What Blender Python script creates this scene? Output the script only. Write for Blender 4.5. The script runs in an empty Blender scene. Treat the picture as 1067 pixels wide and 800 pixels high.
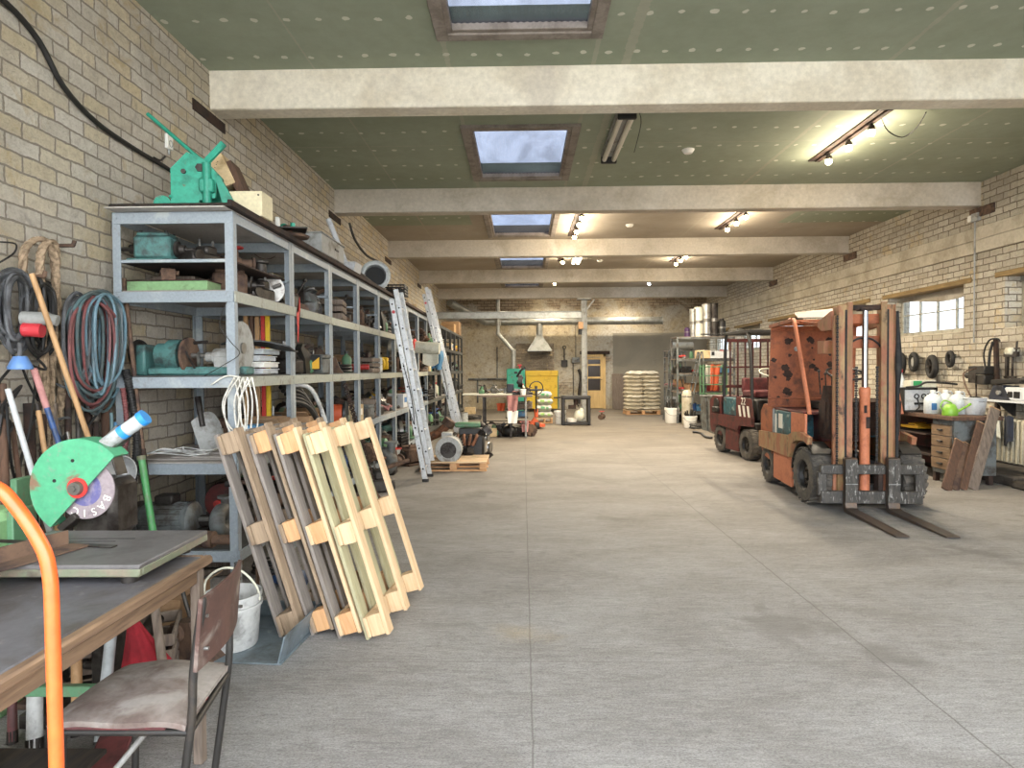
import bpy, math, random
from math import sin, cos, pi, radians, atan, sqrt, atan2
from mathutils import Vector, Matrix, Euler
RND = random.Random(7)
COL = bpy.context.scene.collection
# ---------------------------------------------------------------- camera geometry (1067 x 800)
FPX = 660.0; PSI = atan(11.5/FPX); THE = atan(15/FPX); RHO = radians(.4); EYE = 1.5
_F = Vector((-sin(PSI)*cos(THE), cos(PSI)*cos(THE), -sin(THE)))
_R0 = Vector((cos(PSI), sin(PSI), 0)); _U0 = _R0.cross(_F)
CR = _R0*cos(RHO) - _U0*sin(RHO); CU = _R0*sin(RHO) + _U0*cos(RHO)
def at(px, py, x=None, y=None, z=None):
    """the point of the room seen at a pixel, on the plane x=, y= or z="""
    d = _F + CR*((px-533.5)/FPX) - CU*((py-400)/FPX)
    t = x/d.x if x is not None else y/d.y if y is not None else (z-EYE)/d.z
    return Vector((d.x*t, d.y*t, d.z*t+EYE))
# ---------------------------------------------------------------- mesh builder
class MB:
    def __init__(s): s.v=[]; s.f=[]; s.sm=[]
    def add(s, vs, fs, smooth=False, M=None):
        o=len(s.v)
        for v in vs:
            v=Vector(v); s.v.append(M@v if M is not None else v)
        for f in fs: s.f.append([i+o for i in f]); s.sm.append(smooth)
        return s
    def box(s, c, d, rot=None, b=.004, M=None):
        """chamfered box: centre, full sizes"""
        hx,hy,hz=[max(k,1e-4)/2 for k in d]; b=min(b,hx*.45,hy*.45,hz*.45)
        vs=[];idx={}
        for sx in(-1,1):
            for sy in(-1,1):
                for sz in(-1,1):
                    for ax in range(3):
                        p=[sx*(hx-b),sy*(hy-b),sz*(hz-b)]
                        p[ax]=(sx*hx,sy*hy,sz*hz)[ax]
                        idx[(sx,sy,sz,ax)]=len(vs); vs.append(p)
        fs=[]
        for ax in range(3):
            o=[(1,2),(0,2),(0,1)][ax]
            for sg in(-1,1):
                q=[]
                for a,bb in((-1,-1),(1,-1),(1,1),(-1,1)):
                    t=[0,0,0];t[ax]=sg;t[o[0]]=a;t[o[1]]=bb
                    q.append(idx[(t[0],t[1],t[2],ax)])
                if (sg>0)==(ax==1): q.reverse()
                fs.append(q)
        for ax in range(3):
            o=[(1,2),(0,2),(0,1)][ax]
            for a in(-1,1):
                for bb in(-1,1):
                    t=[0,0,0];t[o[0]]=a;t[o[1]]=bb
                    t0=list(t);t0[ax]=-1;t1=list(t);t1[ax]=1
                    q=[idx[(*t0,o[0])],idx[(*t1,o[0])],idx[(*t1,o[1])],idx[(*t0,o[1])]]
                    n=(Vector(vs[q[1]])-Vector(vs[q[0]])).cross(Vector(vs[q[2]])-Vector(vs[q[0]]))
                    if n.dot(Vector(t))<0:q.reverse()
                    fs.append(q)
        for sx in(-1,1):
            for sy in(-1,1):
                for sz in(-1,1):
                    q=[idx[(sx,sy,sz,k)] for k in range(3)]
                    n=(Vector(vs[q[1]])-Vector(vs[q[0]])).cross(Vector(vs[q[2]])-Vector(vs[q[0]]))
                    if n.dot(Vector((sx,sy,sz)))<0:q.reverse()
                    fs.append(q)
        T=Matrix.Translation(Vector(c))
        if rot is not None: T=T@(Euler(rot).to_matrix().to_4x4() if not isinstance(rot,Matrix) else rot.to_4x4())
        if M is not None:T=M@T
        return s.add(vs,fs,False,T)
    def bx(s,x0,x1,y0,y1,z0,z1,b=.004):
        return s.box(((x0+x1)/2,(y0+y1)/2,(z0+z1)/2),(abs(x1-x0),abs(y1-y0),abs(z1-z0)),b=b)
    def bar(s,p0,p1,w,h,b=.003,up=(0,0,1),roll=0):
        """rectangular bar from p0 to p1; h is measured along up, w across"""
        p0=Vector(p0);p1=Vector(p1);d=p1-p0;L=d.length;d=d/L;u=Vector(up)
        if abs(d.dot(u))>.98:u=Vector((0,1,0))
        x=d.cross(u).normalized();z=x.cross(d)
        R=Matrix((x,d,z)).transposed()@Matrix.Rotation(roll,3,'Y')
        return s.box((p0+p1)/2,(w,L,h),rot=R,b=b)
    def rings(s,rings,closed=False,caps=True,smooth=True):
        n=len(rings[0]);o=len(s.v)
        for r in rings:
            for p in r:s.v.append(Vector(p))
        m=len(rings)
        for i in range(m if closed else m-1):
            a=o+i*n;b2=o+((i+1)%m)*n
            for j in range(n):
                k=(j+1)%n;s.f.append([a+j,a+k,b2+k,b2+j]);s.sm.append(smooth)
        if caps and not closed:
            s.f.append([o+j for j in range(n)][::-1]);s.sm.append(False)
            e=o+(m-1)*n;s.f.append([e+j for j in range(n)]);s.sm.append(False)
        return s
    def cyl(s,p0,p1,r0,r1=None,seg=16,caps=True):
        p0=Vector(p0);p1=Vector(p1);r1=r0 if r1 is None else r1
        d=(p1-p0).normalized();u=Vector((0,0,1)) if abs(d.z)<.9 else Vector((1,0,0))
        x=u.cross(d).normalized();y=d.cross(x)
        R=[[p+(x*cos(2*pi*j/seg)+y*sin(2*pi*j/seg))*r for j in range(seg)] for p,r in((p0,r0),(p1,r1))]
        return s.rings(R,caps=caps)
    def lathe(s,prof,c=(0,0,0),axis=(0,0,1),seg=20,caps=True):
        """profile [(r,h)...] turned about axis through c"""
        c=Vector(c);d=Vector(axis).normalized();u=Vector((0,0,1)) if abs(d.z)<.9 else Vector((1,0,0))
        x=u.cross(d).normalized();y=d.cross(x)
        R=[[c+d*h+(x*cos(2*pi*j/seg)+y*sin(2*pi*j/seg))*max(r,1e-4) for j in range(seg)] for r,h in prof]
        return s.rings(R,caps=caps)
    def tube(s,pts,r,seg=8,closed=False,sub=4,caps=True):
        P=[Vector(p) for p in pts]
        if sub>1 and len(P)>2:P=smooth_path(P,sub,closed)
        n=len(P);rr=r if callable(r) else (lambda t:r)
        up=None;R=[]
        for i,p in enumerate(P):
            a=P[(i-1)%n] if closed or i else P[0];b=P[(i+1)%n] if closed or i<n-1 else P[-1]
            d=(b-a)
            if d.length<1e-9:d=Vector((0,0,1))
            d.normalize()
            if up is None:
                up=Vector((0,0,1)) if abs(d.z)<.9 else Vector((1,0,0))
            x=up.cross(d)
            if x.length<1e-6:x=Vector((1,0,0)).cross(d)
            x.normalize();up=d.cross(x)
            q=rr(i/max(1,n-1))
            R.append([p+(x*cos(2*pi*j/seg)+up*sin(2*pi*j/seg))*q for j in range(seg)])
        return s.rings(R,closed=closed,caps=caps)
    def prism(s,poly,p,ax='x',t=.02,smooth=False):
        """poly 2d points extruded by t along ax; p = offset. ax x: poly=(y,z); y:(x,z); z:(x,y)"""
        n=len(poly);p=Vector(p);f={'x':lambda a,b,h:Vector((h,a,b)),'y':lambda a,b,h:Vector((a,h,b)),'z':lambda a,b,h:Vector((a,b,h))}[ax]
        vs=[p+f(a,b,-t/2) for a,b in poly]+[p+f(a,b,t/2) for a,b in poly]
        fs=[list(range(n))[::-1],[i+n for i in range(n)]]
        s.add(vs,fs)
        o=len(s.v)-2*n
        for i in range(n):
            k=(i+1)%n;s.f.append([o+i,o+k,o+k+n,o+i+n]);s.sm.append(smooth)
        return s
    def sphere(s,c,r,sc=(1,1,1),seg=14,rg=9,z0=-1,z1=1):
        c=Vector(c);R=[]
        for i in range(rg+1):
            zz=z0+(z1-z0)*i/rg;a=math.asin(max(-1,min(1,zz)))
            R.append([c+Vector((cos(a)*cos(2*pi*j/seg)*r*sc[0],cos(a)*sin(2*pi*j/seg)*r*sc[1],sin(a)*r*sc[2])) for j in range(seg)])
        return s.rings(R)
    def torus(s,c,R,r,axis=(0,0,1),seg=24,rs=8,a0=0,a1=2*pi):
        c=Vector(c);d=Vector(axis).normalized();u=Vector((0,0,1)) if abs(d.z)<.9 else Vector((1,0,0))
        x=u.cross(d).normalized();y=d.cross(x);full=abs(a1-a0-2*pi)<1e-6;rr=[]
        for i in range(seg if full else seg+1):
            a=a0+(a1-a0)*i/seg;e=x*cos(a)+y*sin(a)
            rr.append([c+e*(R+r*cos(2*pi*j/rs))+d*(r*sin(2*pi*j/rs)) for j in range(rs)])
        return s.rings(rr,closed=full)
    def grid(s,fn,nu,nv,thick=0,smooth=True):
        """surface fn(u,v)->point; thick gives a solid sheet"""
        P=[[Vector(fn(i/nu,j/nv)) for j in range(nv+1)] for i in range(nu+1)]
        def nrm(i,j):
            a=P[min(i+1,nu)][j]-P[max(i-1,0)][j];b=P[i][min(j+1,nv)]-P[i][max(j-1,0)]
            n=a.cross(b);return n.normalized() if n.length>1e-9 else Vector((0,0,1))
        o=len(s.v);W=nv+1
        for i in range(nu+1):
            for j in range(nv+1):s.v.append(P[i][j]+nrm(i,j)*(thick/2))
        for i in range(nu):
            for j in range(nv):
                a=o+i*W+j;s.f.append([a,a+W,a+W+1,a+1]);s.sm.append(smooth)
        if thick:
            o2=len(s.v)
            for i in range(nu+1):
                for j in range(nv+1):s.v.append(P[i][j]-nrm(i,j)*(thick/2))
            for i in range(nu):
                for j in range(nv):
                    a=o2+i*W+j;s.f.append([a,a+1,a+W+1,a+W]);s.sm.append(smooth)
            edge=[(i,0) for i in range(nu)]+[(nu,j) for j in range(nv)]+[(i,nv) for i in range(nu,0,-1)]+[(0,j) for j in range(nv,0,-1)]
            m=len(edge)
            for k in range(m):
                (i,j),(i2,j2)=edge[k],edge[(k+1)%m]
                a=i*W+j;b2=i2*W+j2;s.f.append([o+b2,o+a,o2+a,o2+b2]);s.sm.append(False)
        return s
    def build(s,name,mat,parent=None,loc=None,local=False):
        """loc: world base point subtracted from the vertices (unless local)"""
        me=bpy.data.meshes.new(name)
        off=Vector((0,0,0))
        if loc is not None and not local: off=Vector(loc)
        me.from_pydata([v-off for v in s.v],[],s.f)
        me.polygons.foreach_set('use_smooth',s.sm)
        me.update()
        try: me.set_sharp_from_angle(angle=radians(42))
        except Exception: pass
        if isinstance(mat,str):mat=MAT[mat]
        me.materials.append(mat)
        o=bpy.data.objects.new(name,me);COL.objects.link(o)
        if loc is not None:o.location=loc
        if parent is not None:o.parent=parent
        return o
def smooth_path(P,sub,closed=False):
    n=len(P);out=[]
    for i in range(n if closed else n-1):
        g=lambda k:P[k%n] if closed else P[max(0,min(n-1,k))]
        a,b,c,d=g(i-1),g(i),g(i+1),g(i+2)
        for k in range(sub):
            t=k/sub
            out.append(.5*((2*b)+(c-a)*t+(2*a-5*b+4*c-d)*t*t+(3*b-a-3*c+d)*t**3))
    if not closed:out.append(P[-1])
    return out
# ---------------------------------------------------------------- scene tree
LABELS={}
def tag(o,label,cat,group=None,kind=None):
    o['label']=label;o['category']=cat
    if group:o['group']=group
    if kind:o['kind']=kind
    LABELS.setdefault(label,[]).append(o.name)
    return o
def thing(name,label,cat,loc=(0,0,0),rotz=0,group=None):
    o=bpy.data.objects.new(name,None);COL.objects.link(o);o.empty_display_size=.1
    o.location=loc;o.rotation_euler=(0,0,rotz)
    return tag(o,label,cat,group)
def single(name,mb,mat,label,cat,loc=(0,0,0),rotz=0,group=None,local=True):
    o=mb.build(name,mat,None,loc,local=local);o.rotation_euler=(0,0,rotz)
    return tag(o,label,cat,group)
def part(name,mb,mat,parent,label=None):
    o=mb.build(name,mat,parent)
    if label:o['label']=label
    return o
def struct(name,mb,mat,parent=None):
    o=mb.build(name,mat,parent)
    if parent is None:o['kind']='structure'
    return o
def kids(o):return [c for c in bpy.data.objects if c.parent is o]
_KC={}
def ctree(o,parent=None):
    c=o.copy();COL.objects.link(c);c.parent=parent
    if o.name not in _KC:_KC[o.name]=kids(o)
    for ch in _KC[o.name]:ctree(ch,c)
    return c
def dup(root,loc,rotz,label,group=None,scale=None):
    r=ctree(root);r.location=loc;r.rotation_euler=(0,0,rotz)
    if scale:r.scale=(scale,)*3 if not hasattr(scale,'__len__') else scale
    r['label']=label;LABELS.setdefault(label,[]).append(r.name)
    if group:r['group']=group
    return r
# ---------------------------------------------------------------- materials
MAT={}
def lin(c):
    if isinstance(c,str):
        c=c.lstrip('#');c=[int(c[i:i+2],16)/255 for i in(0,2,4)]
    return tuple(k/12.92 if k<=.04045 else ((k+.055)/1.055)**2.4 for k in c)+(1,)
class NT:
    def __init__(s,name):
        s.m=bpy.data.materials.new(name);s.m.use_nodes=True;s.t=s.m.node_tree;s.t.nodes.clear()
        s.out=s.n('ShaderNodeOutputMaterial')
        MAT[name]=s.m
    def n(s,ty,**k):
        nd=s.t.nodes.new(ty)
        for a,b in k.items():
            if a.startswith('i_'):
                key=a[2:]
                key=int(key) if key.isdigit() else key.replace('_',' ')
                if isinstance(b,bpy.types.NodeSocket):s.t.links.new(b,nd.inputs[key])
                else:nd.inputs[key].default_value=b
            else:setattr(nd,a,b)
        return nd
    def l(s,a,b):s.t.links.new(a,b)
    def noise(s,vec,scale,det=4,rough=.6,dist=0):
        return s.n('ShaderNodeTexNoise',i_Vector=vec,i_Scale=scale,i_Detail=det,i_Roughness=rough,i_Distortion=dist).outputs['Fac']
    def ramp(s,f,a,b,c0=(0,0,0,1),c1=(1,1,1,1)):
        r=s.n('ShaderNodeValToRGB',i_0=f);e=r.color_ramp.elements
        e[0].position=a;e[1].position=b;e[0].color=c0;e[1].color=c1
        return r.outputs[0]
    def mix(s,f,a,b,mode='MIX'):
        m=s.n('ShaderNodeMix',data_type='RGBA',blend_type=mode)
        for k,v in((0,f),(6,a),(7,b)):
            if isinstance(v,bpy.types.NodeSocket):s.l(v,m.inputs[k])
            else:m.inputs[k].default_value=v
        return m.outputs[2]
    def math(s,op,a,b=0.):
        m=s.n('ShaderNodeMath',operation=op)
        for k,v in((0,a),(1,b)):
            if isinstance(v,bpy.types.NodeSocket):s.l(v,m.inputs[k])
            else:m.inputs[k].default_value=v
        return m.outputs[0]
    def coords(s,kind='Object'):return s.n('ShaderNodeTexCoord').outputs[kind]
    def vmap(s,vec,scale=(1,1,1),loc=(0,0,0),rot=(0,0,0)):
        return s.n('ShaderNodeMapping',i_Vector=vec,i_Scale=scale,i_Location=loc,i_Rotation=rot).outputs[0]
    def bump(s,h,strength=.3,dist=.01,normal=None):
        b=s.n('ShaderNodeBump',i_Height=h,i_Strength=strength,i_Distance=dist)
        if normal is not None:s.l(normal,b.inputs['Normal'])
        return b.outputs[0]
    def bsdf(s,col,rough=.6,metal=0,normal=None,**k):
        p=s.n('ShaderNodeBsdfPrincipled')
        for key,v in(('Base Color',col),('Roughness',rough),('Metallic',metal)):
            if isinstance(v,bpy.types.NodeSocket):s.l(v,p.inputs[key])
            else:p.inputs[key].default_value=v
        if normal is not None:s.l(normal,p.inputs['Normal'])
        for a,b in k.items():p.inputs[a.replace('_',' ')].default_value=b
        s.l(p.outputs[0],s.out.inputs[0]);return p
def worn(name,base,dirt='#4a4038',amt=.5,scale=6,rough=.6,metal=0,bump=.15,bs=40,stretch=(1,1,1),rnd=.12,dirt2=None,amt2=.5,sc2=2.):
    """paint / metal / wood with a broken coat: base colour with a second one coming through in patches"""
    t=NT(name);v=t.vmap(t.coords(),scale=stretch)
    oi=t.n('ShaderNodeObjectInfo')
    vv=t.n('ShaderNodeVectorMath',operation='ADD');t.l(v,vv.inputs[0])
    off=t.math('MULTIPLY',oi.outputs['Random'],37.);t.l(off,vv.inputs[1]);v=vv.outputs[0]
    n1=t.noise(v,scale,6,.65,.3);lo=.5+(.5-amt)*.6
    c=t.mix(t.ramp(n1,lo-.06,lo+.1),lin(base),lin(dirt))
    if dirt2:
        n3=t.noise(v,sc2,5,.6,.5);l2=.5+(.5-amt2)*.6
        c=t.mix(t.ramp(n3,l2-.05,l2+.06),c,lin(dirt2))
    n2=t.noise(v,bs,3,.6)
    c=t.mix(.35,c,t.ramp(n2,.25,.75,(.35,.35,.35,1),(1,1,1,1)),'MULTIPLY')
    if rnd:
        h=t.n('ShaderNodeHueSaturation',i_Color=c);t.l(t.math('MULTIPLY_ADD',oi.outputs['Random'],rnd*2),h.inputs['Value'])
        h.inputs['Value'].links[0].from_node.inputs[2].default_value=1-rnd
        c=h.outputs[0]
    t.bsdf(c,rough,metal,t.bump(n2,bump,.004));return t.m
def wood(name,base,dark,rough=.75,scale=3,axis=2,amt=.5,nails=False):
    t=NT(name);st=[14,14,14];st[axis]=1.2
    oi=t.n('ShaderNodeObjectInfo');vv=t.n('ShaderNodeVectorMath',operation='ADD')
    t.l(t.vmap(t.coords(),scale=st),vv.inputs[0]);t.l(t.math('MULTIPLY',oi.outputs['Random'],23.),vv.inputs[1])
    n=t.noise(vv.outputs[0],scale,6,.6,.8);c=t.mix(t.ramp(n,.5-amt*.5,.5+amt*.4),lin(base),lin(dark))
    n2=t.noise(t.coords(),2.5,3)
    c=t.mix(.35,c,t.ramp(n2,.3,.7,(.55,.53,.5,1),(1,1,1,1)),'MULTIPLY')
    t.bsdf(c,rough,0,t.bump(n,.35,.004));return t.m
def plain(name,c,rough=.5,metal=0,**k):
    t=NT(name);t.bsdf(lin(c),rough,metal,None,**k);return t.m
def glow(name,c,s):
    t=NT(name);e=t.n('ShaderNodeEmission',i_Color=lin(c),i_Strength=s);t.l(e.outputs[0],t.out.inputs[0]);return t.m
def brickmat(name,c1,c2,c3,mortar,bw,bh,off=.5,grey=.45,msz=.012,extra=None):
    t=NT(name);g=t.n('ShaderNodeNewGeometry').outputs['Position']
    sx=t.n('ShaderNodeSeparateXYZ',i_0=g)
    cm=t.n('ShaderNodeCombineXYZ',i_0=t.math('ADD',sx.outputs[0],sx.outputs[1]),i_1=sx.outputs[2])
    wob=t.n('ShaderNodeTexNoise',i_Vector=g,i_Scale=7.,i_Detail=5.,i_Roughness=.7)
    w2=t.n('ShaderNodeVectorMath',operation='MULTIPLY_ADD',i_0=wob.outputs['Color'],i_1=(.045,.035,0),i_2=cm.outputs[0])
    b=t.n('ShaderNodeTexBrick',offset=off,i_Vector=w2.outputs[0],i_Color1=(0,0,0,1),i_Color2=(1,1,1,1),i_Mortar=(.5,.5,.5,1),
          i_Scale=1.,i_Mortar_Size=msz,i_Mortar_Smooth=.35,i_Bias=0.,i_Brick_Width=bw,i_Row_Height=bh)
    rnd=b.outputs['Color'];r1=t.n('ShaderNodeValToRGB',i_0=rnd);e=r1.color_ramp.elements
    e[0].position=.0;e[0].color=lin(c1);e[1].position=.45;e[1].color=lin(c2);k=e.new(.75);k.color=lin(c3);k=e.new(1.);k.color=lin(c1)
    n1=t.noise(g,1.1,5,.6,.4)
    n2=t.noise(g,19,8,.78,.6);n3=t.noise(g,60,5,.8);n4=t.noise(g,2.6,6,.7,.8)
    c=t.mix(t.ramp(n1,grey-.12,grey+.2),r1.outputs[0],t.mix(.45,r1.outputs[0],lin('#a69d90')))
    c=t.mix(.7,c,t.ramp(n2,.3,.62,(.66,.62,.56,1),(1.,1.,1.,1)),'MULTIPLY')
    c=t.mix(.7,c,t.ramp(n3,.3,.5,(.72,.7,.66,1),(1,1,1,1)),'MULTIPLY');c=t.mix(t.ramp(n4,.56,.66,(0,0,0,1),(.55,.55,.55,1)),c,lin('#c9b07c'));c=t.mix(t.ramp(n4,.3,.4,(.45,.45,.45,1),(0,0,0,1)),c,lin('#8d7f70'))
    # broken mortar: wide and shallow in places, deep in others
    mk=t.ramp(t.math('ADD',b.outputs['Fac'],t.math('MULTIPLY',t.math('SUBTRACT',n2,.5),1.6)),.38,.72)
    mc=t.mix(t.ramp(n1,.35,.65),lin(mortar),lin('#9a8e7d'))
    c=t.mix(mk,c,mc)
    if extra:c=extra(t,c,g,sx,n1,n2)
    h=t.math('SUBTRACT',t.math('ADD',t.math('MULTIPLY',n2,1.1),t.math('MULTIPLY',n3,.45)),t.math('MULTIPLY',mk,1.1))
    t.bsdf(c,.92,0,t.bump(h,1.,.045));return t.m
# ================================================================ materials
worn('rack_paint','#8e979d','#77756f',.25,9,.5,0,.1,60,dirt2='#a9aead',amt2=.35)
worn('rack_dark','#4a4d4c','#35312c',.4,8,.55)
worn('rack_cream','#a9ab9f','#77705f',.3,8,.55)
worn('board_dark','#33291f','#1f1a16',.5,5,.85,stretch=(4,.6,4))
worn('board_under','#cbc5be','#b3aca4',.4,3,.85)
worn('board_grey','#8f8983','#7a716a',.4,3,.85)
worn('green_paint','#2f9a80','#1f6a58',.35,7,.45,dirt2='#6b5a45',amt2=.2,sc2=14)
worn('green_saw','#4c9c74','#7d8478',.3,22,.5,dirt2='#7b5f4c',amt2=.28,sc2=9)
worn('green_dull','#56815f','#6f6c54',.4,8,.55)
worn('green_light','#7fa574','#5d6c4d',.35,9,.6)
worn('green_pipe','#4f9a5b','#6d8a60',.3,9,.45)
worn('teal_paint','#4d7a76','#3c4a48',.45,9,.5)
worn('teal_box','#2f5f68','#2a3436',.45,7,.5,dirt2='#9aa79f',amt2=.3,sc2=9)
worn('blue_paint','#4f83a8','#6f7f86',.35,7,.5)
worn('blue_dark','#2c4f86','#27303d',.4,7,.5)
worn('grey_machine','#6b706f','#453f38',.5,6,.55)
worn('grey_light','#9a9b97','#6d675f',.4,7,.6)
worn('steel','#8a8883','#5a4f45',.35,9,.38,.8)
worn('steel_dark','#4a4642','#2c2622',.5,8,.5,.6)
worn('aluminium','#c9cbcb','#8c8d8b',.3,16,.4,.55,dirt2='#6c6a67',amt2=.2,sc2=30)
worn('galvanised','#a3a39c','#8f8f88',.5,5,.42,.5)
worn('rust','#67503f','#40302a',.5,9,.85)
worn('rust_dark','#3f2c22','#261d18',.5,9,.85)
worn('rust_orange','#85583c','#523828',.5,9,.8)
worn('black_metal','#24221f','#3a332b',.35,9,.5)
worn('black_rubber','#1d1c1b','#33302c',.4,10,.75)
worn('tyre','#4b4741','#655e54',.45,9,.85,bump=.3)
worn('cream_paint','#d6cba8','#a3977a',.25,6,.6)
worn('white_paint','#c4c7c9','#96948e',.3,7,.55)
worn('dirty_white','#b9bfc0','#7f7d77',.4,5,.6,dirt2='#8d8578',amt2=.25)
worn('maroon','#5a2420','#37201b',.45,7,.6)
worn('red_paint','#b3322b','#6a2a22',.3,8,.5)
worn('red_cloth','#97202a','#7a1b22',.4,5,.95,bump=.3)
worn('pink_cloth','#b07f7b','#8d5b57',.4,5,.95)
worn('yellow_paint','#d9b228','#b18d1d',.3,5,.5)
worn('orange_bright','#d9602a','#cc5522',.2,6,.32)
worn('forklift_orange','#a65f3a','#7f4a31',.45,6,.65,bump=.2,dirt2='#4a3226',amt2=.3,sc2=4.5)
worn('forklift_orange_light','#bd7350','#a15d40',.35,6,.6,dirt2='#5a3a29',amt2=.18,sc2=7)
worn('forklift_ochre','#9d8058','#9a6245',.5,7,.6,bump=.2,dirt2='#4a3626',amt2=.3,sc2=8,stretch=(1,1,.45))
worn('forklift_salmon','#a86f52','#927048',.5,7,.6,bump=.2,dirt2='#4a3024',amt2=.25,sc2=9,stretch=(1,1,.4))
worn('scratched_iron','#44413d','#57524b',.45,9,.5,.4,dirt2='#a9a79f',amt2=.3,sc2=16,stretch=(3,3,.7))
worn('fork_iron','#645a52','#6d5a4a',.45,8,.42,.6)
worn('chair_leather','#593e36','#4b352e',.5,5,.6,dirt2='#7d726a',amt2=.3,sc2=7)
worn('seat_dusty','#847972','#6e5f58',.5,7,.8,dirt2='#9a938c',amt2=.45,sc2=5)
worn('seat_red','#6d3535','#4e2a2a',.5,7,.8)
worn('tabletop','#68676b','#544f4d',.5,4,.55,dirt2='#85827f',amt2=.25,sc2=11)
worn('scale_top','#6d6a69','#565150',.4,5,.55,.2,dirt2='#4f6a52',amt2=.12,sc2=9)
worn('scale_side','#6a6f5a','#776a5c',.5,10,.6,dirt2='#4a4038',amt2=.4,sc2=6)
worn('carton','#a78563','#94704b',.35,4,.85)
worn('carton_pale','#d0b78e','#a38a63',.35,5,.85)
worn('cable_black','#1a1918','#2b2926',.4,9,.55)
worn('cable_grey','#5b5d60','#3f3f40',.5,9,.6)
worn('hose_teal','#566f72','#5a6362',.5,7,.55)
worn('hose_blue','#64808c','#5b666a',.4,7,.5)
worn('hose_red','#7d4a49','#634240',.5,7,.55)
worn('rope_hemp','#96826a','#6d5c49',.5,30,.95,bump=.5)
worn('rope_white','#cfccc2','#9a958a',.4,18,.9,bump=.3)
worn('plastic_cream','#cfcdbb','#a9a691',.3,5,.5)
worn('jug','#c9cfd0','#aab0ae',.3,4,.35)
worn('navy','#232a38','#171a22',.4,6,.6)
worn('radiator_paint','#b0a993','#7d745f',.35,6,.5)
worn('concrete_beam','#e2dac7','#d2c8b3',.5,1.6,.9,bump=.25,bs=25,rnd=0,dirt2='#cbc2b1',amt2=.3,sc2=.7)
worn('concrete_beam_grey','#c6beb0','#b5ac9c',.5,1.6,.9,bump=.25,bs=25,rnd=0,dirt2='#d2cbbf',amt2=.3,sc2=.7)
worn('concrete_band','#c0b8a6','#a59c89',.5,1.8,.9,bump=.4,bs=20,rnd=0)
worn('plinth','#4b443b','#332d27',.5,5,.95,bump=.6,bs=14,rnd=0)
worn('yard_bounce','#d6d2ca','#c2bdb3',.5,2,.95,rnd=0)
worn('slate','#7d8a91','#63696b',.4,5,.5,.4,dirt2='#a5adaf',amt2=.2,sc2=9)
worn('bag_white','#c9c8bc','#9a9888',.35,5,.6,bump=.5,bs=12)
worn('bag_pellet','#c9c0ab','#aea48d',.4,5,.34,bump=.8,bs=9)
worn('wire_white','#c4c5c2','#8f8f8b',.4,9,.6)
worn('foil','#b9b7b1','#8e8c86',.4,6,.3,.7,bump=.4,bs=14)
worn('skyframe','#8f867d','#786e65',.5,5,.8)
worn('window_frame','#a8a596','#86806f',.4,6,.6)
worn('plastic_sheet','#9b9486','#857d6f',.4,3,.4)
wood('wood_old','#8b7d70','#5d5147',.85,3,2)
wood('wood_light','#d8b98f','#b48f64',.75,3,2,.6)
wood('wood_pale','#c9bfa0','#a39a7b',.8,3,2,.6)
wood('wood_edge','#8f7459','#5f4a39',.85,3,1)
wood('wood_handle','#c29a6d','#93714c',.6,2,2)
wood('wood_brown','#6d4f3c','#45352b',.85,3,2)
wood('wood_y','#c9a273','#9c7750',.8,3,0)
wood('door_wood','#dcbd82','#c09f66',.55,2,2,.6)
wood('lintel_wood','#9a8256','#6f5b3b',.85,3,1)
wood('drawer_wood','#8d7458','#5f4c3a',.7,3,1)
worn('disc_grey','#9b8f92','#85797d',.4,14,.85,bump=.4,bs=90)
worn('disc_blue','#5c5a86','#8f8590',.45,12,.85)
plain('chrome','#b9bec6',.2,1.)
plain('dark_glass','#2b241c',.2)
plain('white_plastic','#e4e2da',.45)
plain('black_plastic','#171717',.45)
plain('red_plastic','#b8323a',.45)
plain('blue_plastic','#5a7fb4',.45)
plain('blue_tape','#2f86c9',.4)
plain('lime','#7fb03c',.4)
plain('purple','#3d2347',.3)
plain('label_white','#d8d5c8',.6)
plain('label_blue','#3d6ea5',.6)
plain('label_green','#2f8f55',.6)
plain('bright_orange','#b8502a',.6)
plain('red_tape','#c8322c',.5)
plain('gold','#d0a030',.4)
plain('gauge_face','#d9d2bd',.3)
glow('bulb','#ffd9a0',30.)
glow('bulb_cool','#e8f0ff',26.)
glow('tube_lit','#fff0cf',9.)
plain('tube_off','#c9c4b6',.3)
def transl(name,col,noise_scale,amt,rough=.5,tr=.35):
    t=NT(name);g=t.coords()
    n=t.noise(t.vmap(g,scale=(1,.35,1)),noise_scale,6,.65,.6)
    c=t.mix(t.ramp(n,.3,.7),lin(col),tuple(k*amt for k in lin(col)[:3])+(1,))
    a=t.n('ShaderNodeBsdfTransparent');t.l(c,a.inputs[0])
    b=t.n('ShaderNodeBsdfGlossy',i_Roughness=.25,i_Color=(.8,.85,.9,1))
    m=t.n('ShaderNodeMixShader',i_0=.06);t.l(a.outputs[0],m.inputs[1]);t.l(b.outputs[0],m.inputs[2])
    t.l(m.outputs[0],t.out.inputs[0]);return t.m
transl('sky_pane','#93979f',2.5,.7)
transl('window_pane','#bcbebf',1.2,.93)
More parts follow.
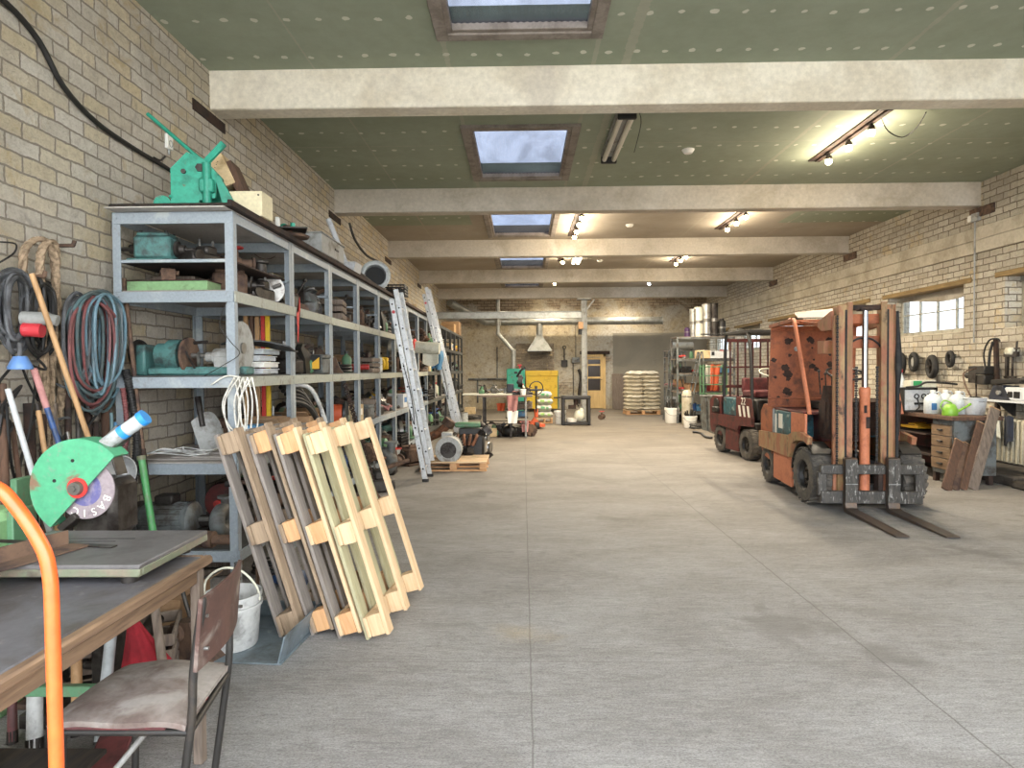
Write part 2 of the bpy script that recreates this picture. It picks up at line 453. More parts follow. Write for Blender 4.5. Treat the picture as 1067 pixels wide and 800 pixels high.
# ---- bricks
brickmat('brick_left','#f0e8da','#e2d8c6','#ecdcb8','#a89b89',.26,.099,msz=.008,grey=.56)
def band(t,c,g,sx,n1,n2):return c
brickmat('brick_right','#dad4c4','#c6bdab','#e0d9c8','#776c5b',.26,.098,msz=.010,grey=.6,extra=band)
def back_mat():
    t=NT('brick_back');g=t.n('ShaderNodeNewGeometry').outputs['Position'];sx=t.n('ShaderNodeSeparateXYZ',i_0=g)
    cm=t.n('ShaderNodeCombineXYZ',i_0=sx.outputs[0],i_1=sx.outputs[2])
    wob=t.n('ShaderNodeTexNoise',i_Vector=g,i_Scale=6.,i_Detail=4.)
    w2=t.n('ShaderNodeVectorMath',operation='MULTIPLY_ADD',i_0=wob.outputs['Color'],i_1=(.04,.03,0),i_2=cm.outputs[0])
    b=t.n('ShaderNodeTexBrick',i_Vector=w2.outputs[0],i_Color1=lin('#8a7a66'),i_Color2=lin('#a59682'),i_Mortar=lin('#5f5446'),i_Scale=1.,i_Mortar_Size=.012,i_Mortar_Smooth=.3,i_Bias=0.,i_Brick_Width=.26,i_Row_Height=.1)
    n1=t.noise(g,.75,6,.68,.6);n2=t.noise(g,5,6,.7,.4);n5=t.noise(g,.45,5,.65,1.)
    pl=t.mix(t.ramp(n2,.3,.7),lin('#c0b396'),lin('#9f927a'))
    pl=t.mix(t.ramp(n5,.42,.58),pl,lin('#b3aea2'))
    pl=t.mix(t.ramp(n2,.55,.7,(0,0,0,1),(.8,.8,.8,1)),pl,lin('#75664f'));pl=t.mix(.7,pl,t.ramp(t.noise(g,14,6,.75),.35,.6,(.6,.56,.5,1),(1,1,1,1)),'MULTIPLY')
    top=t.math('MULTIPLY',t.math('MAXIMUM',t.math('SUBTRACT',sx.outputs[2],2.9),0.),.16)
    low=t.math('MULTIPLY',t.math('LESS_THAN',sx.outputs[2],1.0),.05)
    mk=t.ramp(t.math('ADD',n1,t.math('ADD',top,low)),.6,.68)
    c=t.mix(mk,pl,b.outputs['Color'])
    q=t.math('MULTIPLY',t.math('GREATER_THAN',t.math('ADD',sx.outputs[0],t.math('MULTIPLY',n2,.1)),3.45),t.math('LESS_THAN',sx.outputs[2],2.85))
    c=t.mix(q,c,t.mix(t.ramp(n5,.35,.65),lin('#8f897b'),lin('#7f7a6e')))
    h=t.math('SUBTRACT',t.math('MULTIPLY',n2,.4),t.math('MULTIPLY',mk,t.math('MULTIPLY_ADD',b.outputs['Fac'],.6)))
    t.bsdf(c,.92,0,t.bump(h,.6,.03))
back_mat()
brickmat('brick_soot','#847764','#6d6152','#978871','#463d33',.26,.1,msz=.014,grey=.5)
# ---- floor
def floor_mat():
    t=NT('floor_concrete');g=t.n('ShaderNodeNewGeometry').outputs['Position'];sx=t.n('ShaderNodeSeparateXYZ',i_0=g)
    st=t.noise(t.vmap(g,scale=(2.6,15,1)),3.2,8,.8,1.2)
    fine=t.noise(t.vmap(g,scale=(6,11,1)),16,6,.8,.6)
    big=t.noise(t.vmap(g,scale=(.8,1.5,1)),.8,6,.65,.8);mid=t.noise(t.vmap(g,scale=(.6,1.5,1)),2.3,6,.65,.8)
    c=t.mix(t.ramp(st,.32,.68),lin('#7f7e7e'),lin('#afaeac'))
    c=t.mix(.9,c,t.ramp(fine,.4,.54,(.5,.49,.48,1),(1,1,1,1)),'MULTIPLY')
    crk=t.noise(t.vmap(g,scale=(9,30,1)),9,7,.85,1.);c=t.mix(.8,c,t.ramp(crk,.38,.5,(.6,.59,.58,1),(1,1,1,1)),'MULTIPLY')
    c=t.mix(.85,c,t.ramp(big,.38,.6,(.74,.72,.7,1),(1,1,1,1)),'MULTIPLY')
    c=t.mix(.6,c,t.ramp(mid,.36,.6,(.8,.79,.77,1),(1,1,1,1)),'MULTIPLY')
    far=t.ramp(t.math('MULTIPLY',sx.outputs[1],.05),.22,.75)  # far floor darker and warmer: lamplit tone put into the colour
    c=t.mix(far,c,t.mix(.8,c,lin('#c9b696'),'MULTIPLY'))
    sm=t.ramp(t.noise(g,.9,4,.6,.5),.6,.66,(0,0,0,1),(.55,.55,.55,1))
    c=t.mix(sm,c,lin('#5f5b57'))
    def line(coord,pos,w,a,nz=.02):
        d=t.math('ABSOLUTE',t.math('SUBTRACT',t.math('ADD',coord,t.math('MULTIPLY',t.math('SUBTRACT',mid,.5),nz)),pos))
        return t.math('MULTIPLY',t.math('LESS_THAN',d,w),a)
    X,Y=sx.outputs[0],sx.outputs[1];J=None
    for co,p,w,a in((X,.03,.004,.55),(X,1.82,.0045,.7),(X,-1.72,.004,.5),(X,4.0,.004,.5),(Y,3.22,.004,.35),(Y,6.2,.004,.3),(Y,9.6,.006,.35),(Y,13.,.006,.3)):
        q=line(co,p,w,a);J=q if J is None else t.math('MAXIMUM',J,q)
    c=t.mix(J,c,lin('#57534f'))
    # ochre spill
    vd=t.n('ShaderNodeVectorMath',operation='DISTANCE',i_0=t.vmap(g,scale=(1,1.6,1)),i_1=(-.02,3.57*1.6,0)).outputs['Value']
    sp=t.math('MULTIPLY',t.ramp(t.math('ADD',vd,t.math('MULTIPLY',mid,.5)),.28,.5,(1,1,1,1),(0,0,0,1)),.5)
    sp=t.math('MULTIPLY',sp,t.ramp(fine,.4,.6))
    c=t.mix(sp,c,lin('#a8905a'))
    h=t.math('SUBTRACT',t.math('ADD',t.math('MULTIPLY',st,.6),t.math('MULTIPLY',fine,.6)),t.math('MULTIPLY',J,.7))
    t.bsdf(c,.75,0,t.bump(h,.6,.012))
floor_mat()
def ceil_mat():
    t=NT('ceiling_board');g=t.n('ShaderNodeNewGeometry').outputs['Position'];sx=t.n('ShaderNodeSeparateXYZ',i_0=g)
    X,Y=sx.outputs[0],sx.outputs[1]
    n=t.noise(g,.8,5,.6,.3);n2=t.noise(g,9,5,.65)
    gr=t.mix(t.ramp(n,.35,.65),lin('#949b88'),lin('#878f7b'))
    be=t.mix(t.ramp(n,.35,.65),lin('#a69c8e'),lin('#968c7c'))
    def inb(v,a,b):return t.math('MULTIPLY',t.math('GREATER_THAN',v,a),t.math('LESS_THAN',v,b))
    G=t.math('LESS_THAN',Y,9.8)
    for x0,x1,y0,y1 in((-2.9,-1.9,9.8,12.2),(-1.88,-.95,9.8,12.2),(4.9,7,9.8,12.3),(-1.2,-.2,14,15.6),(2.,3.2,18,19.5)):
        G=t.math('MAXIMUM',G,t.math('MULTIPLY',inb(X,x0,x1),inb(Y,y0,y1)))
    c=t.mix(G,be,gr)
    # filler over the screw heads
    jit=t.n('ShaderNodeTexNoise',i_Vector=g,i_Scale=1.6,i_Detail=1.).outputs['Color']
    pj=t.n('ShaderNodeVectorMath',operation='MULTIPLY_ADD',i_0=jit,i_1=(.12,.12,0),i_2=g).outputs[0]
    s2=t.n('ShaderNodeSeparateXYZ',i_0=pj)
    fx=t.math('SUBTRACT',t.math('FRACT',t.math('DIVIDE',s2.outputs[0],.24)),.5);fy=t.math('SUBTRACT',t.math('FRACT',t.math('DIVIDE',s2.outputs[1],.6)),.5)
    d=t.math('ADD',t.math('POWER',t.math('MULTIPLY',fx,.24),2.),t.math('POWER',t.math('MULTIPLY',fy,.6),2.))
    dot=t.math('LESS_THAN',t.math('SQRT',d),t.math('MULTIPLY_ADD',n2,.062))
    dot.node.inputs[1].links[0].from_node.inputs[2].default_value=-.004
    c=t.mix(t.math('MULTIPLY',dot,t.math('MULTIPLY',G,.85)),c,lin('#cfccbd'))
    # taped seams
    S=None
    for co,p,w in((X,-.66,.03),(X,.66,.025),(X,.95,.05),(X,3.35,.03),(X,-1.9,.012),(X,5.1,.02),(Y,7.9,.01),(Y,4.1,.02)):
        q=t.math('LESS_THAN',t.math('ABSOLUTE',t.math('SUBTRACT',co,p)),t.math('MULTIPLY',n2,w*1.6));S=q if S is None else t.math('MAXIMUM',S,q)
    c=t.mix(t.math('MULTIPLY',S,.45),c,lin('#a9a291'))
    c=t.mix(.25,c,t.ramp(n2,.3,.7,(.6,.6,.6,1),(1,1,1,1)),'MULTIPLY')
    t.bsdf(c,.85,0,t.bump(n2,.1,.01))
ceil_mat()
# ================================================================ the room
XL,XR,YB,ZC=-2.88,6.93,24.0,4.28
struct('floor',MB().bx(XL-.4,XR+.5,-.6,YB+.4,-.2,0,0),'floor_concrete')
struct('wall_left',MB().bx(XL-.4,XL,-.6,YB+.4,0,4.75,0),'brick_left')
WIN=[(y1-2.05,y1) for y1 in(3.45,6.35,9.25,12.15,15.0,17.85,20.7,23.6)]
wr=MB();wr.bx(XR,XR+.4,-.6,YB+.4,0,2.03,0);wr.bx(XR,XR+.4,-.6,YB+.4,2.86,4.75,0)
ys=[-.6]+[v for w in WIN for v in w]+[YB+.4]
for i in range(0,len(ys),2):wr.bx(XR,XR+.4,ys[i],ys[i+1],2.03,2.86,0)
struct('wall_right',wr,'brick_right')
bm_=MB();bm_.bx(XR-.025,XR+.01,-.6,YB,3.42,3.61,.006);bm_.bx(XR-.022,XR+.01,-.6,YB,3.225,3.415,.006)
struct('trim_1',bm_,'concrete_band')
struct('trim_2',MB().bx(6.0,XR,2.5,7.9,0,.09,.02).bx(6.05,XR,7.9,10.2,0,.13,.02).bx(6.5,XR,10.2,YB,0,.1,.02),'plinth')
struct('wall_back',MB().bx(XL-.4,XR+.4,YB,YB+.4,0,4.75,0),'brick_back')
wf=MB();wf.bx(XL-.4,-2.7,-.8,-.5,0,4.75,0);wf.bx(5.6,XR+.4,-.8,-.5,0,4.75,0);wf.bx(-2.7,5.6,-.8,-.5,4.25,4.75,0)
struct('wall_front',wf,'brick_left')
SKY=[(y1-1.95,y1-.1) for y1 in(5.35,9.3,13.25,17.4,21.35)]
cl=MB();ys=[-.6]+[v for w in SKY for v in w]+[YB]
for i in range(0,len(ys),2):cl.bx(XL-.1,XR+.1,ys[i],ys[i+1],ZC,ZC+.2,0)
for a,b in SKY:cl.bx(XL-.1,-.6,a,b,ZC,ZC+.2,0);cl.bx(.58,XR+.1,a,b,ZC,ZC+.2,0)
struct('ceiling',cl,'ceiling_board')
for i,(y,d) in enumerate([(5.87,.22),(9.74,.22),(13.62,.22),(17.7,.22),(21.65,.22)]):
    b=MB().bx(XL-.05,XR+.05,y,y+d,3.92,ZC+.05,.012)
    struct('trim_%d'%(3+i),b,'concrete_beam' if i==0 else 'concrete_beam_grey')
# bearing pockets under the beams
for i,y in enumerate([5.55,9.45,13.3,17.4]):
    struct('trim_%d'%(8+i),MB().bx(XL-.02,XL+.012,y,y+.6,3.8,3.9,.004),'rust_dark')
    struct('trim_%d'%(12+i),MB().bx(XR-.03,XR+.02,y,y+.5,3.76,3.9,.004),'rust')
for i,(y0,y1) in enumerate(WIN):
    w=MB();x=XR+.24
    w.bx(x,x+.07,y0,y1,2.03,2.13);w.bx(x,x+.07,y0,y1,2.78,2.86);w.bx(x,x+.07,y0,y0+.06,2.13,2.78);w.bx(x,x+.07,y1-.06,y1,2.13,2.78)
    W=struct('window_%d'%(i+1),w,'window_frame')
    m=MB()
    for k in range(1,4):
        yy=y0+.06+(1.93)*k/4;m.bx(x+.01,x+.05,yy-.014,yy+.014,2.13,2.76)
    m.bx(x+.01,x+.05,y0+.06,y1-.06,2.44,2.46)
    struct('mullion',m,'window_frame',W)
    struct('glass_pane',MB().bx(x+.025,x+.031,y0+.06,y1-.06,2.13,2.78,0),'window_pane',W)
    struct('window_sill',MB().bx(XR-.01,x+.02,y0+.005,y1-.005,2.03,2.05),'concrete_band',W)
    struct('lintel',MB().bx(XR-.02,XR+.3,y0-.18,y1+.18,2.79,2.87,.008),'lintel_wood',W)
    sh=MB();sh.grid(lambda u,v,y0=y0,y1=y1:(XR+.2+.02*sin(9*u)*sin(4*v),y0+.02+(2.01)*u,2.79-.14*v*(1+.35*sin(5*u))),16,4,.002)
    struct('plastic_sheet',sh,'plastic_sheet',W)
for i,(a,b) in enumerate(SKY):
    w=MB()
    for x0,x1,y0,y1 in((-.7,-.6,a-.1,b+.1),(.58,.68,a-.1,b+.1),(-.6,.58,a-.1,a),(-.6,.58,b,b+.1)):w.bx(x0,x1,y0,y1,ZC-.035,ZC+.01)
    for x0,x1,y0,y1 in((-.62,-.56,a-.0,b),(.54,.6,a,b),(-.56,.54,a,a+.05),(-.56,.54,b-.05,b)):w.bx(x0,x1,y0,y1,ZC-.02,ZC+.06)
    W=struct('window_%d'%(20+i),w,'skyframe')
    p=MB();p.grid(lambda u,v:(-.57+1.12*u,a+(b-a)*v,ZC+.035+.003*sin(u*2*pi*22)),132,2,.003)
    struct('ribbed_pane',p,'sky_pane',W)
# unseen yard ground before the open door, made pale to bounce daylight in
yard=MB().bx(-25,30,-40,-.8,-.2,-.01,0);struct('floor',yard,'yard_bounce')
# ================================================================ left racks
RX0,RX1,RP,RY0,NR=-2.77,-1.95,1.08,4.26,15
LEV=[.20,.80,1.39,1.97]          # undersides of the four shelves
ORD=['first','second','third','fourth','fifth','sixth','seventh','eighth','ninth','tenth','eleventh','twelfth','thirteenth','fourteenth','last']
def make_rack(dark=False):
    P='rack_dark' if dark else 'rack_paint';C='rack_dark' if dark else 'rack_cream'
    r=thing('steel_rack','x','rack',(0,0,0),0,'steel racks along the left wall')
    L=RP-.01;D=RX1-RX0
    for x in(0,D):
        for y in(0,L):
            s=1 if x==0 else -1;q=1 if y==0 else -1
            m=MB();m.box((x+s*.0,y+q*.025,1.29),(.006,.05,2.58),b=.001);m.box((x+s*.0275,y,1.29),(.055,.006,2.58),b=.001)
            for z in LEV+[2.5]:m.cyl((x+s*.03,y-q*.003,z+.04),(x+s*.03,y-q*.012,z+.04),.008,seg=8)
            m.box((x+s*.03,y+q*.03,.004),(.08,.08,.008))
            part('post',m,P,r)
    for i,z in enumerate(LEV):
        s=MB().bx(.01,D-.01,.01,L-.01,z+.07,z+.085,.002)
        o=part('shelf',s,'board_grey' if i%2 else 'rack_dark',r)
        m=MB();m.bx(.0,D,-.006,.02,z,z+.075,.003);m.bx(.0,D,L-.02,L+.004,z,z+.075,.003);m.bx(0,.02,.02,L-.02,z,z+.075,.003)
        part('end_rail',m,P,o)
        part('front_rail',MB().bx(D-.004,D+.012,.0,L,z,z+.075,.003),C if i in(2,3) else P,o)
    m=MB();m.bx(0,D,-.006,.02,2.5,2.58,.003);m.bx(0,D,L-.02,L,2.5,2.58,.003);m.bx(D-.02,D,.02,L-.02,2.51,2.575,.003);m.bx(0,.02,.02,L-.02,2.51,2.575,.003)
    part('top_frame',m,P,r)
    m=MB();m.bx(.02,D-.02,0,.022,2.24,2.262,.003)
    part('tie_bar',m,P,r);part('tie_bar',MB().bx(.02,D-.02,L-.022,L,2.24,2.262,.003),P,r)
    return r
rack0=make_rack();rackd=None
def racky(k):return RY0+RP*k
for k in range(NR):
    lab='grey steel rack of machine parts, %s in the row from the camera'%ORD[k]
    if k==14:lab='dark steel rack unit at the far end of the row beside the back wall'
    if k==0:r=rack0;r.location=(RX0,racky(k),0);r['label']='grey steel rack nearest the camera, holding lathe parts, white trays and motors'
    elif k<8:dup(rack0,(RX0,racky(k),0),0,lab)
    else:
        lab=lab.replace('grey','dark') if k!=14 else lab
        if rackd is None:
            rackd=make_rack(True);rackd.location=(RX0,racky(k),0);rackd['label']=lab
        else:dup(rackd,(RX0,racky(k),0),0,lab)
for k,(y0,y1) in enumerate([(4.14,6.9),(6.92,9.9),(9.92,13.2)]):
    t=thing('top_board',['dark timber board lying across the top of the nearest racks','dark timber board across the racks behind the beige box','dark timber board across the rack tops by the ladder heads'][k],'board',(0,0,2.585),0,'boards over the racks')
    part('under_sheet',MB().bx(-2.76,-1.96,y0+.02,y1,0,.008,.002),'board_under',t,'pale grey underside sheet');part('board_face',MB().bx(-2.75,-1.92,y0+(.05 if k==0 else 0),y1,.008,.036,.004),'board_dark',t)
    part('edge_lath',MB().bx(-1.93,-1.9,y0,y1,.0,.044,.004),'rust_dark',t)
# ---------------------------------------------------------------- clutter prototypes (origin at base centre; fits ~ .3 m)
PROTO={}
def P(name,cat,build):
    if 'junk' in name:cat='machine part'
    r=bpy.data.objects.new(name,None);COL.objects.link(r);r['category']=cat;r.empty_display_size=.1
    build(r);PROTO[name]=[r,False];return r
def _gearbox(r,c='teal_paint'):
    part('housing',MB().box((0,0,.1),(.24,.2,.16),b=.02).box((0,0,.01),(.3,.24,.02)).box((0,0,.19),(.2,.16,.02)),c,r)
    m=MB()
    for s in(-1,1):m.lathe([(.0,0),(.055,0),(.055,.02),(.035,.03),(.03,.06),(.0,.06)],(s*.12,0,.1),(s,0,0))
    m.cyl((-.24,0,.1),(.24,0,.1),.014);part('shaft',m,'steel_dark',r)
    m=MB()
    for x in(-.08,.08):
        for y in(-.06,.06):m.cyl((x,y,.2),(x,y,.215),.01,seg=6)
    part('bolt_heads',m,'steel_dark',r)
P('gearbox','gearbox',_gearbox)
P('green_gearbox','gearbox',lambda r:_gearbox(r,'green_dull'))
P('rusty_gearbox','gearbox',lambda r:_gearbox(r,'rust'))
def _motor(r,c='grey_machine'):
    m=MB();m.cyl((-.14,0,.11),(.1,0,.11),.085,seg=24)
    for i in range(20):
        a=2*pi*i/20
        m.box((-.02,cos(a)*.09,.11+sin(a)*.09),(.22,.006,.02),rot=(a-pi/2+pi/2,0,0),b=.001)
    part('ribbed_body',m,c,r)
    part('end_shield',MB().lathe([(0,0),(.09,0),(.095,.02),(.06,.045),(.03,.05),(0,.05)],(.1,0,.11),(1,0,0)),c,r);part('fan_cover',MB().lathe([(0,0),(.1,0),(.1,.03),(.09,.06),(0,.06)],(-.14,0,.11),(-1,0,0)),c,r)
    part('shaft',MB().cyl((.14,0,.11),(.24,0,.11),.014),'steel',r)
    part('terminal_box',MB().box((-.02,0,.22),(.1,.09,.05),b=.008),'steel_dark',r)
    part('foot',MB().box((-.02,.08,.012),(.2,.05,.024)),c,r);part('foot',MB().box((-.02,-.08,.012),(.2,.05,.024)),c,r)
P('electric_motor','motor',_motor)
P('blue_motor','motor',lambda r:_motor(r,'blue_dark'))
P('green_motor','motor',lambda r:_motor(r,'green_dull'))
def _vise(r):
    part('body',MB().box((0,0,.02),(.16,.2,.04),b=.01).box((0,.05,.1),(.1,.1,.14),b=.015).box((0,.06,.19),(.16,.03,.05)),'blue_paint',r)
    part('jaw',MB().box((0,-.08,.12),(.08,.12,.08),b=.012).box((0,-.1,.19),(.16,.03,.05)),'blue_paint',r)
    part('screw_handle',MB().cyl((0,-.13,.1),(0,-.24,.1),.014).cyl((-.09,-.22,.1),(.09,-.22,.1),.007,seg=8),'steel',r)
P('bench_vise','vise',_vise)
def _flange(r):
    part('body',MB().lathe([(.0,0),(.11,0),(.11,.025),(.06,.03),(.055,.12),(.08,.13),(.08,.15),(.05,.15),(.05,.02),(0,.02)],seg=24),'steel_dark',r)
    m=MB()
    for i in range(6):a=pi*i/3;m.cyl((cos(a)*.09,sin(a)*.09,.02),(cos(a)*.09,sin(a)*.09,.04),.01,seg=6)
    part('bolts',m,'steel',r)
P('pipe_flange','flange',_flange)
def gear(m,c,R,h,n,ax=(0,0,1)):
    m.lathe([(.0,0),(R*.92,0),(R*.92,h),(0,h)],c,ax,seg=n*2)
    d=Vector(ax).normalized();u=Vector((0,0,1)) if abs(d.z)<.9 else Vector((1,0,0));x=u.cross(d).normalized();y=d.cross(x)
    for i in range(n):
        a=2*pi*i/n;e=x*cos(a)+y*sin(a);t=d.cross(e)
        m.box(Vector(c)+d*h/2+e*R*.95,(R*.14,R*pi/n*.9,h),rot=Matrix((e,t,d)).transposed(),b=.001)
def _gear(r):
    m=MB();gear(m,(0,0,.0),.12,.035,18);part('toothed_rim',m,'steel_dark',r)
    part('hub',MB().lathe([(.018,.0),(.045,.0),(.045,.06),(.018,.06)],(0,0,.02),seg=16,caps=False),'steel',r)
P('gear_wheel','gear wheel',_gear)
def _gearup(r):
    m=MB();gear(m,(0,-.02,.125),.125,.04,20,(0,1,0));part('toothed_rim',m,'rust_dark',r)
    part('hub',MB().cyl((0,-.05,.125),(0,.06,.125),.035),'steel',r)
P('upright_gear','gear wheel',_gearup)
def _can(r,c='green_paint'):
    part('body',MB().lathe([(0,0),(.085,0),(.088,.004),(.085,.01),(.085,.17),(.088,.175),(.085,.18),(0,.18)],seg=24),c,r)
    part('lid',MB().lathe([(0,0),(.08,0),(.082,.012),(.07,.012),(.068,.006),(0,.006)],(0,0,.18),seg=24),'steel',r)
    part('handle',MB().tube([(-.088,0,.14),(-.1,.03,.1),(0,.1,.06),(.1,.03,.1),(.088,0,.14)],.003,6),'steel',r)
P('paint_can','can',lambda r:_can(r,'dirty_white'))
P('green_can','can',lambda r:_can(r,'green_dull'))
P('red_can','can',lambda r:_can(r,'red_paint'))
P('blue_can','can',lambda r:_can(r,'blue_dark'))
def _carton(r,c='carton'):
    m=MB();w,d,h=.28,.22,.16
    m.bx(-w/2,w/2,-d/2,d/2,0,.006,.001)
    for s in(-1,1):m.bx(s*w/2-.003,s*w/2+.003,-d/2,d/2,0,h,.001);m.bx(-w/2,w/2,s*d/2-.003,s*d/2+.003,0,h,.001)
    part('box_walls',m,c,r)
    part('flap',MB().box((0,-d/2-.03,h+.02),(w,.08,.004),rot=(-.6,0,0),b=.001),c,r);part('flap',MB().box((0,d/2+.03,h+.015),(w,.08,.004),rot=(.5,0,0),b=.001),c,r)
P('open_carton','box',lambda r:_carton(r))
P('pale_carton','box',lambda r:_carton(r,'carton_pale'))
def _closed(r,c='carton_pale',l='label_white'):
    part('box_body',MB().box((0,0,.08),(.26,.2,.16),b=.003),c,r)
    part('label_patch',MB().box((.132,0,.09),(.004,.1,.06),b=.001),l,r)
P('closed_carton','box',lambda r:_closed(r))
P('white_box','box',lambda r:_closed(r,'white_paint','label_blue'))
P('red_box','box',lambda r:_closed(r,'red_paint'))
def _coil(r,c='cable_black',n=5):
    m=MB()
    for i in range(n):
        R=.13-.008*(i%3);z=.015+.014*i;ph=RND.random()*6
        m.tube([(R*cos(a)*(1+.05*sin(2*a+ph)),R*sin(a),z+.006*sin(a+ph)) for a in[2*pi*k/14 for k in range(14)]],.009,6,True,2)
    part('loops',m,c,r)
    part('binding',MB().torus((.13,0,.04),.035,.006,(0,1,0),12,6),'steel_dark',r)
P('cable_coil','cable coil',lambda r:_coil(r))
P('hose_coil','hose coil',lambda r:_coil(r,'hose_blue'))
def _wall_coil(r):
    m=MB()
    for i in range(5):
        R=.14-.01*(i%3);m.tube([(.012*i-.02,R*cos(a),.16+R*sin(a)) for a in[2*pi*k/14 for k in range(14)]],.009,6,True,2)
    part('loops',m,'cable_grey',r);part('binding',MB().torus((0,0,.29),.03,.006,(0,1,0),12,6),'steel_dark',r)
P('upright_coil','cable coil',_wall_coil)
def _tool(r,c='red_paint'):
    part('tray',MB().box((0,0,.06),(.34,.16,.12),b=.01),c,r)
    part('lid',MB().box((0,0,.135),(.35,.17,.03),b=.008),c,r)
    part('handle',MB().tube([(-.06,0,.15),(-.055,0,.19),(.055,0,.19),(.06,0,.15)],.006,8),'steel',r)
    part('latch',MB().box((.1,-.088,.11),(.03,.01,.05)).box((-.1,-.088,.11),(.03,.01,.05)),'steel',r)
P('toolbox','toolbox',lambda r:_tool(r,'blue_paint'))
P('grey_toolbox','toolbox',lambda r:_tool(r,'grey_machine'))
def _bottle(r,c='plastic_cream',cap='red_plastic'):
    part('body',MB().lathe([(0,0),(.05,0),(.055,.01),(.055,.15),(.045,.18),(.02,.2),(.02,.22),(0,.22)],seg=18),c,r)
    part('cap',MB().lathe([(0,0),(.024,0),(.024,.03),(0,.03)],(0,0,.215),seg=14),cap,r)
P('oil_bottle','bottle',lambda r:_bottle(r))
P('yellow_bottle','bottle',lambda r:_bottle(r,'yellow_paint','black_plastic'))
P('green_bottle','bottle',lambda r:_bottle(r,'green_dull','black_plastic'))
def _valve(r):
    part('body',MB().cyl((-.13,0,.07),(.13,0,.07),.04).lathe([(0,0),(.06,0),(.06,.02),(0,.02)],(-.13,0,.07),(-1,0,0)).lathe([(0,0),(.06,0),(.06,.02),(0,.02)],(.13,0,.07),(1,0,0)).cyl((0,0,.07),(0,0,.18),.03,.02).sphere((0,0,.07),.06),'rust',r)
    m=MB().torus((0,0,.2),.06,.007,(0,0,1),20,6)
    for i in range(3):a=2*pi*i/3;m.cyl((0,0,.2),(.06*cos(a),.06*sin(a),.2),.005,seg=6)
    part('handwheel',m,'red_paint',r)
P('gate_valve','valve',_valve)
def _pump(r):
    part('volute',MB().torus((0,0,.11),.06,.045,(0,1,0),22,10).cyl((.06,0,.14),(.06,0,.24),.03).lathe([(0,0),(.05,0),(.05,.015),(0,.015)],(.06,0,.235)),'grey_machine',r)
    part('bearing_arm',MB().cyl((0,.02,.11),(0,.2,.11),.04,.03).cyl((0,.2,.11),(0,.26,.11),.012).box((0,.12,.035),(.14,.12,.07),b=.01),'steel_dark',r)
P('water_pump','pump',_pump)
def _chuck(r):
    part('body',MB().lathe([(0,0),(.13,0),(.13,.05),(.1,.055),(.1,.09),(.03,.09),(.03,.03),(0,.03)],(0,-.03,.13),(0,1,0),seg=28),'steel',r)
    m=MB()
    for i in range(3):
        a=2*pi*i/3+.4;e=Vector((cos(a),0,sin(a)));m.box(Vector((0,-.05,.13))+e*.07,(.08,.05,.03),rot=(0,-a,0))
    part('jaws',m,'steel_dark',r)
P('lathe_chuck','chuck',_chuck)
def _block(r):
    part('casting',MB().box((0,0,.05),(.3,.18,.1),b=.015).box((.05,0,.13),(.12,.14,.08),b=.02).cyl((-.1,-.1,.07),(-.1,.1,.07),.045),'steel_dark',r)
    part('stud',MB().cyl((.02,.04,.17),(.02,.04,.23),.009,seg=8),'steel',r);part('stud',MB().cyl((.08,-.04,.17),(.08,-.04,.22),.009,seg=8),'steel',r)
P('machine_casting','casting',_block)
def _rblock(r):
    part('casting',MB().prism([(-.14,0),(.14,0),(.12,.05),(.05,.07),(.04,.15),(-.06,.17),(-.1,.06)],(0,0,0),'x',.16).cyl((-.1,0,.12),(.12,0,.12),.035),'rust',r)
    part('lever',MB().cyl((0,.02,.14),(.02,.1,.27),.009,seg=8).sphere((.02,.1,.28),.02),'steel_dark',r)
P('rusty_bracket','casting',_rblock)
def _bars(r):
    m=MB()
    for i in range(7):
        x=-.12+.035*i+RND.uniform(-.01,.01)
        m.cyl((x,-.45+RND.uniform(-.05,.05),.02+.022*(i%2)),(x+RND.uniform(-.03,.03),.45,.02+.03*(i%3)),.011+.004*(i%3),seg=8)
    part('bars',m,'rust_dark',r);part('tie_wire',MB().torus((0,.1,.045),.13,.003,(0,1,0),16,5),'steel',r)
P('bar_bundle','bars',_bars)
def _pipes(r):
    m=MB()
    for i in range(5):m.cyl((-.1+.05*i,-.42,.03+.045*(i%2)),(-.1+.05*i,.42+.04*(i%2),.03+.045*(i%2)),.024,seg=12)
    part('pipes',m,'steel',r);part('tie_wire',MB().torus((0,0,.05),.13,.003,(0,1,0),16,5),'rust',r)
P('pipe_bundle','pipes',_pipes)
def _crate(r,c='black_plastic'):
    m=MB();w,d,h=.36,.28,.16
    m.bx(-w/2,w/2,-d/2,d/2,0,.008)
    for z in(.03,.075,.12,.155):
        for s in(-1,1):m.bx(-w/2,w/2,s*d/2-.006,s*d/2+.006,z-.012,z+.012,.002);m.bx(s*w/2-.006,s*w/2+.006,-d/2,d/2,z-.012,z+.012,.002)
    for i in range(7):
        for s in(-1,1):m.bx(-w/2+i*w/6-.006,-w/2+i*w/6+.006,s*d/2-.006,s*d/2+.006,0,h,.002);m.bx(s*w/2-.006,s*w/2+.006,-d/2+i*d/6-.006,-d/2+i*d/6+.006,0,h,.002)
    part('lattice',m,c,r)
    part('contents',MB().sphere((-.07,0,.08),.07,(1,1,.8)).box((.08,0,.08),(.12,.1,.1),rot=(.2,.3,.4),b=.01).cyl((0,-.1,.05),(.05,.1,.12),.03),'rust_dark',r)
P('plastic_crate','crate',lambda r:_crate(r));P('yellow_crate','crate',lambda r:_crate(r,'yellow_paint'))
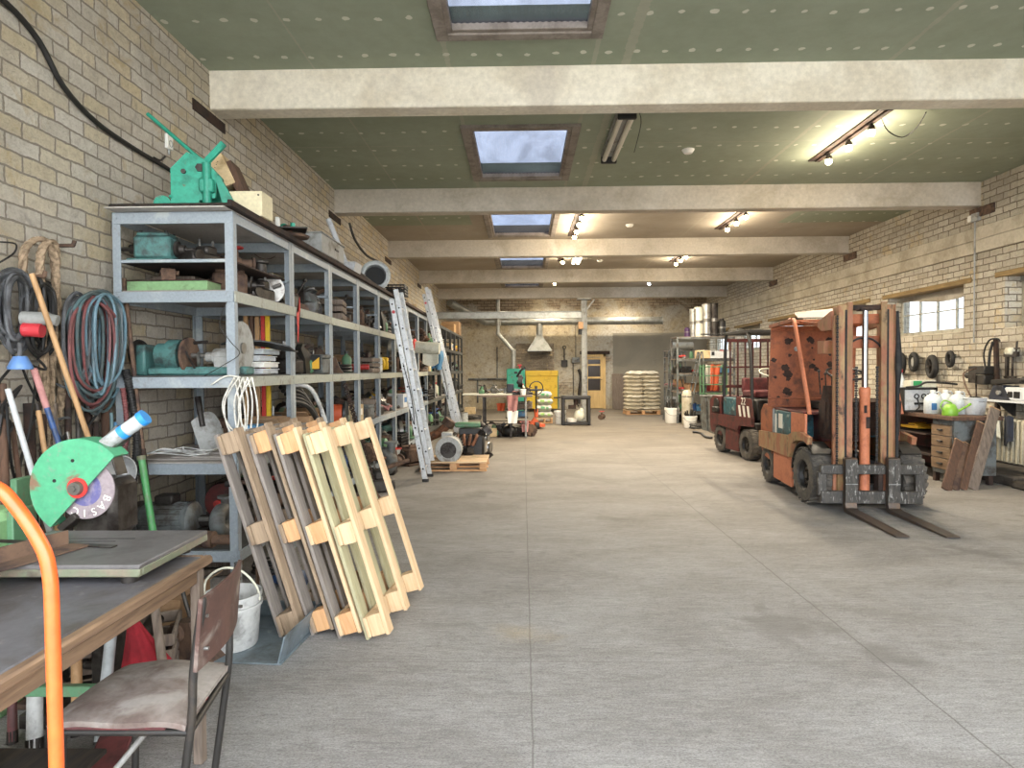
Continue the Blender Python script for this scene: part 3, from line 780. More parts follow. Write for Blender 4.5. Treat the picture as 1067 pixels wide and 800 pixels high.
def _wcrate(r):
    m=MB()
    for z in(.03,.09,.15):
        for s in(-1,1):m.bx(-.18,.18,s*.13-.006,s*.13+.006,z-.022,z+.022);m.bx(s*.18-.006,s*.18+.006,-.13,.13,z-.022,z+.022)
    m.bx(-.18,.18,-.13,.13,0,.01);part('slats',m,'wood_old',r)
    part('scrap_metal',MB().box((-.05,0,.1),(.2,.06,.05),rot=(.3,.4,.2)).cyl((.02,-.08,.07),(.1,.08,.17),.03).box((.08,.03,.1),(.1,.12,.04),rot=(.5,.1,.8)).torus((-.07,.03,.15),.05,.012,(.3,.3,1)),'steel_dark',r)
P('wooden_crate','crate',_wcrate)
def _rag(r):
    s=Random3=random.Random(3);ph=[s.uniform(0,6) for _ in range(4)]
    part('cloth',MB().grid(lambda u,v:(-.16+.32*u,-.12+.24*v,.03+.035*abs(sin(5*u+ph[0]+2*v))+.02*sin(9*v+ph[1]+3*u)+.02),14,12,.008),'pink_cloth',r)
P('crumpled_rag','cloth',_rag)
def _bearing(r):
    part('outer_ring',MB().lathe([(.075,0),(.1,0),(.1,.045),(.075,.045),(.075,0)],seg=28,caps=False),'steel',r)
    m=MB();[m.sphere((cos(a)*.062,sin(a)*.062,.022),.015,seg=8,rg=6) for a in[2*pi*k/10 for k in range(10)]];m.lathe([(.03,0),(.05,0),(.05,.045),(.03,.045),(.03,0)],seg=24,caps=False);part('inner_ring',m,'steel_dark',r)
P('ball_bearing','bearing',_bearing)
def _hoist(r):
    part('body',MB().cyl((-.08,0,.1),(.08,0,.1),.08,seg=20).box((0,0,.1),(.05,.2,.14),b=.02),'yellow_paint',r)
    m=MB()
    for i in range(12):m.torus((-.02+.03*sin(i*1.1),.09+.02*cos(i*2.1),.02+.007*(i%4)+.01),.018,.005,(i%2,1-(i%2),.3),10,6)
    part('chain',m,'steel_dark',r);part('hook',MB().torus((0,-.12,.1),.03,.009,(1,0,0),14,6,0,4.6),'steel',r)
P('chain_hoist','hoist',_hoist)
def _grinder(r):
    part('body',MB().cyl((0,-.1,.06),(0,.14,.06),.035,.028).box((0,-.12,.06),(.06,.06,.06),b=.015),'red_paint',r)
    part('disc',MB().cyl((.0,-.14,.03),(.0,-.14,.036),.06,seg=24),'steel_dark',r);part('guard',MB().lathe([(.066,0),(.066,.03),(.03,.03)],(0,-.14,.02),seg=20,caps=False),'steel',r)
P('angle_grinder','grinder',_grinder)
def _drum(r):
    part('drum',MB().lathe([(0,0),(.12,0),(.12,.02),(.045,.03),(.045,.12),(.12,.13),(.12,.15),(0,.15)],(0,-.075,.12),(0,1,0),seg=26),'black_plastic',r)
    part('wound_cable',MB().lathe([(.045,.03),(.09,.032),(.09,.118),(.045,.12)],(0,-.075,.12),(0,1,0),seg=26,caps=False),'bright_orange',r)
    part('stand',MB().tube([(-.1,-.09,0),(0,-.09,.24),(.1,-.09,0)],.007,8,sub=1).tube([(-.1,.09,0),(0,.09,.24),(.1,.09,0)],.007,8,sub=1),'steel_dark',r)
P('cable_reel','reel',_drum)
def _junk(r,seed,mats):
    s=random.Random(seed)
    for j,mt in enumerate(mats):
        k=['toothed_drum','bent_bracket','housing','pipe_stub','round_flange'][j]
        c=Vector((s.uniform(-.08,.08),s.uniform(-.06,.06),0))
        if j==0:m=MB();gear(m,c+Vector((0,-.06,.1)),.1,.09,14,(.3,1,.1))
        elif j==1:m=MB().prism([(-.15,0),(.02,0),(.04,.12),(.12,.2),(.08,.24),(-.02,.16),(-.15,.05)],c+Vector((.05,.05,0)),'x' if seed%2 else 'y',.05)
        elif j==2:m=MB().box(c+Vector((-.06,.06,.06)),(.14,.16,.12),rot=(0,0,s.uniform(0,2)),b=.02).cyl(c+Vector((-.06,.06,.1)),c+Vector((-.04,.04,.2)),.045,.035)
        elif j==3:m=MB().tube([c+Vector((.12,-.1,.03)),c+Vector((.0,-.02,.12)),c+Vector((-.06,.04,.22)),c+Vector((-.14,.06,.24))],.018,8)
        else:m=MB().lathe([(.03,0),(.07,0),(.07,.02),(.04,.03),(.04,.07),(.03,.07)],c+Vector((.1,.04,.02)),(s.uniform(-.6,.6),s.uniform(-.6,.6),1),seg=16,caps=False)
        part(k,m,mt,r)
P('steel_junk','machine parts',lambda r:_junk(r,3,['steel','steel_dark','grey_machine','steel','grey_light']))
P('dark_junk','machine parts',lambda r:_junk(r,8,['steel_dark','black_metal','green_dull','rust_dark','steel']))
P('rust_junk','machine parts',lambda r:_junk(r,15,['rust','rust_dark','steel_dark','rust','rust_orange']))
NOUN={'steel_junk':'heap of grey machine parts','dark_junk':'heap of greasy machine parts','rust_junk':'heap of rusty machine parts','gearbox':'teal gearbox','green_gearbox':'green gearbox','rusty_gearbox':'rusty gearbox','electric_motor':'grey electric motor','blue_motor':'dark blue electric motor','green_motor':'green electric motor','bench_vise':'blue vise','pipe_flange':'dark steel flange','gear_wheel':'dark gear wheel lying flat','upright_gear':'rusty gear wheel on edge','paint_can':'dirty white paint can','green_can':'green metal can','red_can':'red metal can','blue_can':'dark blue metal can','open_carton':'open brown carton','pale_carton':'open pale carton','closed_carton':'closed pale carton','white_box':'white box with blue patch','red_box':'red box','cable_coil':'coil of black cable','hose_coil':'coil of blue hose','upright_coil':'upright coil of grey cable','toolbox':'blue toolbox','grey_toolbox':'grey toolbox','oil_bottle':'cream bottle with red cap','yellow_bottle':'yellow bottle with black cap','green_bottle':'green bottle with black cap','gate_valve':'rusty valve with red handwheel','water_pump':'grey pump with round volute','lathe_chuck':'steel lathe chuck','machine_casting':'dark studded machine casting','rusty_bracket':'rusty bracket with lever','bar_bundle':'bundle of rusty bars','pipe_bundle':'bundle of steel pipes','plastic_crate':'black lattice crate of scrap','yellow_crate':'yellow lattice crate of scrap','wooden_crate':'slatted wooden crate of scrap','crumpled_rag':'crumpled pink rag','ball_bearing':'steel ball bearing','chain_hoist':'yellow chain hoist','angle_grinder':'red angle grinder','cable_reel':'black cable reel with orange cable'}
for _k,_n in(('steel_junk','machine_parts'),('dark_junk','machine_parts'),('rust_junk','machine_parts')):PROTO[_k][0].name=_n
def put(kind,loc,rotz,where,scale=1.,group=None,label=None):
    r,used=PROTO[kind];lab=label or (NOUN[kind]+' '+where)
    if not used:
        PROTO[kind][1]=True;r.location=loc;r.rotation_euler=(0,0,rotz);r.scale=(scale,)*3 if not hasattr(scale,'__len__') else scale
        r['label']=lab;LABELS.setdefault(lab,[]).append(r.name)
        if group:r['group']=group
        return r
    return dup(r,loc,rotz,lab,group or r['category']+'s of one kind, '+NOUN[kind],scale)
SH=['bottom','lower middle','upper middle','top']
HEAVY=['steel_junk','dark_junk','rust_junk','electric_motor','machine_casting','rusty_gearbox','water_pump','gearbox','green_gearbox','wooden_crate','plastic_crate','pipe_flange','lathe_chuck','upright_gear','gate_valve','green_motor','blue_motor','cable_coil','rusty_bracket']
LIGHT=['machine_casting','machine_casting','rusty_gearbox','steel_junk','steel_junk','dark_junk','dark_junk','rust_junk','rusty_bracket','gear_wheel','paint_can','green_can','closed_carton','white_box','open_carton','toolbox','grey_toolbox','oil_bottle','yellow_bottle','gate_valve','ball_bearing','pipe_flange','cable_coil','crumpled_rag','angle_grinder','chain_hoist','electric_motor','bench_vise','upright_gear','wooden_crate','green_bottle','plastic_crate','pale_carton','rusty_gearbox','upright_coil','hose_coil']
TOPL=['steel_junk','dark_junk','rust_junk','rust_junk','bar_bundle','pipe_bundle','machine_casting','rusty_bracket','pipe_flange','gear_wheel','gate_valve','rusty_gearbox','upright_gear','wooden_crate','cable_coil','electric_motor']
def fill(k,l,slots,pool,rnd):
    seen=set()
    for name,yf,xf in slots:
        kind=rnd.choice([q for q in pool if q not in seen]);seen.add(kind)
        z=LEV[l]+.085;loc=(RX0+(RX1-RX0)*xf,racky(k)+RP*yf,z)
        sc=rnd.uniform(.95,1.25)*(1.15 if l<2 else 1.05)
        rz=rnd.choice([0,pi/2,pi,-pi/2])+rnd.uniform(-.3,.3)
        if kind in('bar_bundle','pipe_bundle'):rz=rnd.uniform(-.06,.06);loc=(loc[0],racky(k)+RP*.5,z);sc=1.
        if kind in('upright_gear','lathe_chuck','cable_reel'):rz=pi/2+rnd.uniform(-.4,.4)
        if kind in('closed_carton','white_box','red_box'):rz=rnd.uniform(-.1,.1)
        w='on %s shelf of %s, %s'%(SH[l],('%s rack from camera'%ORD[k]) if k<14 else 'farthest rack',name)
        put(kind,loc,rz,w,sc)
S6=[('near end',.17,.76),('middle',.5,.78),('far end',.83,.76),('near rear',.2,.3),('rear middle',.52,.3),('far rear',.84,.3)]
S4=[('near end',.17,.76),('middle',.5,.78),('far end',.83,.76),('near rear',.25,.3),('far rear',.75,.3)]
S3=[('near end',.17,.74),('middle',.5,.74),('far end',.83,.74)]
rr=random.Random(11)
for k in range(1,NR):
    for l in range(4):
        sl=S6 if k<7 else S4 if k<10 else S3
        fill(k,l,sl,HEAVY if l==0 else TOPL if l==3 and k<8 else LIGHT,rr)
    # goods on the floor under the bottom shelf are out of sight
# ================================================================ contents of the nearest rack
Z0,Z1,Z2,Z3=[z+.086 for z in LEV]
put('gearbox',(-2.6,4.5,2.27),.1,'with two round knobs on the upper rail of the nearest rack',1.05)
put('machine_casting',(-2.35,4.62,2.27),1.2,'beside the two-knob gearbox under the nearest rack roof',.9)
put('gate_valve',(-2.2,4.85,2.27),.6,'under the roof of the nearest rack',.9)
put('pipe_flange',(-2.12,5.12,2.27),.2,'under the roof of the nearest rack by its far post',.8)
single('steel_plate',MB().bx(-2.78,-1.99,4.3,5.3,2.255,2.268),'rust_dark','rusty plate bridging the upper rails of the nearest rack under its roof','plate')
t=thing('green_tray','long flat green tray at the front of the nearest rack, top shelf','tray',(-2.44,4.42,Z3))
part('tray_body',MB().box((0,0,.035),(.56,.2,.07),b=.005),'green_light',t);part('rim',MB().box((0,0,.073),(.57,.21,.008)),'rust_dark',t)
put('rusty_bracket',(-2.5,4.45,Z3+.078),.5,'lying in the green tray on the nearest rack',.55)
for n,(k,x,y,rz,s) in enumerate([('rusty_gearbox',-2.2,4.75,.4,1.),('machine_casting',-2.12,5.0,1.4,1.),('lathe_chuck',-2.08,5.2,.3,.9),('wooden_crate',-2.6,4.8,0,.9),('gate_valve',-2.5,5.1,1,.9),('green_gearbox',-2.25,5.15,.3,.8)]):
    put(k,(x,y,Z3),rz,['behind the green tray on the nearest rack','at the open front of the nearest rack, top shelf','at the far post of the nearest rack, top shelf','deep in the top shelf of the nearest rack','by the wall on the top shelf of the nearest rack','at the back of the nearest rack, top shelf'][n],s)
# dividing head / bench lathe on the upper middle shelf
t=thing('bench_grinder_lathe','teal headstock with round flanges and grey motor on the nearest rack','machine',(-2.4,4.5,Z2))
part('bed',MB().box((.1,0,.03),(.7,.16,.06),b=.015),'teal_paint',t)
part('headstock',MB().box((-.3,0,.11),(.07,.16,.22),b=.012).cyl((-.12,0,.14),(-.03,0,.14),.115,seg=28).cyl((-.2,0,.14),(-.12,0,.14),.09,seg=24),'teal_paint',t)
part('face_plate',MB().lathe([(0,0),(.13,0),(.13,.02),(.05,.03),(0,.03)],(0,0,.14),(1,0,0),seg=28),'rust',t)
part('handwheel',MB().lathe([(0,0),(.1,0),(.11,.02),(.1,.04),(.04,.05),(0,.06)],(-.33,0,.15),(-1,0,0),seg=24),'steel_dark',t)
part('motor_body',MB().cyl((.2,0,.13),(.36,0,.13),.06,seg=20).box((.28,0,.09),(.12,.14,.08)).cyl((.14,0,.13),(.2,0,.13),.035),'grey_light',t)
part('spindle',MB().cyl((.03,0,.14),(.2,0,.14),.018).torus((.08,0,.11),.05,.01,(1,.4,0),16,6),'steel',t)
part('lever',MB().cyl((.0,-.06,.2),(.1,-.1,.05),.008,seg=8).cyl((-.16,.03,.22),(.12,.05,.24),.012,seg=8),'steel_dark',t)
t=thing('grinding_wheel','large grey abrasive disc standing on edge behind the front post of the nearest rack','disc',(-1.99,4.42,Z2))
part('disc',MB().cyl((-.03,.05,.19),(.0,.05,.19),.19,seg=36),'grey_light',t);part('hub',MB().cyl((-.04,.05,.19),(.012,.05,.19),.04),'steel',t)
for i,(z,x,y,w,c) in enumerate([(0,-2.22,5.1,.36,'white_paint'),(.052,-2.2,5.08,.34,'white_plastic'),(.104,-2.23,5.11,.33,'white_paint'),(.156,-2.2,5.09,.35,'dirty_white')]):
    t=thing('white_tray',['lowest white tray','second white tray from the bottom','third white tray from the bottom','uppermost white tray'][i]+' in the stack on the nearest rack','tray',(x,y,Z2+z),RND.uniform(-.06,.06),'stacked white trays on the nearest rack')
    part('tray_body',MB().box((0,0,.02),(w,.3,.036),b=.006),c,t);part('rim',MB().bx(-w/2-.008,w/2+.008,-.158,-.146,.036,.046).bx(-w/2-.008,w/2+.008,.146,.158,.036,.046).bx(-w/2-.008,-w/2+.004,-.15,.15,.036,.046).bx(w/2-.004,w/2+.008,-.15,.15,.036,.046),c,t)
single('red_case',MB().box((0,0,.02),(.12,.09,.04),b=.008),'red_plastic','small red plastic case beside the lowest white tray','case',(-2.4,4.83,Z2))
m=MB();m.grid(lambda u,v:(-2.36+.5*u,4.92+.2*v+.1*u,Z2+.235+.03*sin(3*u+2*v)-.05*max(0,u-.6)),14,8,.012)
single('black_bag',m,'black_plastic','black flat bag draped over the white trays','bag')
# lower middle shelf: shovel blades, wires, blue case, boards
t=thing('shovel_blade','worn grey shovel blade standing against the wall on the nearest rack','shovel blade',(-2.42,4.7,Z1))
part('blade',MB().grid(lambda u,v:(-.1+.22*u+.06*v,.05+.05*sin(pi*u)*(1-v*.4)+.02*v,.01+.3*(1-v)*(.75+.25*sin(pi*u))),10,8,.005),'grey_light',t)
part('socket',MB().cyl((-.02,.07,.2),(-.08,.12,.42),.02,.024),'steel_dark',t)
m=MB();m.prism([(-.16,0),(.16,0),(.16,.09),(.11,.16),(.04,.2),(-.05,.2),(-.12,.16),(-.16,.09)],(0,0,0),'y',.2)
t=thing('blue_case','light blue rounded case on the nearest rack behind the white rope','case',(-2.1,4.9,Z1));part('case_body',m,'blue_paint',t)
part('seam',MB().bx(-.165,.165,-.103,-.098,.085,.095),'steel_dark',t)
m=MB()
for i in range(9):
    a=RND.uniform(-.3,.3);m.tube([(-2.72+.04*i,4.36+.02*(i%3),Z1+.02+.008*i),(-2.6+.03*i,4.4+a*.2,Z1+.05+.01*(i%4)),(-2.35+.02*i,4.38+a*.3,Z1+.04+.012*(i%3)),(-2.24,4.4+.03*i,Z1+.015+.006*i)],.004,5)
single('wire_bundle',m,'wire_white','tangle of white wires at the front of the nearest rack','wires')
for i,(x,y,z,w,d,rz) in enumerate([(-2.35,4.55,0,.7,.4,.04),(-2.2,4.5,.013,.5,.3,-.05),(-2.1,4.6,.026,.45,.25,.1)]):
    single('grey_sheet',MB().box((0,0,.006),(w,d,.012)),'board_grey',['lowest','middle','uppermost'][i]+' thin grey sheet under the shovel blade on the nearest rack','sheet',(x,y,Z1+z),rz,'grey sheets on the nearest rack')
put('open_carton',(-2.12,5.12,Z1),.1,'low in the nearest rack behind the pallets',1.2)
# bottom shelf: two motors, reel
put('electric_motor',(-2.55,4.52,Z0),0,'lying at the front of the nearest rack, bottom shelf',1.35)
put('water_pump',(-2.2,4.55,Z0),pi/2,'coupled beside the big grey motor, bottom shelf',1.2)
t=thing('red_flywheel','dark red flywheel housing behind the bottom-shelf motors of the nearest rack','flywheel',(-2.3,4.85,Z0))
part('housing',MB().lathe([(0,0),(.14,0),(.15,.03),(.14,.07),(.05,.08),(0,.08)],(0,0,.22),(0,-1,0),seg=26),'maroon',t);part('nose',MB().cyl((0,-.08,.22),(0,-.16,.22),.035,.03),'red_paint',t);part('foot',MB().box((0,0,.05),(.18,.1,.1),b=.01),'maroon',t)
put('machine_casting',(-2.35,5.1,Z0),.2,'bottom shelf of the nearest rack behind the flywheel',1.1)
t=thing('drive_shaft','thick rusty drive shaft with yoke at the front of the bottom shelf, nearest rack','shaft',(-2.35,4.33,Z0))
part('tube',MB().cyl((-.35,0,.05),(.05,0,.05),.032),'rust_dark',t);part('yoke',MB().cyl((.05,0,.05),(.12,0,.05),.055).cyl((.14,0,.05),(.2,0,.05),.06).cyl((.2,0,.05),(.34,0,.05),.035),'rust',t)
# white rope hanging over the post of the nearest rack
m=MB()
for i in range(5):
    x=-1.945+.03*i;d=RND.uniform(.24,.42);w=RND.uniform(.02,.08)
    m.tube([(x,4.235,1.46),(x-w-.02,4.225,1.3),(x-w,4.22,1.46-d),(x+.01,4.22,1.42-d-.04),(x+w*.6,4.225,1.46-d+.02),(x+.03,4.235,1.3),(x,4.235,1.46)],.0055,6,False,5)
m.tube([(-1.9,4.235,1.46),(-2.0,4.23,1.47),(-2.1,4.225,1.41)],.006,6)
single('white_rope',m,'rope_white','white rope looped over the front post of the nearest rack','rope')
m=MB().tube([(-1.99,4.24,1.97),(-2.03,4.22,1.82),(-1.96,4.22,1.7),(-1.9,4.22,1.62),(-2.0,4.22,1.55),(-2.16,4.25,1.47)],.003,5)
single('thin_wire',m,'steel_dark','thin dark wire dangling from the top shelf of the nearest rack','wire')
# items in the second rack that read clearly
t=thing('white_standpipe','off-white pipe standing upright with ball top in the second rack','pipe',(-2.08,5.62,Z1))
part('tube',MB().cyl((0,0,0),(0,0,.78),.03),'plastic_cream',t);part('ball_top',MB().sphere((0,0,.82),.045),'plastic_cream',t);part('joint',MB().cyl((0,0,.3),(0,0,.36),.038).cyl((0,0,.66),(0,0,.7),.038),'dirty_white',t)
m=MB()
for i in range(5):m.tube([(-2.1+.02*i,5.45,1.36-.03*i),(-2.02+.02*i,5.7,1.33-.04*i),(-1.93,5.95+.03*i,1.0-.03*i),(-1.9,6.1+.03*i,.6),(-1.92,6.2,.3)],.022 if i!=2 else .016,8)
single('black_hoses',m,'cable_black','thick black hoses bending out of the second rack behind the pallets','hose')
single('grey_hose',MB().tube([(-2.02,5.5,1.38),(-1.93,5.72,1.34),(-1.88,5.95,1.05),(-1.86,6.1,.7)],.02,8),'wire_white','light grey corrugated hose over the black hoses by the second rack','hose')
t=thing('red_pennant','narrow red triangle hanging behind the far post of the nearest rack','sign',(-1.93,5.42,2.0));part('sheet',MB().prism([(-.02,0),(.06,.02),(.05,.14),(.0,-.25)],(0,0,0),'x',.004),'red_tape',t)
for i,(px,py,c,l) in enumerate([(262,350,'wood_handle','brown'),(268,350,'red_paint','red'),(273,350,'yellow_paint','yellow'),(256,350,'wood_brown','dark brown'),(250,350,'wood_y','tan')]):
    p=at(px,py,y=5.28);single('upright_board',MB().box((0,0,0),(.035,.03,1.1+.03*i)),c,'%s narrow board standing behind the nearest rack shelf'%l,'board',(p.x,5.405 if i%2 else 5.40,1.42),0,'narrow boards standing at the end of the nearest rack')
t=thing('warning_plate','black and yellow warning triangle plate in the second rack','sign',(-2.0,5.98,1.58));part('plate',MB().box((0,0,0),(.16,.01,.14)),'black_plastic',t);part('triangle',MB().prism([(-.07,-.06),(.07,-.06),(.07,.05)],(0,-.007,0),'y',.004),'gold',t)
put('cable_reel',(-2.02,6.85,LEV[1]+.085),pi/2+.2,'on the third rack above the pallets',1.2)
# ================================================================ on top of the racks
T=2.626
g=at(205,205,y=4.55)
t=thing('lever_shear','green cast hand lever shear standing on the nearest rack top','shear',(g.x,4.6,T),.15)
part('side_plate',MB().prism([(-.17,0),(.02,0),(.02,.1),(.13,.12),(.14,.3),(.05,.4),(-.06,.44),(-.17,.32)],(0,-.07,0),'y',.03),'green_paint',t)
part('side_plate',MB().prism([(-.17,0),(.02,0),(.02,.1),(.13,.12),(.14,.3),(.05,.4),(-.06,.44),(-.17,.32)],(0,.07,0),'y',.03),'green_paint',t)
part('base_plate',MB().box((-.06,0,.012),(.26,.24,.024)).box((-.13,0,.17),(.02,.11,.3)).box((-.17,0,.12),(.02,.2,.02)),'green_paint',t)
part('blade_slide',MB().cyl((.08,-.1,.02),(.08,-.1,.36),.03).box((.08,-.1,.2),(.1,.05,.1),b=.01).prism([(.12,.3),(.17,.26),(.3,.02),(.2,.0)],(0,-.06,0),'y',.05),'green_paint',t)
part('rear_roller',MB().cyl((-.23,-.08,.07),(-.23,.1,.07),.06).box((-.2,0,.04),(.1,.1,.06)),'green_paint',t)
part('pivot_bolt',MB().cyl((.03,-.1,.33),(.03,-.085,.33),.03,seg=6),'steel_dark',t);part('pivot_bolt',MB().cyl((-.08,-.1,.3),(-.08,-.085,.3),.018,seg=6),'steel_dark',t)
part('long_lever',MB().tube([(.08,-.06,.36),(.0,-.05,.42),(-.17,-.04,.57),(-.34,-.02,.72)],.014,8,sub=3),'green_paint',t)
part('short_lever',MB().bar((.0,.02,.36),(.17,.0,.54),.03,.045),'green_paint',t)
p=at(238,185,y=4.85)
t=thing('ledger_carton','beige carton with dotted seam tilted behind the green shear','box',(at(236,200,y=4.98).x,4.98,T),0)
part('dark_support',MB().box((.02,.05,.14),(.2,.2,.28),b=.01),'rust_dark',t)
part('carton_body',MB().box((-.02,0,.42),(.15,.2,.25),rot=(0,-.42,.1),b=.006),'carton_pale',t)
part('dark_side',MB().box((.085,.02,.38),(.07,.2,.26),rot=(0,-.42,.1),b=.006),'wood_brown',t)
part('support_plate',MB().box((-.14,0,.3),(.02,.16,.36),rot=(0,-.42,0)),'rust_dark',t)
m=MB();[m.cyl((-.09+.0105*i,-.107,.33+.023*i),(-.09+.0105*i,-.1,.33+.023*i),.003,seg=6) for i in range(8)];part('seam_dots',m,'steel_dark',t)
p=at(255,203,y=5.0)
t=thing('cream_cabinet','cream metal box with small lock on the rack top right of the shear','box',(at(256,203,y=4.62).x,4.68,T));part('box_body',MB().box((0,0,.09),(.27,.2,.18),b=.004),'cream_paint',t);part('lock',MB().cyl((.11,-.105,.15),(.11,-.098,.15),.007),'steel_dark',t)
single('white_post',MB().box((0,0,.07),(.035,.04,.14),b=.01),'white_plastic','small white plastic post behind the cream metal box on the rack top','post',(at(289,210,y=5.2).x,5.2,T))
t=thing('saw_table_part','rusty disc and plate assembly on the rack top behind the cream box','machine part',(-1.98,5.35,T));part('plate',MB().box((0,0,.06),(.3,.3,.012),rot=(0,-.05,.4)),'steel_dark',t);part('disc',MB().lathe([(0,0),(.12,0),(.13,.015),(.1,.03),(0,.035)],(.05,0,.0)).cyl((0,0,.02),(0,0,.1),.04),'rust',t);part('green_knob',MB().cyl((.08,-.1,.07),(.08,-.1,.1),.02).sphere((-.05,.05,.1),.035),'green_paint',t)
p=at(327,260,y=6.2)
t=thing('grey_cabinet','pale grey flat metal box with lid on the rack top beyond the shear','box',(p.x,6.35,T));part('box_body',MB().box((0,0,.09),(.3,.75,.18),b=.006),'grey_light',t);part('lid',MB().box((0,0,.185),(.32,.77,.012)),'grey_light',t);part('handle',MB().box((.155,.1,.1),(.01,.12,.02)),'steel_dark',t)
# white pole stuck in a white box
p=at(360,278,y=7.5);q=at(342,228,y=7.4)
t=thing('drain_funnel','white tapered box with long white pipe rising from it on the rack top','pipe',(p.x,7.5,T))
part('box_body',MB().prism([(-.14,0),(.13,0),(.16,.14),(-.04,.14)],(0,0,0),'y',.3),'white_paint',t)
part('long_pipe',MB().cyl((.02,0,.1),(q.x-p.x,-.1,q.z-T),.032,seg=14),'white_paint',t)
single('black_hose_bunch',MB().tube([at(364,232,x=-2.7),at(370,250,x=-2.65),at(382,266,x=-2.6),at(396,274,x=-2.55),at(402,284,x=-2.5)],.02,8),'cable_black','black hose arching down the wall above the fan cowl','hose')
single('black_hose_bunch',MB().tube([(-2.3,7.2,T+.34),(-2.12,7.6,T+.16),(-2.08,8.2,T+.12),(-2.0,8.6,T+.03)],.018,8),'cable_black','black hose curling over the rack top beside the white pipe','hose')
p=at(391,292,y=9.)
t=thing('ventilation_cowl','round white fan cowl with black opening on the rack top','fan',(p.x,9.0,T))
part('cowl',MB().lathe([(.0,-.08),(.16,-.08),(.2,.0),(.21,.12),(.18,.14),(.15,.13),(.14,.02),(0,.0)],(0,0,.2),(0.25,-.95,.1),seg=28),'dirty_white',t)
part('fan_blades',MB().cyl((0.005,-.02,.2),(.02,-.07,.21),.135,seg=24),'black_plastic',t);part('foot_plate',MB().box((0,-.0,.012),(.24,.2,.024)),'steel_dark',t)
put('plastic_crate',(at(410,296,y=9.6).x,9.65,T),0,'on the rack top by the head of the nearer ladder',1.0)
for i,(k,x,y,s) in enumerate([('rusty_gearbox',-2.3,10.4,.8),('pipe_bundle',-2.2,11.6,1.),('machine_casting',-2.15,10.9,1.),('closed_carton',-2.3,12.7,1.2),('cable_coil',-2.4,8.4,1.),('machine_casting',-2.4,6.95,1.),('pipe_bundle',-2.4,5.9,1.)]):
    put(k,(x,y,T),.1*i,'on the rack tops, '+['past the black crate','past both ladders','between the two ladder heads','beyond the far ladder head','behind the white fan cowl','by the foot of the white pipe','between the cream box and the grey box'][i],s)
for i,(y,w,h,c) in enumerate([(20.0,.55,.42,'carton'),(19.2,.4,.3,'wood_y')]):
    t=thing('carton_box',['large brown carton on the last rack top by the back wall','smaller tan carton on the rack tops before the large one'][i],'box',(-2.25,y,2.585));part('box_body',MB().box((0,0,h/2),(w,.6,h),b=.005),c,t);part('tape',MB().box((0,0,h+.001),(.05,.6,.003),b=0),'carton_pale',t)
# ================================================================ left wall: switch, cable
t=thing('mains_socket','small white double socket on the brick wall above the green shear','socket',at(176,148,x=XL+.02));part('plate',MB().box((0,0,0),(.03,.085,.12),b=.008),'white_plastic',t);part('socket_ring',MB().torus((.016,0,-.015),.025,.004,(1,0,0),18,6).cyl((0,0,-.06),(0,0,-.1),.008,seg=8),'dirty_white',t)
m=MB().tube([at(-40,-25,x=XL+.03),at(5,2,x=XL+.025),at(40,42,x=XL+.025),at(66,90,x=XL+.03),at(100,127,x=XL+.025),at(140,155,x=XL+.025),at(178,178,x=XL+.03),at(182,190,x=XL+.1),at(190,206,x=XL+.25)],.017,10)
single('black_cable',m,'cable_black','thick black cable sweeping down the left brick wall to the racks','cable')
single('cable_clip',MB().tube([at(160,164,x=XL+.04),at(167,167,x=XL+.05),at(172,163,x=XL+.02)],.008,6),'steel_dark','bent grey hook holding the black cable on the wall','hook')
# ---- hooks and what hangs from them
def W(px,py,o=.05):return at(px,py,x=XL+o)
def hook(px,py,lab):
    p=W(px,py,.0);m=MB().cyl(p,(p.x+.16,p.y-.0,p.z+.0),.012,seg=8).cyl((p.x+.155,p.y,p.z),(p.x+.165,p.y,p.z+.03),.012,seg=8)
    single('steel_peg',m,'rust',lab,'peg',group='steel pegs in the left wall')
hook(50,256,'rusty steel peg in the wall carrying the hemp rope');hook(18,288,'steel peg carrying the grey cable coil at the left edge');hook(112,312,'steel peg carrying the coloured welding hoses')
def hang(name,mat,lab,cat,cx,top,bot,wpx,n,r,o=.06,seed=1,spread=.05):
    s=random.Random(seed);m=MB()
    for i in range(n):
        w=wpx*s.uniform(.35,1.);b=bot-s.uniform(0,.22)*(bot-top);ox=o+s.uniform(0,spread*2.2);dx=s.uniform(-.12,.12)*wpx
        tp=top+s.uniform(-4,6)
        c=cx+dx
        L=[(c,tp),(c-w*.42,tp+(b-tp)*.14),(c-w*.5,tp+(b-tp)*.5),(c-w*.36,tp+(b-tp)*.86),(c,b),(c+w*.36,tp+(b-tp)*.86),(c+w*.5,tp+(b-tp)*.5),(c+w*.42,tp+(b-tp)*.14)]
        P_=[W(a,e,ox+.018*sin(k*1.3+i)) for k,(a,e) in enumerate(L)]
        m.tube(P_,r,7,True,4)
    return single(name,m,mat,lab,cat)
hang('cable_coil','cable_grey','coil of thick grey cable hanging at the left edge of the picture','cable coil',16,284,368,44,13,.012,seed=2)
hang('cable_coil','cable_black','coil of black cable behind the red and grey plug','cable coil',42,292,372,32,10,.011,.05,seed=5)
hang('welding_hose','hose_teal','teal rubber hose hanging in long loops beside the rack','hose',100,306,432,62,12,.010,.08,seed=8)
hang('welding_hose','hose_red','dull red rubber hose hanging among the teal loops','hose',96,310,428,54,6,.009,.1,seed=13)
hang('welding_hose','hose_blue','light blue rubber hose on the outer side of the hanging loops','hose',110,308,420,48,5,.009,.12,seed=21)
hang('welding_hose','cable_grey','dark grey hose loops at the left of the welding hoses','hose',82,308,415,38,9,.011,.06,seed=34)
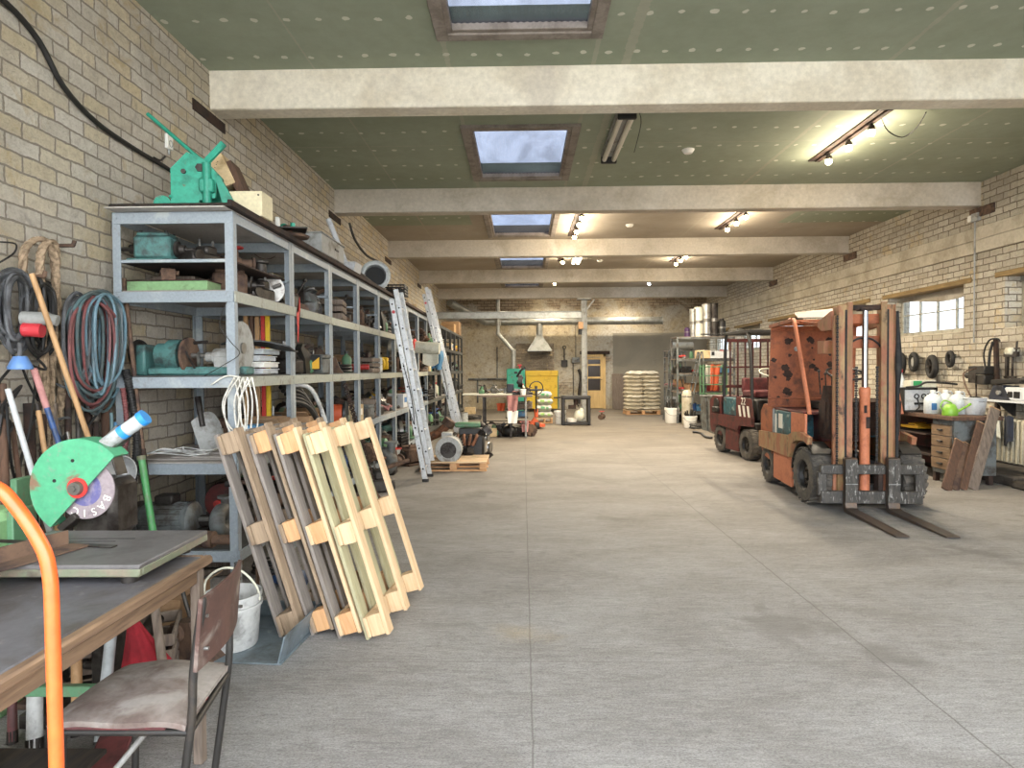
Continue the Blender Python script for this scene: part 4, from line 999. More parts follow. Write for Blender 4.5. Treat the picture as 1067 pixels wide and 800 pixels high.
def rope(pts,r=.017):
    P_=[W(a,b,o) for a,b,o in pts];P_=smooth_path([Vector(p) for p in P_],10)
    m=MB()
    for ph in(0,2.1,4.2):
        Q=[]
        for i,p in enumerate(P_):
            a=ph+i*.75;Q.append(p+Vector((cos(a),sin(a)*.8,sin(a)*.25))*r*.5)
        m.tube(Q,r*.62,6,False,1)
    return m
m=rope([(28,330,.05),(24,268,.08),(36,250,.1),(48,252,.12),(56,270,.12),(60,330,.1),(64,400,.08),(60,440,.1)],.023)
m2=rope([(48,430,.1),(44,330,.12),(42,270,.12),(50,252,.13),(58,262,.13),(57,320,.12),(53,400,.1),(50,455,.1),(44,470,.1)],.023)
t=thing('hemp_rope','thick twisted hemp rope hanging from a peg on the brick wall','rope',W(50,256,.08))
for mm in(m,m2):
    o=part('strand',mm,'rope_hemp',t)
    for v in o.data.vertices:v.co-=t.location
single('wire_hook',MB().tube([W(0,252,.03),W(16,254,.04),W(15,263,.04),W(2,272,.05),W(-6,276,.05)],.005,6),'steel_dark','bent thin wire hook on the wall at the left edge','hook')
p=W(40,338,.22);t=thing('power_plug','grey industrial plug with red cap hanging from its cable','plug',p,.3)
part('plug_body',MB().cyl((-.07,0,.03),(.06,-.02,.03),.042,.036).cyl((.06,-.02,.03),(.1,-.02,.02),.03),'grey_light',t)
part('red_cap',MB().cyl((-.06,-.02,-.03),(.03,-.03,-.035),.038).box((-.02,-.05,-.03),(.07,.02,.03)),'red_plastic',t)
p=W(21,377,.22);t=thing('power_plug','light blue plug hanging from a cable at the left edge','plug',p)
part('plug_body',MB().lathe([(0,.03),(.03,.03),(.045,.0),(.058,-.03),(.055,-.04),(0,-.04)],(0,0,0),seg=14),'blue_plastic',t);part('cable_stub',MB().cyl((0,0,.02),(.0,0,.1),.012),'cable_grey',t)
# ---- long tools leaning on the wall behind the table
def pole(name,cat,lab,a,b,r,mat,extra=None):
    """a,b = (px,py,depth from the wall); the pole carries on down to the floor"""
    A=W(*a);B=W(*b);d=(B-A).normalized();F=B+d*max(0,((B.z-.02)/-d.z)) if d.z<0 else B
    F=Vector((min(F.x,-2.0),F.y,.02)) if F.z<.03 else F
    t=thing(name,lab,cat,F);A-=F;Z=Vector((0,0,0))
    part('shaft',MB().cyl(Z,A,r,r*.92,seg=12),mat,t)
    if extra:extra(t,A,Z,B-F)
    return t
pole('broom_handle','broom','pale wooden broom handle crossing in front of the hoses',(33,285,.3),(90,450,.45),.015,'wood_handle',lambda t,A,Z,B:part('broom_head',MB().box((0,.0,.04),(.3,.06,.08),b=.01),'wood_brown',t))
pole('painted_pole','pole','white painted pole leaning at the left edge behind the saw',(8,405,.25),(33,490,.34),.015,'white_paint',lambda t,A,Z,B:part('ferrule',MB().cyl(A*.0,A*.06,.02),'steel_dark',t))
pole('painted_pole','pole','pole with faded pink upper half and blue lower half behind the saw',(35,384,.25),(60,458,.35),.015,'blue_dark',lambda t,A,Z,B:part('faded_grip',MB().cyl(A,A+(B-A)*.55,.0165,.0165),'pink_cloth',t,'faded pink upper half'))
pole('file_handle','tool','short tan wooden handle standing just left of the saw guard',(40,428,.25),(48,478,.32),.014,'wood_handle',lambda t,A,Z,B:part('ferrule',MB().cyl(A,A*1.03,.016),'steel_dark',t))
pole('bark_pole','pole','thin brown bark-covered pole leaning beside the rack corner post',(129,290,.12),(150,480,.3),.016,'rust',lambda t,A,Z,B:part('wrapping',MB().cyl(A*.2,A*.45,.02,.019),'rust_dark',t))
pole('green_pipe','pipe','green painted pipe leaning below the nearest rack shelf',(147,475,.35),(158,545,.45),.024,'green_pipe',lambda t,A,Z,B:part('end_collar',MB().cyl(A*.97,A*1.0,.028),'green_dull',t))
pole('pick_handle','tool','brown axe handle standing under the saw by the gauge',(108,530,.5),(118,552,.55),.018,'wood_handle',lambda t,A,Z,B:part('head',MB().box((0,0,.05),(.2,.05,.06),b=.01),'steel_dark',t))
for i,(a,b,r,m_,l) in enumerate([((70,360,.05),(72,520,.2),.02,'rust_dark','dark rusty flat bar behind the hoses'),((80,400,.1),(84,520,.25),.016,'steel_dark','dark steel rod below the hose loops'),((56,420,.1),(62,520,.25),.018,'wood_old','weathered batten behind the saw guard'),((121,440,.1),(124,540,.2),.02,'blue_paint','blue-grey flat bar below the hoses'),((132,420,.08),(134,540,.2),.018,'board_grey','grey batten beside the corner post of the rack'),((100,440,.1),(104,530,.22),.018,'rust_dark','rust brown rod behind the gauge'),((12,440,.1),(26,540,.2),.014,'wood_brown','dark stick behind the green cabinet'),((70,450,.15),(90,545,.3),.012,'steel','thin steel rod behind the saw disc'),((30,420,.06),(34,540,.1),.03,'rust_dark','dark plank standing behind the white pole'),((110,410,.06),(112,540,.12),.03,'wood_brown','dark plank standing behind the gauge')]):
    pole('leaning_bar','bar',l,a,b,r,m_)
m=MB().tube([W(131,385,.2),W(138,420,.22),W(143,460,.26),W(138,500,.3),W(122,530,.35),W(108,545,.4)],.025,10)
P_=smooth_path([W(131,385,.2),W(138,420,.22),W(143,460,.26),W(138,500,.3),W(122,530,.35),W(108,545,.4)],14)
for i in range(1,len(P_)-1):m.torus(P_[i],.024,.005,(P_[i+1]-P_[i-1]),12,5)
single('corrugated_hose',m,'cable_black','thick black corrugated hose curving beside the saw and gauge','hose')
m=MB().tube([W(128,405,.2),W(132,440,.2),W(130,470,.2)],.014,8);P_=smooth_path([W(128,405,.2),W(132,440,.2),W(130,470,.2)],14)
for p in P_:m.torus(p,.014,.005,(0,0,1),10,5)
single('coil_spring',m,'hose_red','thin rusty red spring hose beside the blue flat bar','spring')
p=at(124,517,y=3.0);t=thing('pressure_gauge','round pressure gauge with cream dial below the metal bowl','gauge',p,.2)
part('case',MB().lathe([(0,0),(.026,0),(.03,.006),(.03,.03),(0,.03)],(0,.015,0),(0,-1,0),seg=22),'black_metal',t);part('dial',MB().cyl((0,-.0155,0),(0,-.018,0),.025,seg=22),'gauge_face',t);part('needle',MB().box((0.003,-.02,.003),(.03,.002,.003),rot=(0,.6,0),b=0),'black_plastic',t)
part('hose_stem',MB().tube([(0,.0,.03),(.01,.03,.09),(.0,.1,.16),(-.05,.3,.1)],.012,8).cyl((-.0,0,.02),(0,0,.05),.012),'gold',t)
p=at(117,492,y=2.9);t=thing('metal_reflector','dented shiny metal bowl behind the saw disc','bowl',p,.5)
part('bowl',MB().lathe([(.0,0),(.04,.006),(.068,.03),(.078,.06),(.074,.06),(.064,.032),(.036,.012),(0,.008)],(0,.03,0),(.55,-.8,0),seg=26,caps=False),'aluminium',t);part('stem',MB().tube([(0,.03,0),(-.02,.12,-.05),(-.03,.2,-.35)],.015,8),'steel_dark',t)
def tangle(lab,cx,cy,wx,wy,n,seed,mt,o0,r):
    s=random.Random(seed);m=MB();p=[cx,cy];pts=[]
    for i in range(n):
        pts.append(W(cx+wx*s.uniform(-1,1)*.5,cy+wy*(-.5+i/n)+wy*s.uniform(-.2,.2),o0+s.uniform(0,.1)))
    single('cable_tangle',m.tube(pts,r,6,False,6),mt,lab,'cable')
tangle('loose black cable tangled below the grey coil at the left edge',12,440,30,170,14,3,'cable_black',.06,.008)
tangle('loose dark cable hanging between the white pole and the tan handle',36,430,26,140,12,5,'cable_black',.1,.007)
tangle('loose grey cable tangled behind the saw guard',64,430,30,150,12,9,'cable_grey',.06,.008)
tangle('loose black cable winding down under the coloured hoses',104,440,34,120,12,12,'cable_black',.05,.008)
for _i,(a,b,r_,mt_,l_) in enumerate([((2,400,.08),(6,540,.2),.022,'wood_brown','dark brown batten at the left picture edge behind the cabinet'),((44,380,.05),(46,540,.15),.02,'rust_dark','dark flat strip behind the tan handle'),((92,420,.05),(94,540,.12),.025,'rust_dark','dark strip behind the saw arm'),((116,430,.16),(120,540,.25),.012,'hose_teal','thin teal rod beside the blue flat bar'),((126,470,.2),(129,560,.3),.022,'wood_old','pale wooden batten standing by the rack corner')]):
    pole('leaning_bar','bar',l_,a,b,r_,mt_)
# ---- cut-off saw
S=at(81,506,y=2.68)+Vector((.035,0,0))
t=thing('cutoff_saw','green cut-off saw with big worn abrasive disc and taped handle','saw',(S.x,2.68,0),0)
z=S.z;A=radians(38)
KR=1.09
def pol(r,a0,a1,n=28):return [(r*cos(a0+(a1-a0)*i/n),z+r*sin(a0+(a1-a0)*i/n)) for i in range(n+1)]
part('blade_guard',MB().prism(pol(.207,radians(40),radians(234)),(0,-.045,0),'y',.006),'green_saw',t)
m=MB();n=34
R_=[[( .207*cos(a),y_,z+.207*sin(a)) for y_ in(-.041,.05)]+[(.197*cos(a),y_,z+.197*sin(a)) for y_ in(.05,-.041)] for a in[radians(40)+(radians(194))*i/n for i in range(n+1)]]
m.rings(R_,smooth=True);part('guard_rim',m,'green_saw',t)
part('guard_holes',MB().cyl((-.02,-.05,z+.115),(-.02,-.046,z+.115),.0075).cyl((-.1,-.05,z+.03),(-.1,-.046,z+.03),.0075),'black_plastic',t)
part('guard_lip',MB().bar((.14,-.01,z+.135),(.165,-.01,z+.05),.07,.008),'steel_dark',t);part('guard_lip',MB().bar((-.09,-.01,z-.18),(-.02,-.01,z-.12),.07,.03),'steel_dark',t)
d=part('abrasive_disc',MB().cyl((.012,-.024,z-.01),(.012,-.018,z-.01),.128,seg=48),'disc_grey',t)
part('disc_label',MB().cyl((.012,-.0248,z-.01),(.012,-.0242,z-.01),.072,seg=40),'disc_blue',t)
part('red_washer',MB().cyl((.0,-.055,z),(.0,-.049,z),.043,seg=28),'red_tape',t)
part('hub',MB().cyl((0,-.075,z),(0,-.05,z),.027,.031,seg=24).cyl((0,-.085,z),(0,-.075,z),.012,seg=6),'steel',t)
part('arm',MB().bar((.02,.02,z+.1),(.16,.03,z+.24),.06,.07,up=(0,1,0)),'steel',t)
hd=Vector((.8,.1,.58)).normalized();h0=Vector((.08,.0,z+.17))
part('taped_handle',MB().cyl(h0,h0+hd*.2,.03,.03,seg=18),'dirty_white',t)
part('blue_tape',MB().cyl(h0+hd*.19,h0+hd*.215,.034,seg=18).cyl(h0+hd*.09,h0+hd*.115,.0315,seg=18),'blue_tape',t)
part('body',MB().box((-.02,.16,z-.12),(.2,.2,.26),b=.03).box((0,.14,.45),(.1,.12,.8)).box((0,.14,.03),(.5,.45,.06)),'steel_dark',t)
# embossed word on the disc, reading upside down along its lower rim as in the photograph
def text_part(s,size,M,mat,parent,name='lettering',depth=.0006):
    c=bpy.data.curves.new(name,'FONT');c.body=s;c.size=size;c.extrude=depth;c.align_x='CENTER';c.align_y='CENTER'
    o=bpy.data.objects.new(name,c);COL.objects.link(o)
    dg=bpy.context.evaluated_depsgraph_get();me=bpy.data.meshes.new_from_object(o.evaluated_get(dg));bpy.data.objects.remove(o)
    me.materials.clear();me.materials.append(MAT[mat]);o=bpy.data.objects.new(name,me);COL.objects.link(o);o.parent=parent
    me.transform(M);return o
for i,ch in enumerate('BASIC'):
    a=radians(-22-23*i);r=.102
    e=Vector((cos(a),0,sin(a)));rt=e.cross(Vector((0,-1,0)))
    M=Matrix(((rt.x,e.x,0,.012+e.x*r),(0,0,-1,-.0258),(rt.z,e.z,0,z-.01+e.z*r),(0,0,0,1)))
    text_part(ch,.046,M,'label_white',t,'letter')
# ================================================================ left foreground: table and what lies on it
t=thing('work_table','old wooden work table with dark worn top at the lower left','table',(-1.62,1.95,0))
TX0,TX1,TY0,TY1,TZ=-2.15,-1.215,1.3,2.44,.785
def tb(x0,x1,y0,y1,z0,z1,b=.004):return MB().bx(x0+1.62,x1+1.62,y0-1.95,y1-1.95,z0,z1,b)
part('top_panel',tb(TX0,TX1-.035,TY0,TY1-.02,TZ-.035,TZ,.005),'tabletop',t)
part('edge_strip',tb(TX1-.035,TX1,TY0-.01,TY1,TZ-.032,TZ+.001,.009),'wood_edge',t)
part('edge_strip',tb(TX0,TX1-.035,TY1-.02,TY1,TZ-.034,TZ,.006),'wood_edge',t)
part('apron',tb(TX1-.045,TX1-.02,TY0+.05,TY1-.085,TZ-.085,TZ-.032),'wood_edge',t);part('apron',tb(TX1-.12,TX1-.095,TY0+.12,TY1-.1,TZ-.13,TZ-.035),'rust_dark',t)
part('apron',tb(TX0+.06,TX1-.1,TY1-.12,TY1-.09,TZ-.12,TZ-.035),'wood_old',t)
part('apron',tb(TX0+.06,TX0+.09,TY0+.05,TY1-.1,TZ-.12,TZ-.035),'wood_old',t)
for x,y in((TX1-.035,TY1-.06),(TX1-.1,TY0+.08),(TX0+.08,TY1-.06),(TX0+.08,TY0+.08)):
    part('leg',tb(x-.018,x+.018,y-.02,y+.02,0,TZ-.035),'wood_old',t)
part('lower_rail',tb(TX0+.1,TX1-.12,TY1-.155,TY1-.125,.3,.34),'green_dull',t)
part('lower_shelf',tb(TX0+.06,TX1-.3,TY0+.1,TY1-.2,.12,.14),'board_dark',t)
# platform of an old scale
t=thing('scale_platform','flat steel platform with chipped green sides on four round feet, on the work table','scale',(-1.6,2.26,TZ))
part('deck',MB().box((0,.04,.066),(.64,.46,.016),b=.004),'scale_top',t)
part('skirt',MB().bx(-.32,.32,-.19,-.17,.032,.06).bx(-.32,.32,.25,.27,.032,.06).bx(-.32,-.3,-.17,.25,.032,.06).bx(.3,.32,-.17,.25,.032,.06),'scale_side',t)
for x,y in((.25,-.13),(.25,.21),(-.25,-.13),(-.25,.21)):part('foot',MB().lathe([(0,0),(.026,0),(.028,.005),(.024,.058),(0,.058)],(x,y,0)),'steel_dark',t)
part('deck_groove',MB().bx(-.3,.1,.14,.146,.0735,.0752,0).bx(-.25,.05,.1,.105,.0735,.0752,0),'black_metal',t)
# rusty steel angle across the platform
A=Vector((-1.60,2.3,TZ+.079));B=Vector((-1.86,1.4,TZ+.079))
m=MB();m.bar(A+Vector((-.085,0,.026)),B+Vector((-.085,0,.026)),.006,.058).bar(A+Vector((-.04,0,0)),B+Vector((-.04,0,0)),.09,.006)
single('angle_iron',m,'rust','long rusty steel angle resting over the left half of the scale platform','angle bar')
single('flat_bar',MB().bar((-1.5,2.28,TZ+.078),(-2.0,2.36,TZ+.078),.03,.005),'steel_dark','short dark flat bar lying on the scale platform','bar')
t=thing('paper_roll','short off-white round stick lying near the left end of the work table','stick',(-1.6,1.55,TZ))
part('roll_body',MB().cyl((-.3,-.02,.017),(.035,.0,.017),.016,seg=16),'plastic_cream',t)
part('core',MB().cyl((.035,.0,.017),(.037,.0,.017),.009),'wood_handle',t)
for i,(x,y) in enumerate([(-1.72,1.62),(-1.5,1.72)]):
    pass
# green cabinet at the left edge
c=at(9,545,y=2.75)
t=thing('green_machine_cabinet','pale green rounded metal cabinet cut off by the left edge of the picture','cabinet',(c.x-.12,2.75,0))
part('cabinet_body',MB().box((0,0,.68),(.3,.26,.44),b=.04).box((0,.02,.23),(.26,.22,.46),b=.01),'green_light',t);part('door_panel',MB().box((-.02,-.135,.68),(.22,.012,.36),b=.005),'green_light',t);part('back_strip',MB().box((.135,.06,.86),(.03,.1,.34),b=.004),'green_dull',t)
part('side_strip',MB().box((.165,.02,.7),(.03,.14,.4),b=.004),'green_dull',t)
# ---- orange tube handle of a push cart
t=thing('push_cart','bright orange tubular cart handle rising at the left edge','cart',(-1.22,1.12,0))
yy=.13
hx=at(57,700,y=1.25).x+1.22
part('handle',MB().tube([(hx,yy,.22),(hx,yy,.5),(hx-.002,yy,.95),(hx-.006,yy,1.1),(hx-.03,yy,1.17),(hx-.085,yy,1.25),(hx-.12,yy,1.275),(hx-.17,yy,1.285),(hx-.4,yy,1.285),(hx-.5,yy,1.25),(hx-.55,yy,1.13),(hx-.56,yy,.9),(hx-.56,yy,.22)],.0135,14,sub=4),'orange_bright',t)
part('deck',MB().box((hx-.28,-.1,.2),(.6,.5,.03),b=.01),'orange_bright',t)
for sx in(hx-.5,hx-.06):
    for sy in(-.28,.08):
        w=part('wheel',MB().lathe([(0,0),(.05,0),(.07,.004),(.07,.03),(.05,.034),(0,.034)],(sx-.017,sy,.07),(1,0,0),seg=20),'black_rubber',t)
        part('fork',MB().box((sx-.025,sy,.13),(.004,.04,.11),b=.001).box((sx+.025,sy,.13),(.004,.04,.11),b=.001).box((sx,sy,.182),(.055,.05,.006),b=.001),'steel',w)
# ---- chair
t=thing('worn_chair','worn metal-framed chair with dusty seat and cracked brown backrest beside the table','chair',(-1.22,2.06,0))
CX=-1.22;CY=2.06
def L(x,y,z):return Vector((x-CX,y-CY,z))
n1=lambda u,v:0
m=MB();x0,x1,y0,y1=-1.44,-1.02,1.86,2.26
m.grid(lambda u,v:L(x0+(x1-x0)*u-.05*v*u,y0+(y1-y0)*v,.452+.012*sin(pi*u)*sin(pi*v)-.012*(abs(2*u-1)**4+abs(2*v-1)**4)+.004*sin(9*u+4*v)),16,16,.02)
part('seat',m,'seat_dusty',t)
part('seat_board',MB().box(L((x0+x1)/2-.03,(y0+y1)/2,.428),(x1-x0-.07,y1-y0-.01,.02),b=.006),'seat_red',t)
fr=MB()
for y in(y0+.0,y1+.0):
    yy=y+(.015 if y==y0 else -.015)
    k_=0 if y==y0 else -.06
    part('rear_leg',MB().tube([L(-1.075+k_,yy,.0),L(-1.03+k_,yy,.3),L(-1.008+k_,yy,.46),L(-1.0+k_,yy,.6),L(-.972+k_,yy,.79),L(-.97+k_,yy,.815)],.0125,12,sub=4),'black_metal',t)
    part('front_leg',MB().tube([L(-1.42,yy,0),L(-1.405,yy,.42)],.012,12),'black_metal',t)
    part('side_rail',MB().cyl(L(-1.41,yy,.41),L(-1.015+k_,yy,.41),.011),'black_metal',t)
part('cross_rail',MB().cyl(L(-1.41,y0+.015,.41),L(-1.41,y1-.015,.41),.011),'black_metal',t);part('cross_rail',MB().cyl(L(-1.015,y0+.015,.41),L(-1.075,y1-.015,.41),.011),'black_metal',t)
part('brace',MB().cyl(L(-1.41,y0+.015,.1),L(-1.2,y1-.02,.4),.01),'grey_light',t)
m=MB().grid(lambda u,v:L(-.988+.02*v-.06*u+.03*sin(pi*u),y0-.0+(y1-y0+.0)*u,.6+.22*v+.01*sin(pi*u)),18,8,.012)
part('backrest',m,'chair_leather',t)
m=MB()
for y,k_ in((y0+.03,-.005),(y1-.03,-.055)):
    for z in(.66,.76):part('rivet',MB().cyl(L(-.975+k_,y,z),L(-.955+k_,y,z),.006,seg=8),'steel',t)
# ---- under the table
m=MB()
ap=Vector((-1.71,2.7,.455))
def cone(u,v):
    a=2*pi*u;r=.012+.18*v**1.1*(1+.10*sin(9*a)+.05*sin(5*a+1));return (ap.x+r*cos(a)*.95+.13*v,ap.y+r*sin(a)*.6,ap.z-.4*v**.95)
m.grid(cone,56,12,.004)
single('red_sack',m,'red_cloth','red cloth sack with a gathered peak standing behind the chair','sack')
single('red_grate',MB().box((0,0,0),(.12,.62,.02),rot=(.12,0,.35)).box((0,.0,.012),(.1,.6,.005),rot=(.12,0,.35)),'seat_red','dusty red strip on the floor slanting under the chair','strip',(-1.62,2.45,.06))
for i,(px,py,x,r,mt,lab) in enumerate([(95,560+0,0,.02,'wood_handle','pale wooden post')]):pass
UT=[(( -1.5,2.62,.0),(-1.62,2.7,.62),.02,'wood_old','grey round post leaning under the table behind the red sack'),
((-1.85,2.55,.0),(-1.95,2.7,.6),.022,'wood_handle','tan stick leaning under the table, left of the red sack'),
((-1.72,2.5,.0),(-1.8,2.75,.6),.024,'dirty_white','off-white stake leaning under the middle of the table'),
((-1.95,2.45,.0),(-2.05,2.6,.55),.03,'wire_white','thick white round stake under the left end of the table'),
((-2.08,2.5,.0),(-2.15,2.6,.6),.018,'hose_red','pinkish stick under the left end of the table')]
for a,b,r,mt,lab in UT:
    a=Vector(a);b=Vector(b);t=thing('leaning_stake',lab,'stake',a)
    part('shaft',MB().cyl((0,0,.01),b-a,r,r*.9,seg=10),mt,t);part('end_ferrule',MB().cyl((0,0,.0),(b-a)*.08,r*1.08),'steel_dark',t)
t=thing('small_wheel','grey rubber wheel lying on the floor under the left end of the table','wheel',(-1.93,2.05,0));part('tyre',MB().torus((0,0,.13),.1,.03,(.35,-1,.1),24,8),'grey_light',t);part('rim',MB().cyl((-.01,.02,.13),(.01,-.02,.13),.08),'steel_dark',t)
for i,(x,y,k) in enumerate([(-2.3,2.9,'rusty_gearbox'),(-2.0,3.1,'wooden_crate'),(-2.45,3.4,'machine_casting'),(-1.75,3.3,'rusty_bracket'),(-2.1,3.7,'open_carton')]):
    put(k,(x,y,0.0),.4*i,'on the floor behind the work table, '+['left','middle','by the wall','by the green pipe','against the rack'][i],1.3)
# ---- bucket, tray, crowbar
b=at(238,690,z=0);b=Vector((-1.5,3.42,0))
t=thing('white_bucket','dirty white plastic bucket with raised bail handle behind the chair','bucket',(at(238,665,y=3.35).x,3.4,.012))
part('shell',MB().lathe([(0,.0),(.125,0),(.13,.006),(.15,.26),(.155,.262),(.155,.285),(.147,.285),(.146,.262),(.124,.012),(0,.012)],seg=32),'wire_white',t)
part('rim_band',MB().lathe([(.146,.215),(.156,.215),(.157,.23),(.148,.23)],seg=32,caps=False),'wire_white',t)
part('bail',MB().tube([(-.152,0,.245),(-.13,-.02,.36),(-.03,-.04,.43),(.07,-.03,.41),(.14,-.01,.32),(.152,0,.245)],.006,8),'plastic_cream',t)
t=thing('steel_tray','blue-grey sheet steel tray under the white bucket','tray',(-1.47,3.5,0),radians(-4))
part('floor_sheet',MB().box((0,0,.006),(.5,.62,.008),b=.001),'slate',t);part('folded_side',MB().box((.25,0,.075),(.008,.62,.15),rot=(0,.25,0),b=.001),'slate',t);part('folded_side',MB().box((-.25,0,.05),(.008,.62,.1),rot=(0,-.2,0),b=.001).box((0,.31,.05),(.5,.008,.1),b=.001),'slate',t)
t=thing('crank_bar','rusty bar with bent top standing before the near rack post','bar',(-1.76,4.12,0));part('bent_bar',MB().tube([(0,0,0),(0,0,.4),(0,.0,.66),(-.03,0,.75),(-.1,0,.77),(-.18,0,.76)],.013,10),'rust',t);part('grip',MB().cyl((-.12,0,.768),(-.2,0,.758),.019),'black_rubber',t)
single('blue_bundle',MB().grid(lambda u,v:(-.14+.28*u,-.1+.2*v,.02+.1*sin(pi*u)*sin(pi*v)+.015*sin(11*u+5*v)),14,10,.01),'blue_dark','crumpled dark blue cloth on the floor by the nearest rack','cloth',(-1.66,4.45,.0))
put('cable_coil',(-1.95+.05,4.7,.0),.4,'under the bottom shelf of the nearest rack',1.)
put('wooden_crate',(-2.35,4.7,.0),.1,'under the bottom shelf of the nearest rack',1.)
# ================================================================ leaning pallets
def make_pallet(mats,name='wooden_pallet',label='x',thick=.144,wd=.8,gap=True):
    """pallet lying flat: length along x (1.2), width along y, base z=0"""
    t=thing(name,label,'pallet',(0,0,0))
    l=1.2
    for y in(-wd/2+.05,0,wd/2-.05):
        part('skid_board',MB().box((0,y,.011),(l,.075,.022),b=.003),mats[0],t)
        for x in(-l/2+.07,0,l/2-.07):part('block',MB().box((x,y,.061),(.12,.078,.078),b=.003),mats[2],t)
    for x in(-l/2+.07,0,l/2-.07):part('cross_board',MB().box((x,0,.111),(.11,wd,.022),b=.003),mats[0],t)
    for y in(-wd/2+.06,-wd/4+.02,0,wd/4-.02,wd/2-.06):part('deck_board',MB().box((0,y,.133),(l,.09 ,.022),b=.003),mats[1],t)
    return t
wood('pal_old','#b09a80','#7d6a56',.85,3,0,.6);wood('pal_old2','#999088','#69635c',.85,3,0,.6);wood('pal_light','#e0c8a4','#bd9c74',.75,3,0,.7);wood('pal_tan','#d9b184','#b07f52',.75,3,0,.7);wood('pal_green','#bdb694','#93906f',.8,3,0,.7)
def lean(t,xb,y,xt,rz=0.,z=.0):
    """stand the pallet on its short end, skids facing +x, foot at xb and head at xt"""
    a=math.asin((xb-xt)/1.2)
    # local x -> up, local z -> -x
    t.rotation_euler=(Matrix.Rotation(rz,3,'Z')@Matrix.Rotation(-a,3,'Y')@Matrix.Rotation(-pi/2,3,'Y')).to_euler()
    t.location=(xb,y,z);M=t.rotation_euler.to_matrix()
    low=min((M@Vector((sx*.6,sy*.4,h))).z for sx in(-1,1) for sy in(-1,1) for h in(0,.144))
    base=M@Vector((-.6,0,0));t.location=(xb-base.x,y,z-low)
for i,(xb,y,xt,rz,mt,lab) in enumerate([(-1.205,3.88,-1.575,-.085,('pal_old','pal_old2','pal_old'),'weathered grey-brown pallet leaning leftmost against the nearest rack'),
 (-1.04,3.92,-1.41,-.085,('pal_old','pal_old2','pal_tan'),'grey-decked pallet sandwiched just behind the light ones'),
 (-.875,3.88,-1.24,-.085,('pal_light','pal_old2','pal_tan'),'light new pallet with gap-toothed grey deck, second from the front'),
 (-.71,3.86,-1.065,-.09,('pal_light','pal_green','pal_light'),'light pine pallet with pale greenish deck boards, frontmost of the leaning ones')]):
    p=make_pallet(mt,label=lab);p['group']='pallets leaning on the nearest racks';lean(p,xb,y,xt,rz)
# ================================================================ ladders
def make_ladder(name,lab,foot,head,wd,ny,sections=2):
    """extension ladder: foot/head world points of the near stile centre; wd = width along +y"""
    f=Vector(foot);h=Vector(head);d=(h-f);Lh=d.length;d.normalize();n=Vector((d.z,0,-d.x)).normalized()
    t=thing(name,lab,'ladder',f,0,'aluminium extension ladders leaning on the racks')
    for s in range(sections):
        o=n*(.0+.075*s);a0=0 if s==0 else .22;a1=Lh-.12 if s==0 else Lh
        y0=.0+.03*s
        for yy in(y0,wd-y0):
            m=MB();P0=d*a0+o+Vector((0,yy,0));P1=d*a1+o+Vector((0,yy,0))
            m.bar(P0,P1,.025,.068,up=n,b=.004)
            st=part('stile',m,'aluminium',t)
            mm=MB();k=.18
            while k<a1-a0-.05:
                c=P0+d*k;mm.cyl(c+Vector((0,-.0135,0)),c+Vector((0,-.016,0)),.013,seg=10);mm.cyl(c+Vector((0,.0135,0)),c+Vector((0,.016,0)),.013,seg=10);k+=.28
            part('rung_ends',mm,'black_plastic',st)
        k=.18
        while k<a1-a0-.05:
            c=d*(a0+k)+o;part('rung',MB().cyl(c+Vector((0,y0,0)),c+Vector((0,wd-y0,0)),.014,seg=10),'aluminium',t);k+=.28
    for yy in(0,wd):part('rubber_foot',MB().box(Vector((0,yy,.02)),(.09,.04,.045),b=.008),'black_rubber',t)
    m=MB().box(d*(Lh-.25)+Vector((0,-.02,0)),(.06,.012,.06),b=.01);part('red_cap',MB().cyl(d*(Lh-.3)+Vector((0,-.016,0)),d*(Lh-.3)+Vector((0,-.024,0)),.022),'red_plastic',t)
    part('pull_rope',MB().tube([d*(Lh*.62)+Vector((0,-.03,0)),d*(Lh*.45)+Vector((.03,-.04,0)),d*(Lh*.3)+Vector((0,-.03,0)),d*(Lh*.38)+Vector((-.03,-.03,0))],.006,6),'black_plastic',t)
    return t
F1=at(445,502,z=0);make_ladder('extension_ladder','long aluminium extension ladder leaning on the racks left of the electric motor pallet',(F1.x-.02,F1.y,.0),(at(406,302,y=F1.y).x,F1.y,at(406,302,y=F1.y).z),.42,0)
y2=12.3;H2=at(440,300,y=y2);B2=at(473,440,y=y2);d=(B2-H2);F2=H2+d*(H2.z/(-d.z))
make_ladder('extension_ladder','farther aluminium ladder rising above the racks behind the white duct',(F2.x,y2,0),tuple(H2),.42,0)
# cream duct and blue cloth between the ladders
y=10.3;a=at(431,360,y=y);b=at(458,363,y=y)
t=thing('cream_air_duct','cream cylinder with red end ring sticking out of the racks between the ladders','duct',a)
b=b-a
part('tube',MB().cyl((-.4,0,.0),b,.095,seg=24),'plastic_cream',t);part('red_ring',MB().torus((.02,0,0),.098,.018,(1,0,0),24,8),'red_tape',t);part('skirt',MB().grid(lambda u,v:(.15+.25*u,-.02+.06*sin(pi*u),-.06-.28*v+.05*(2*u-1)**2),8,6,.01),'plastic_cream',t)
p=at(456,372,y=10.8);single('blue_cloth',MB().grid(lambda u,v:(p.x-.08+.16*u+.02*sin(5*v),p.y+.04*sin(7*u),p.z+.12-.32*v+.02*sin(6*u)),10,10,.012),'blue_paint','blue cloth hanging at the end of the cream cylinder','cloth')
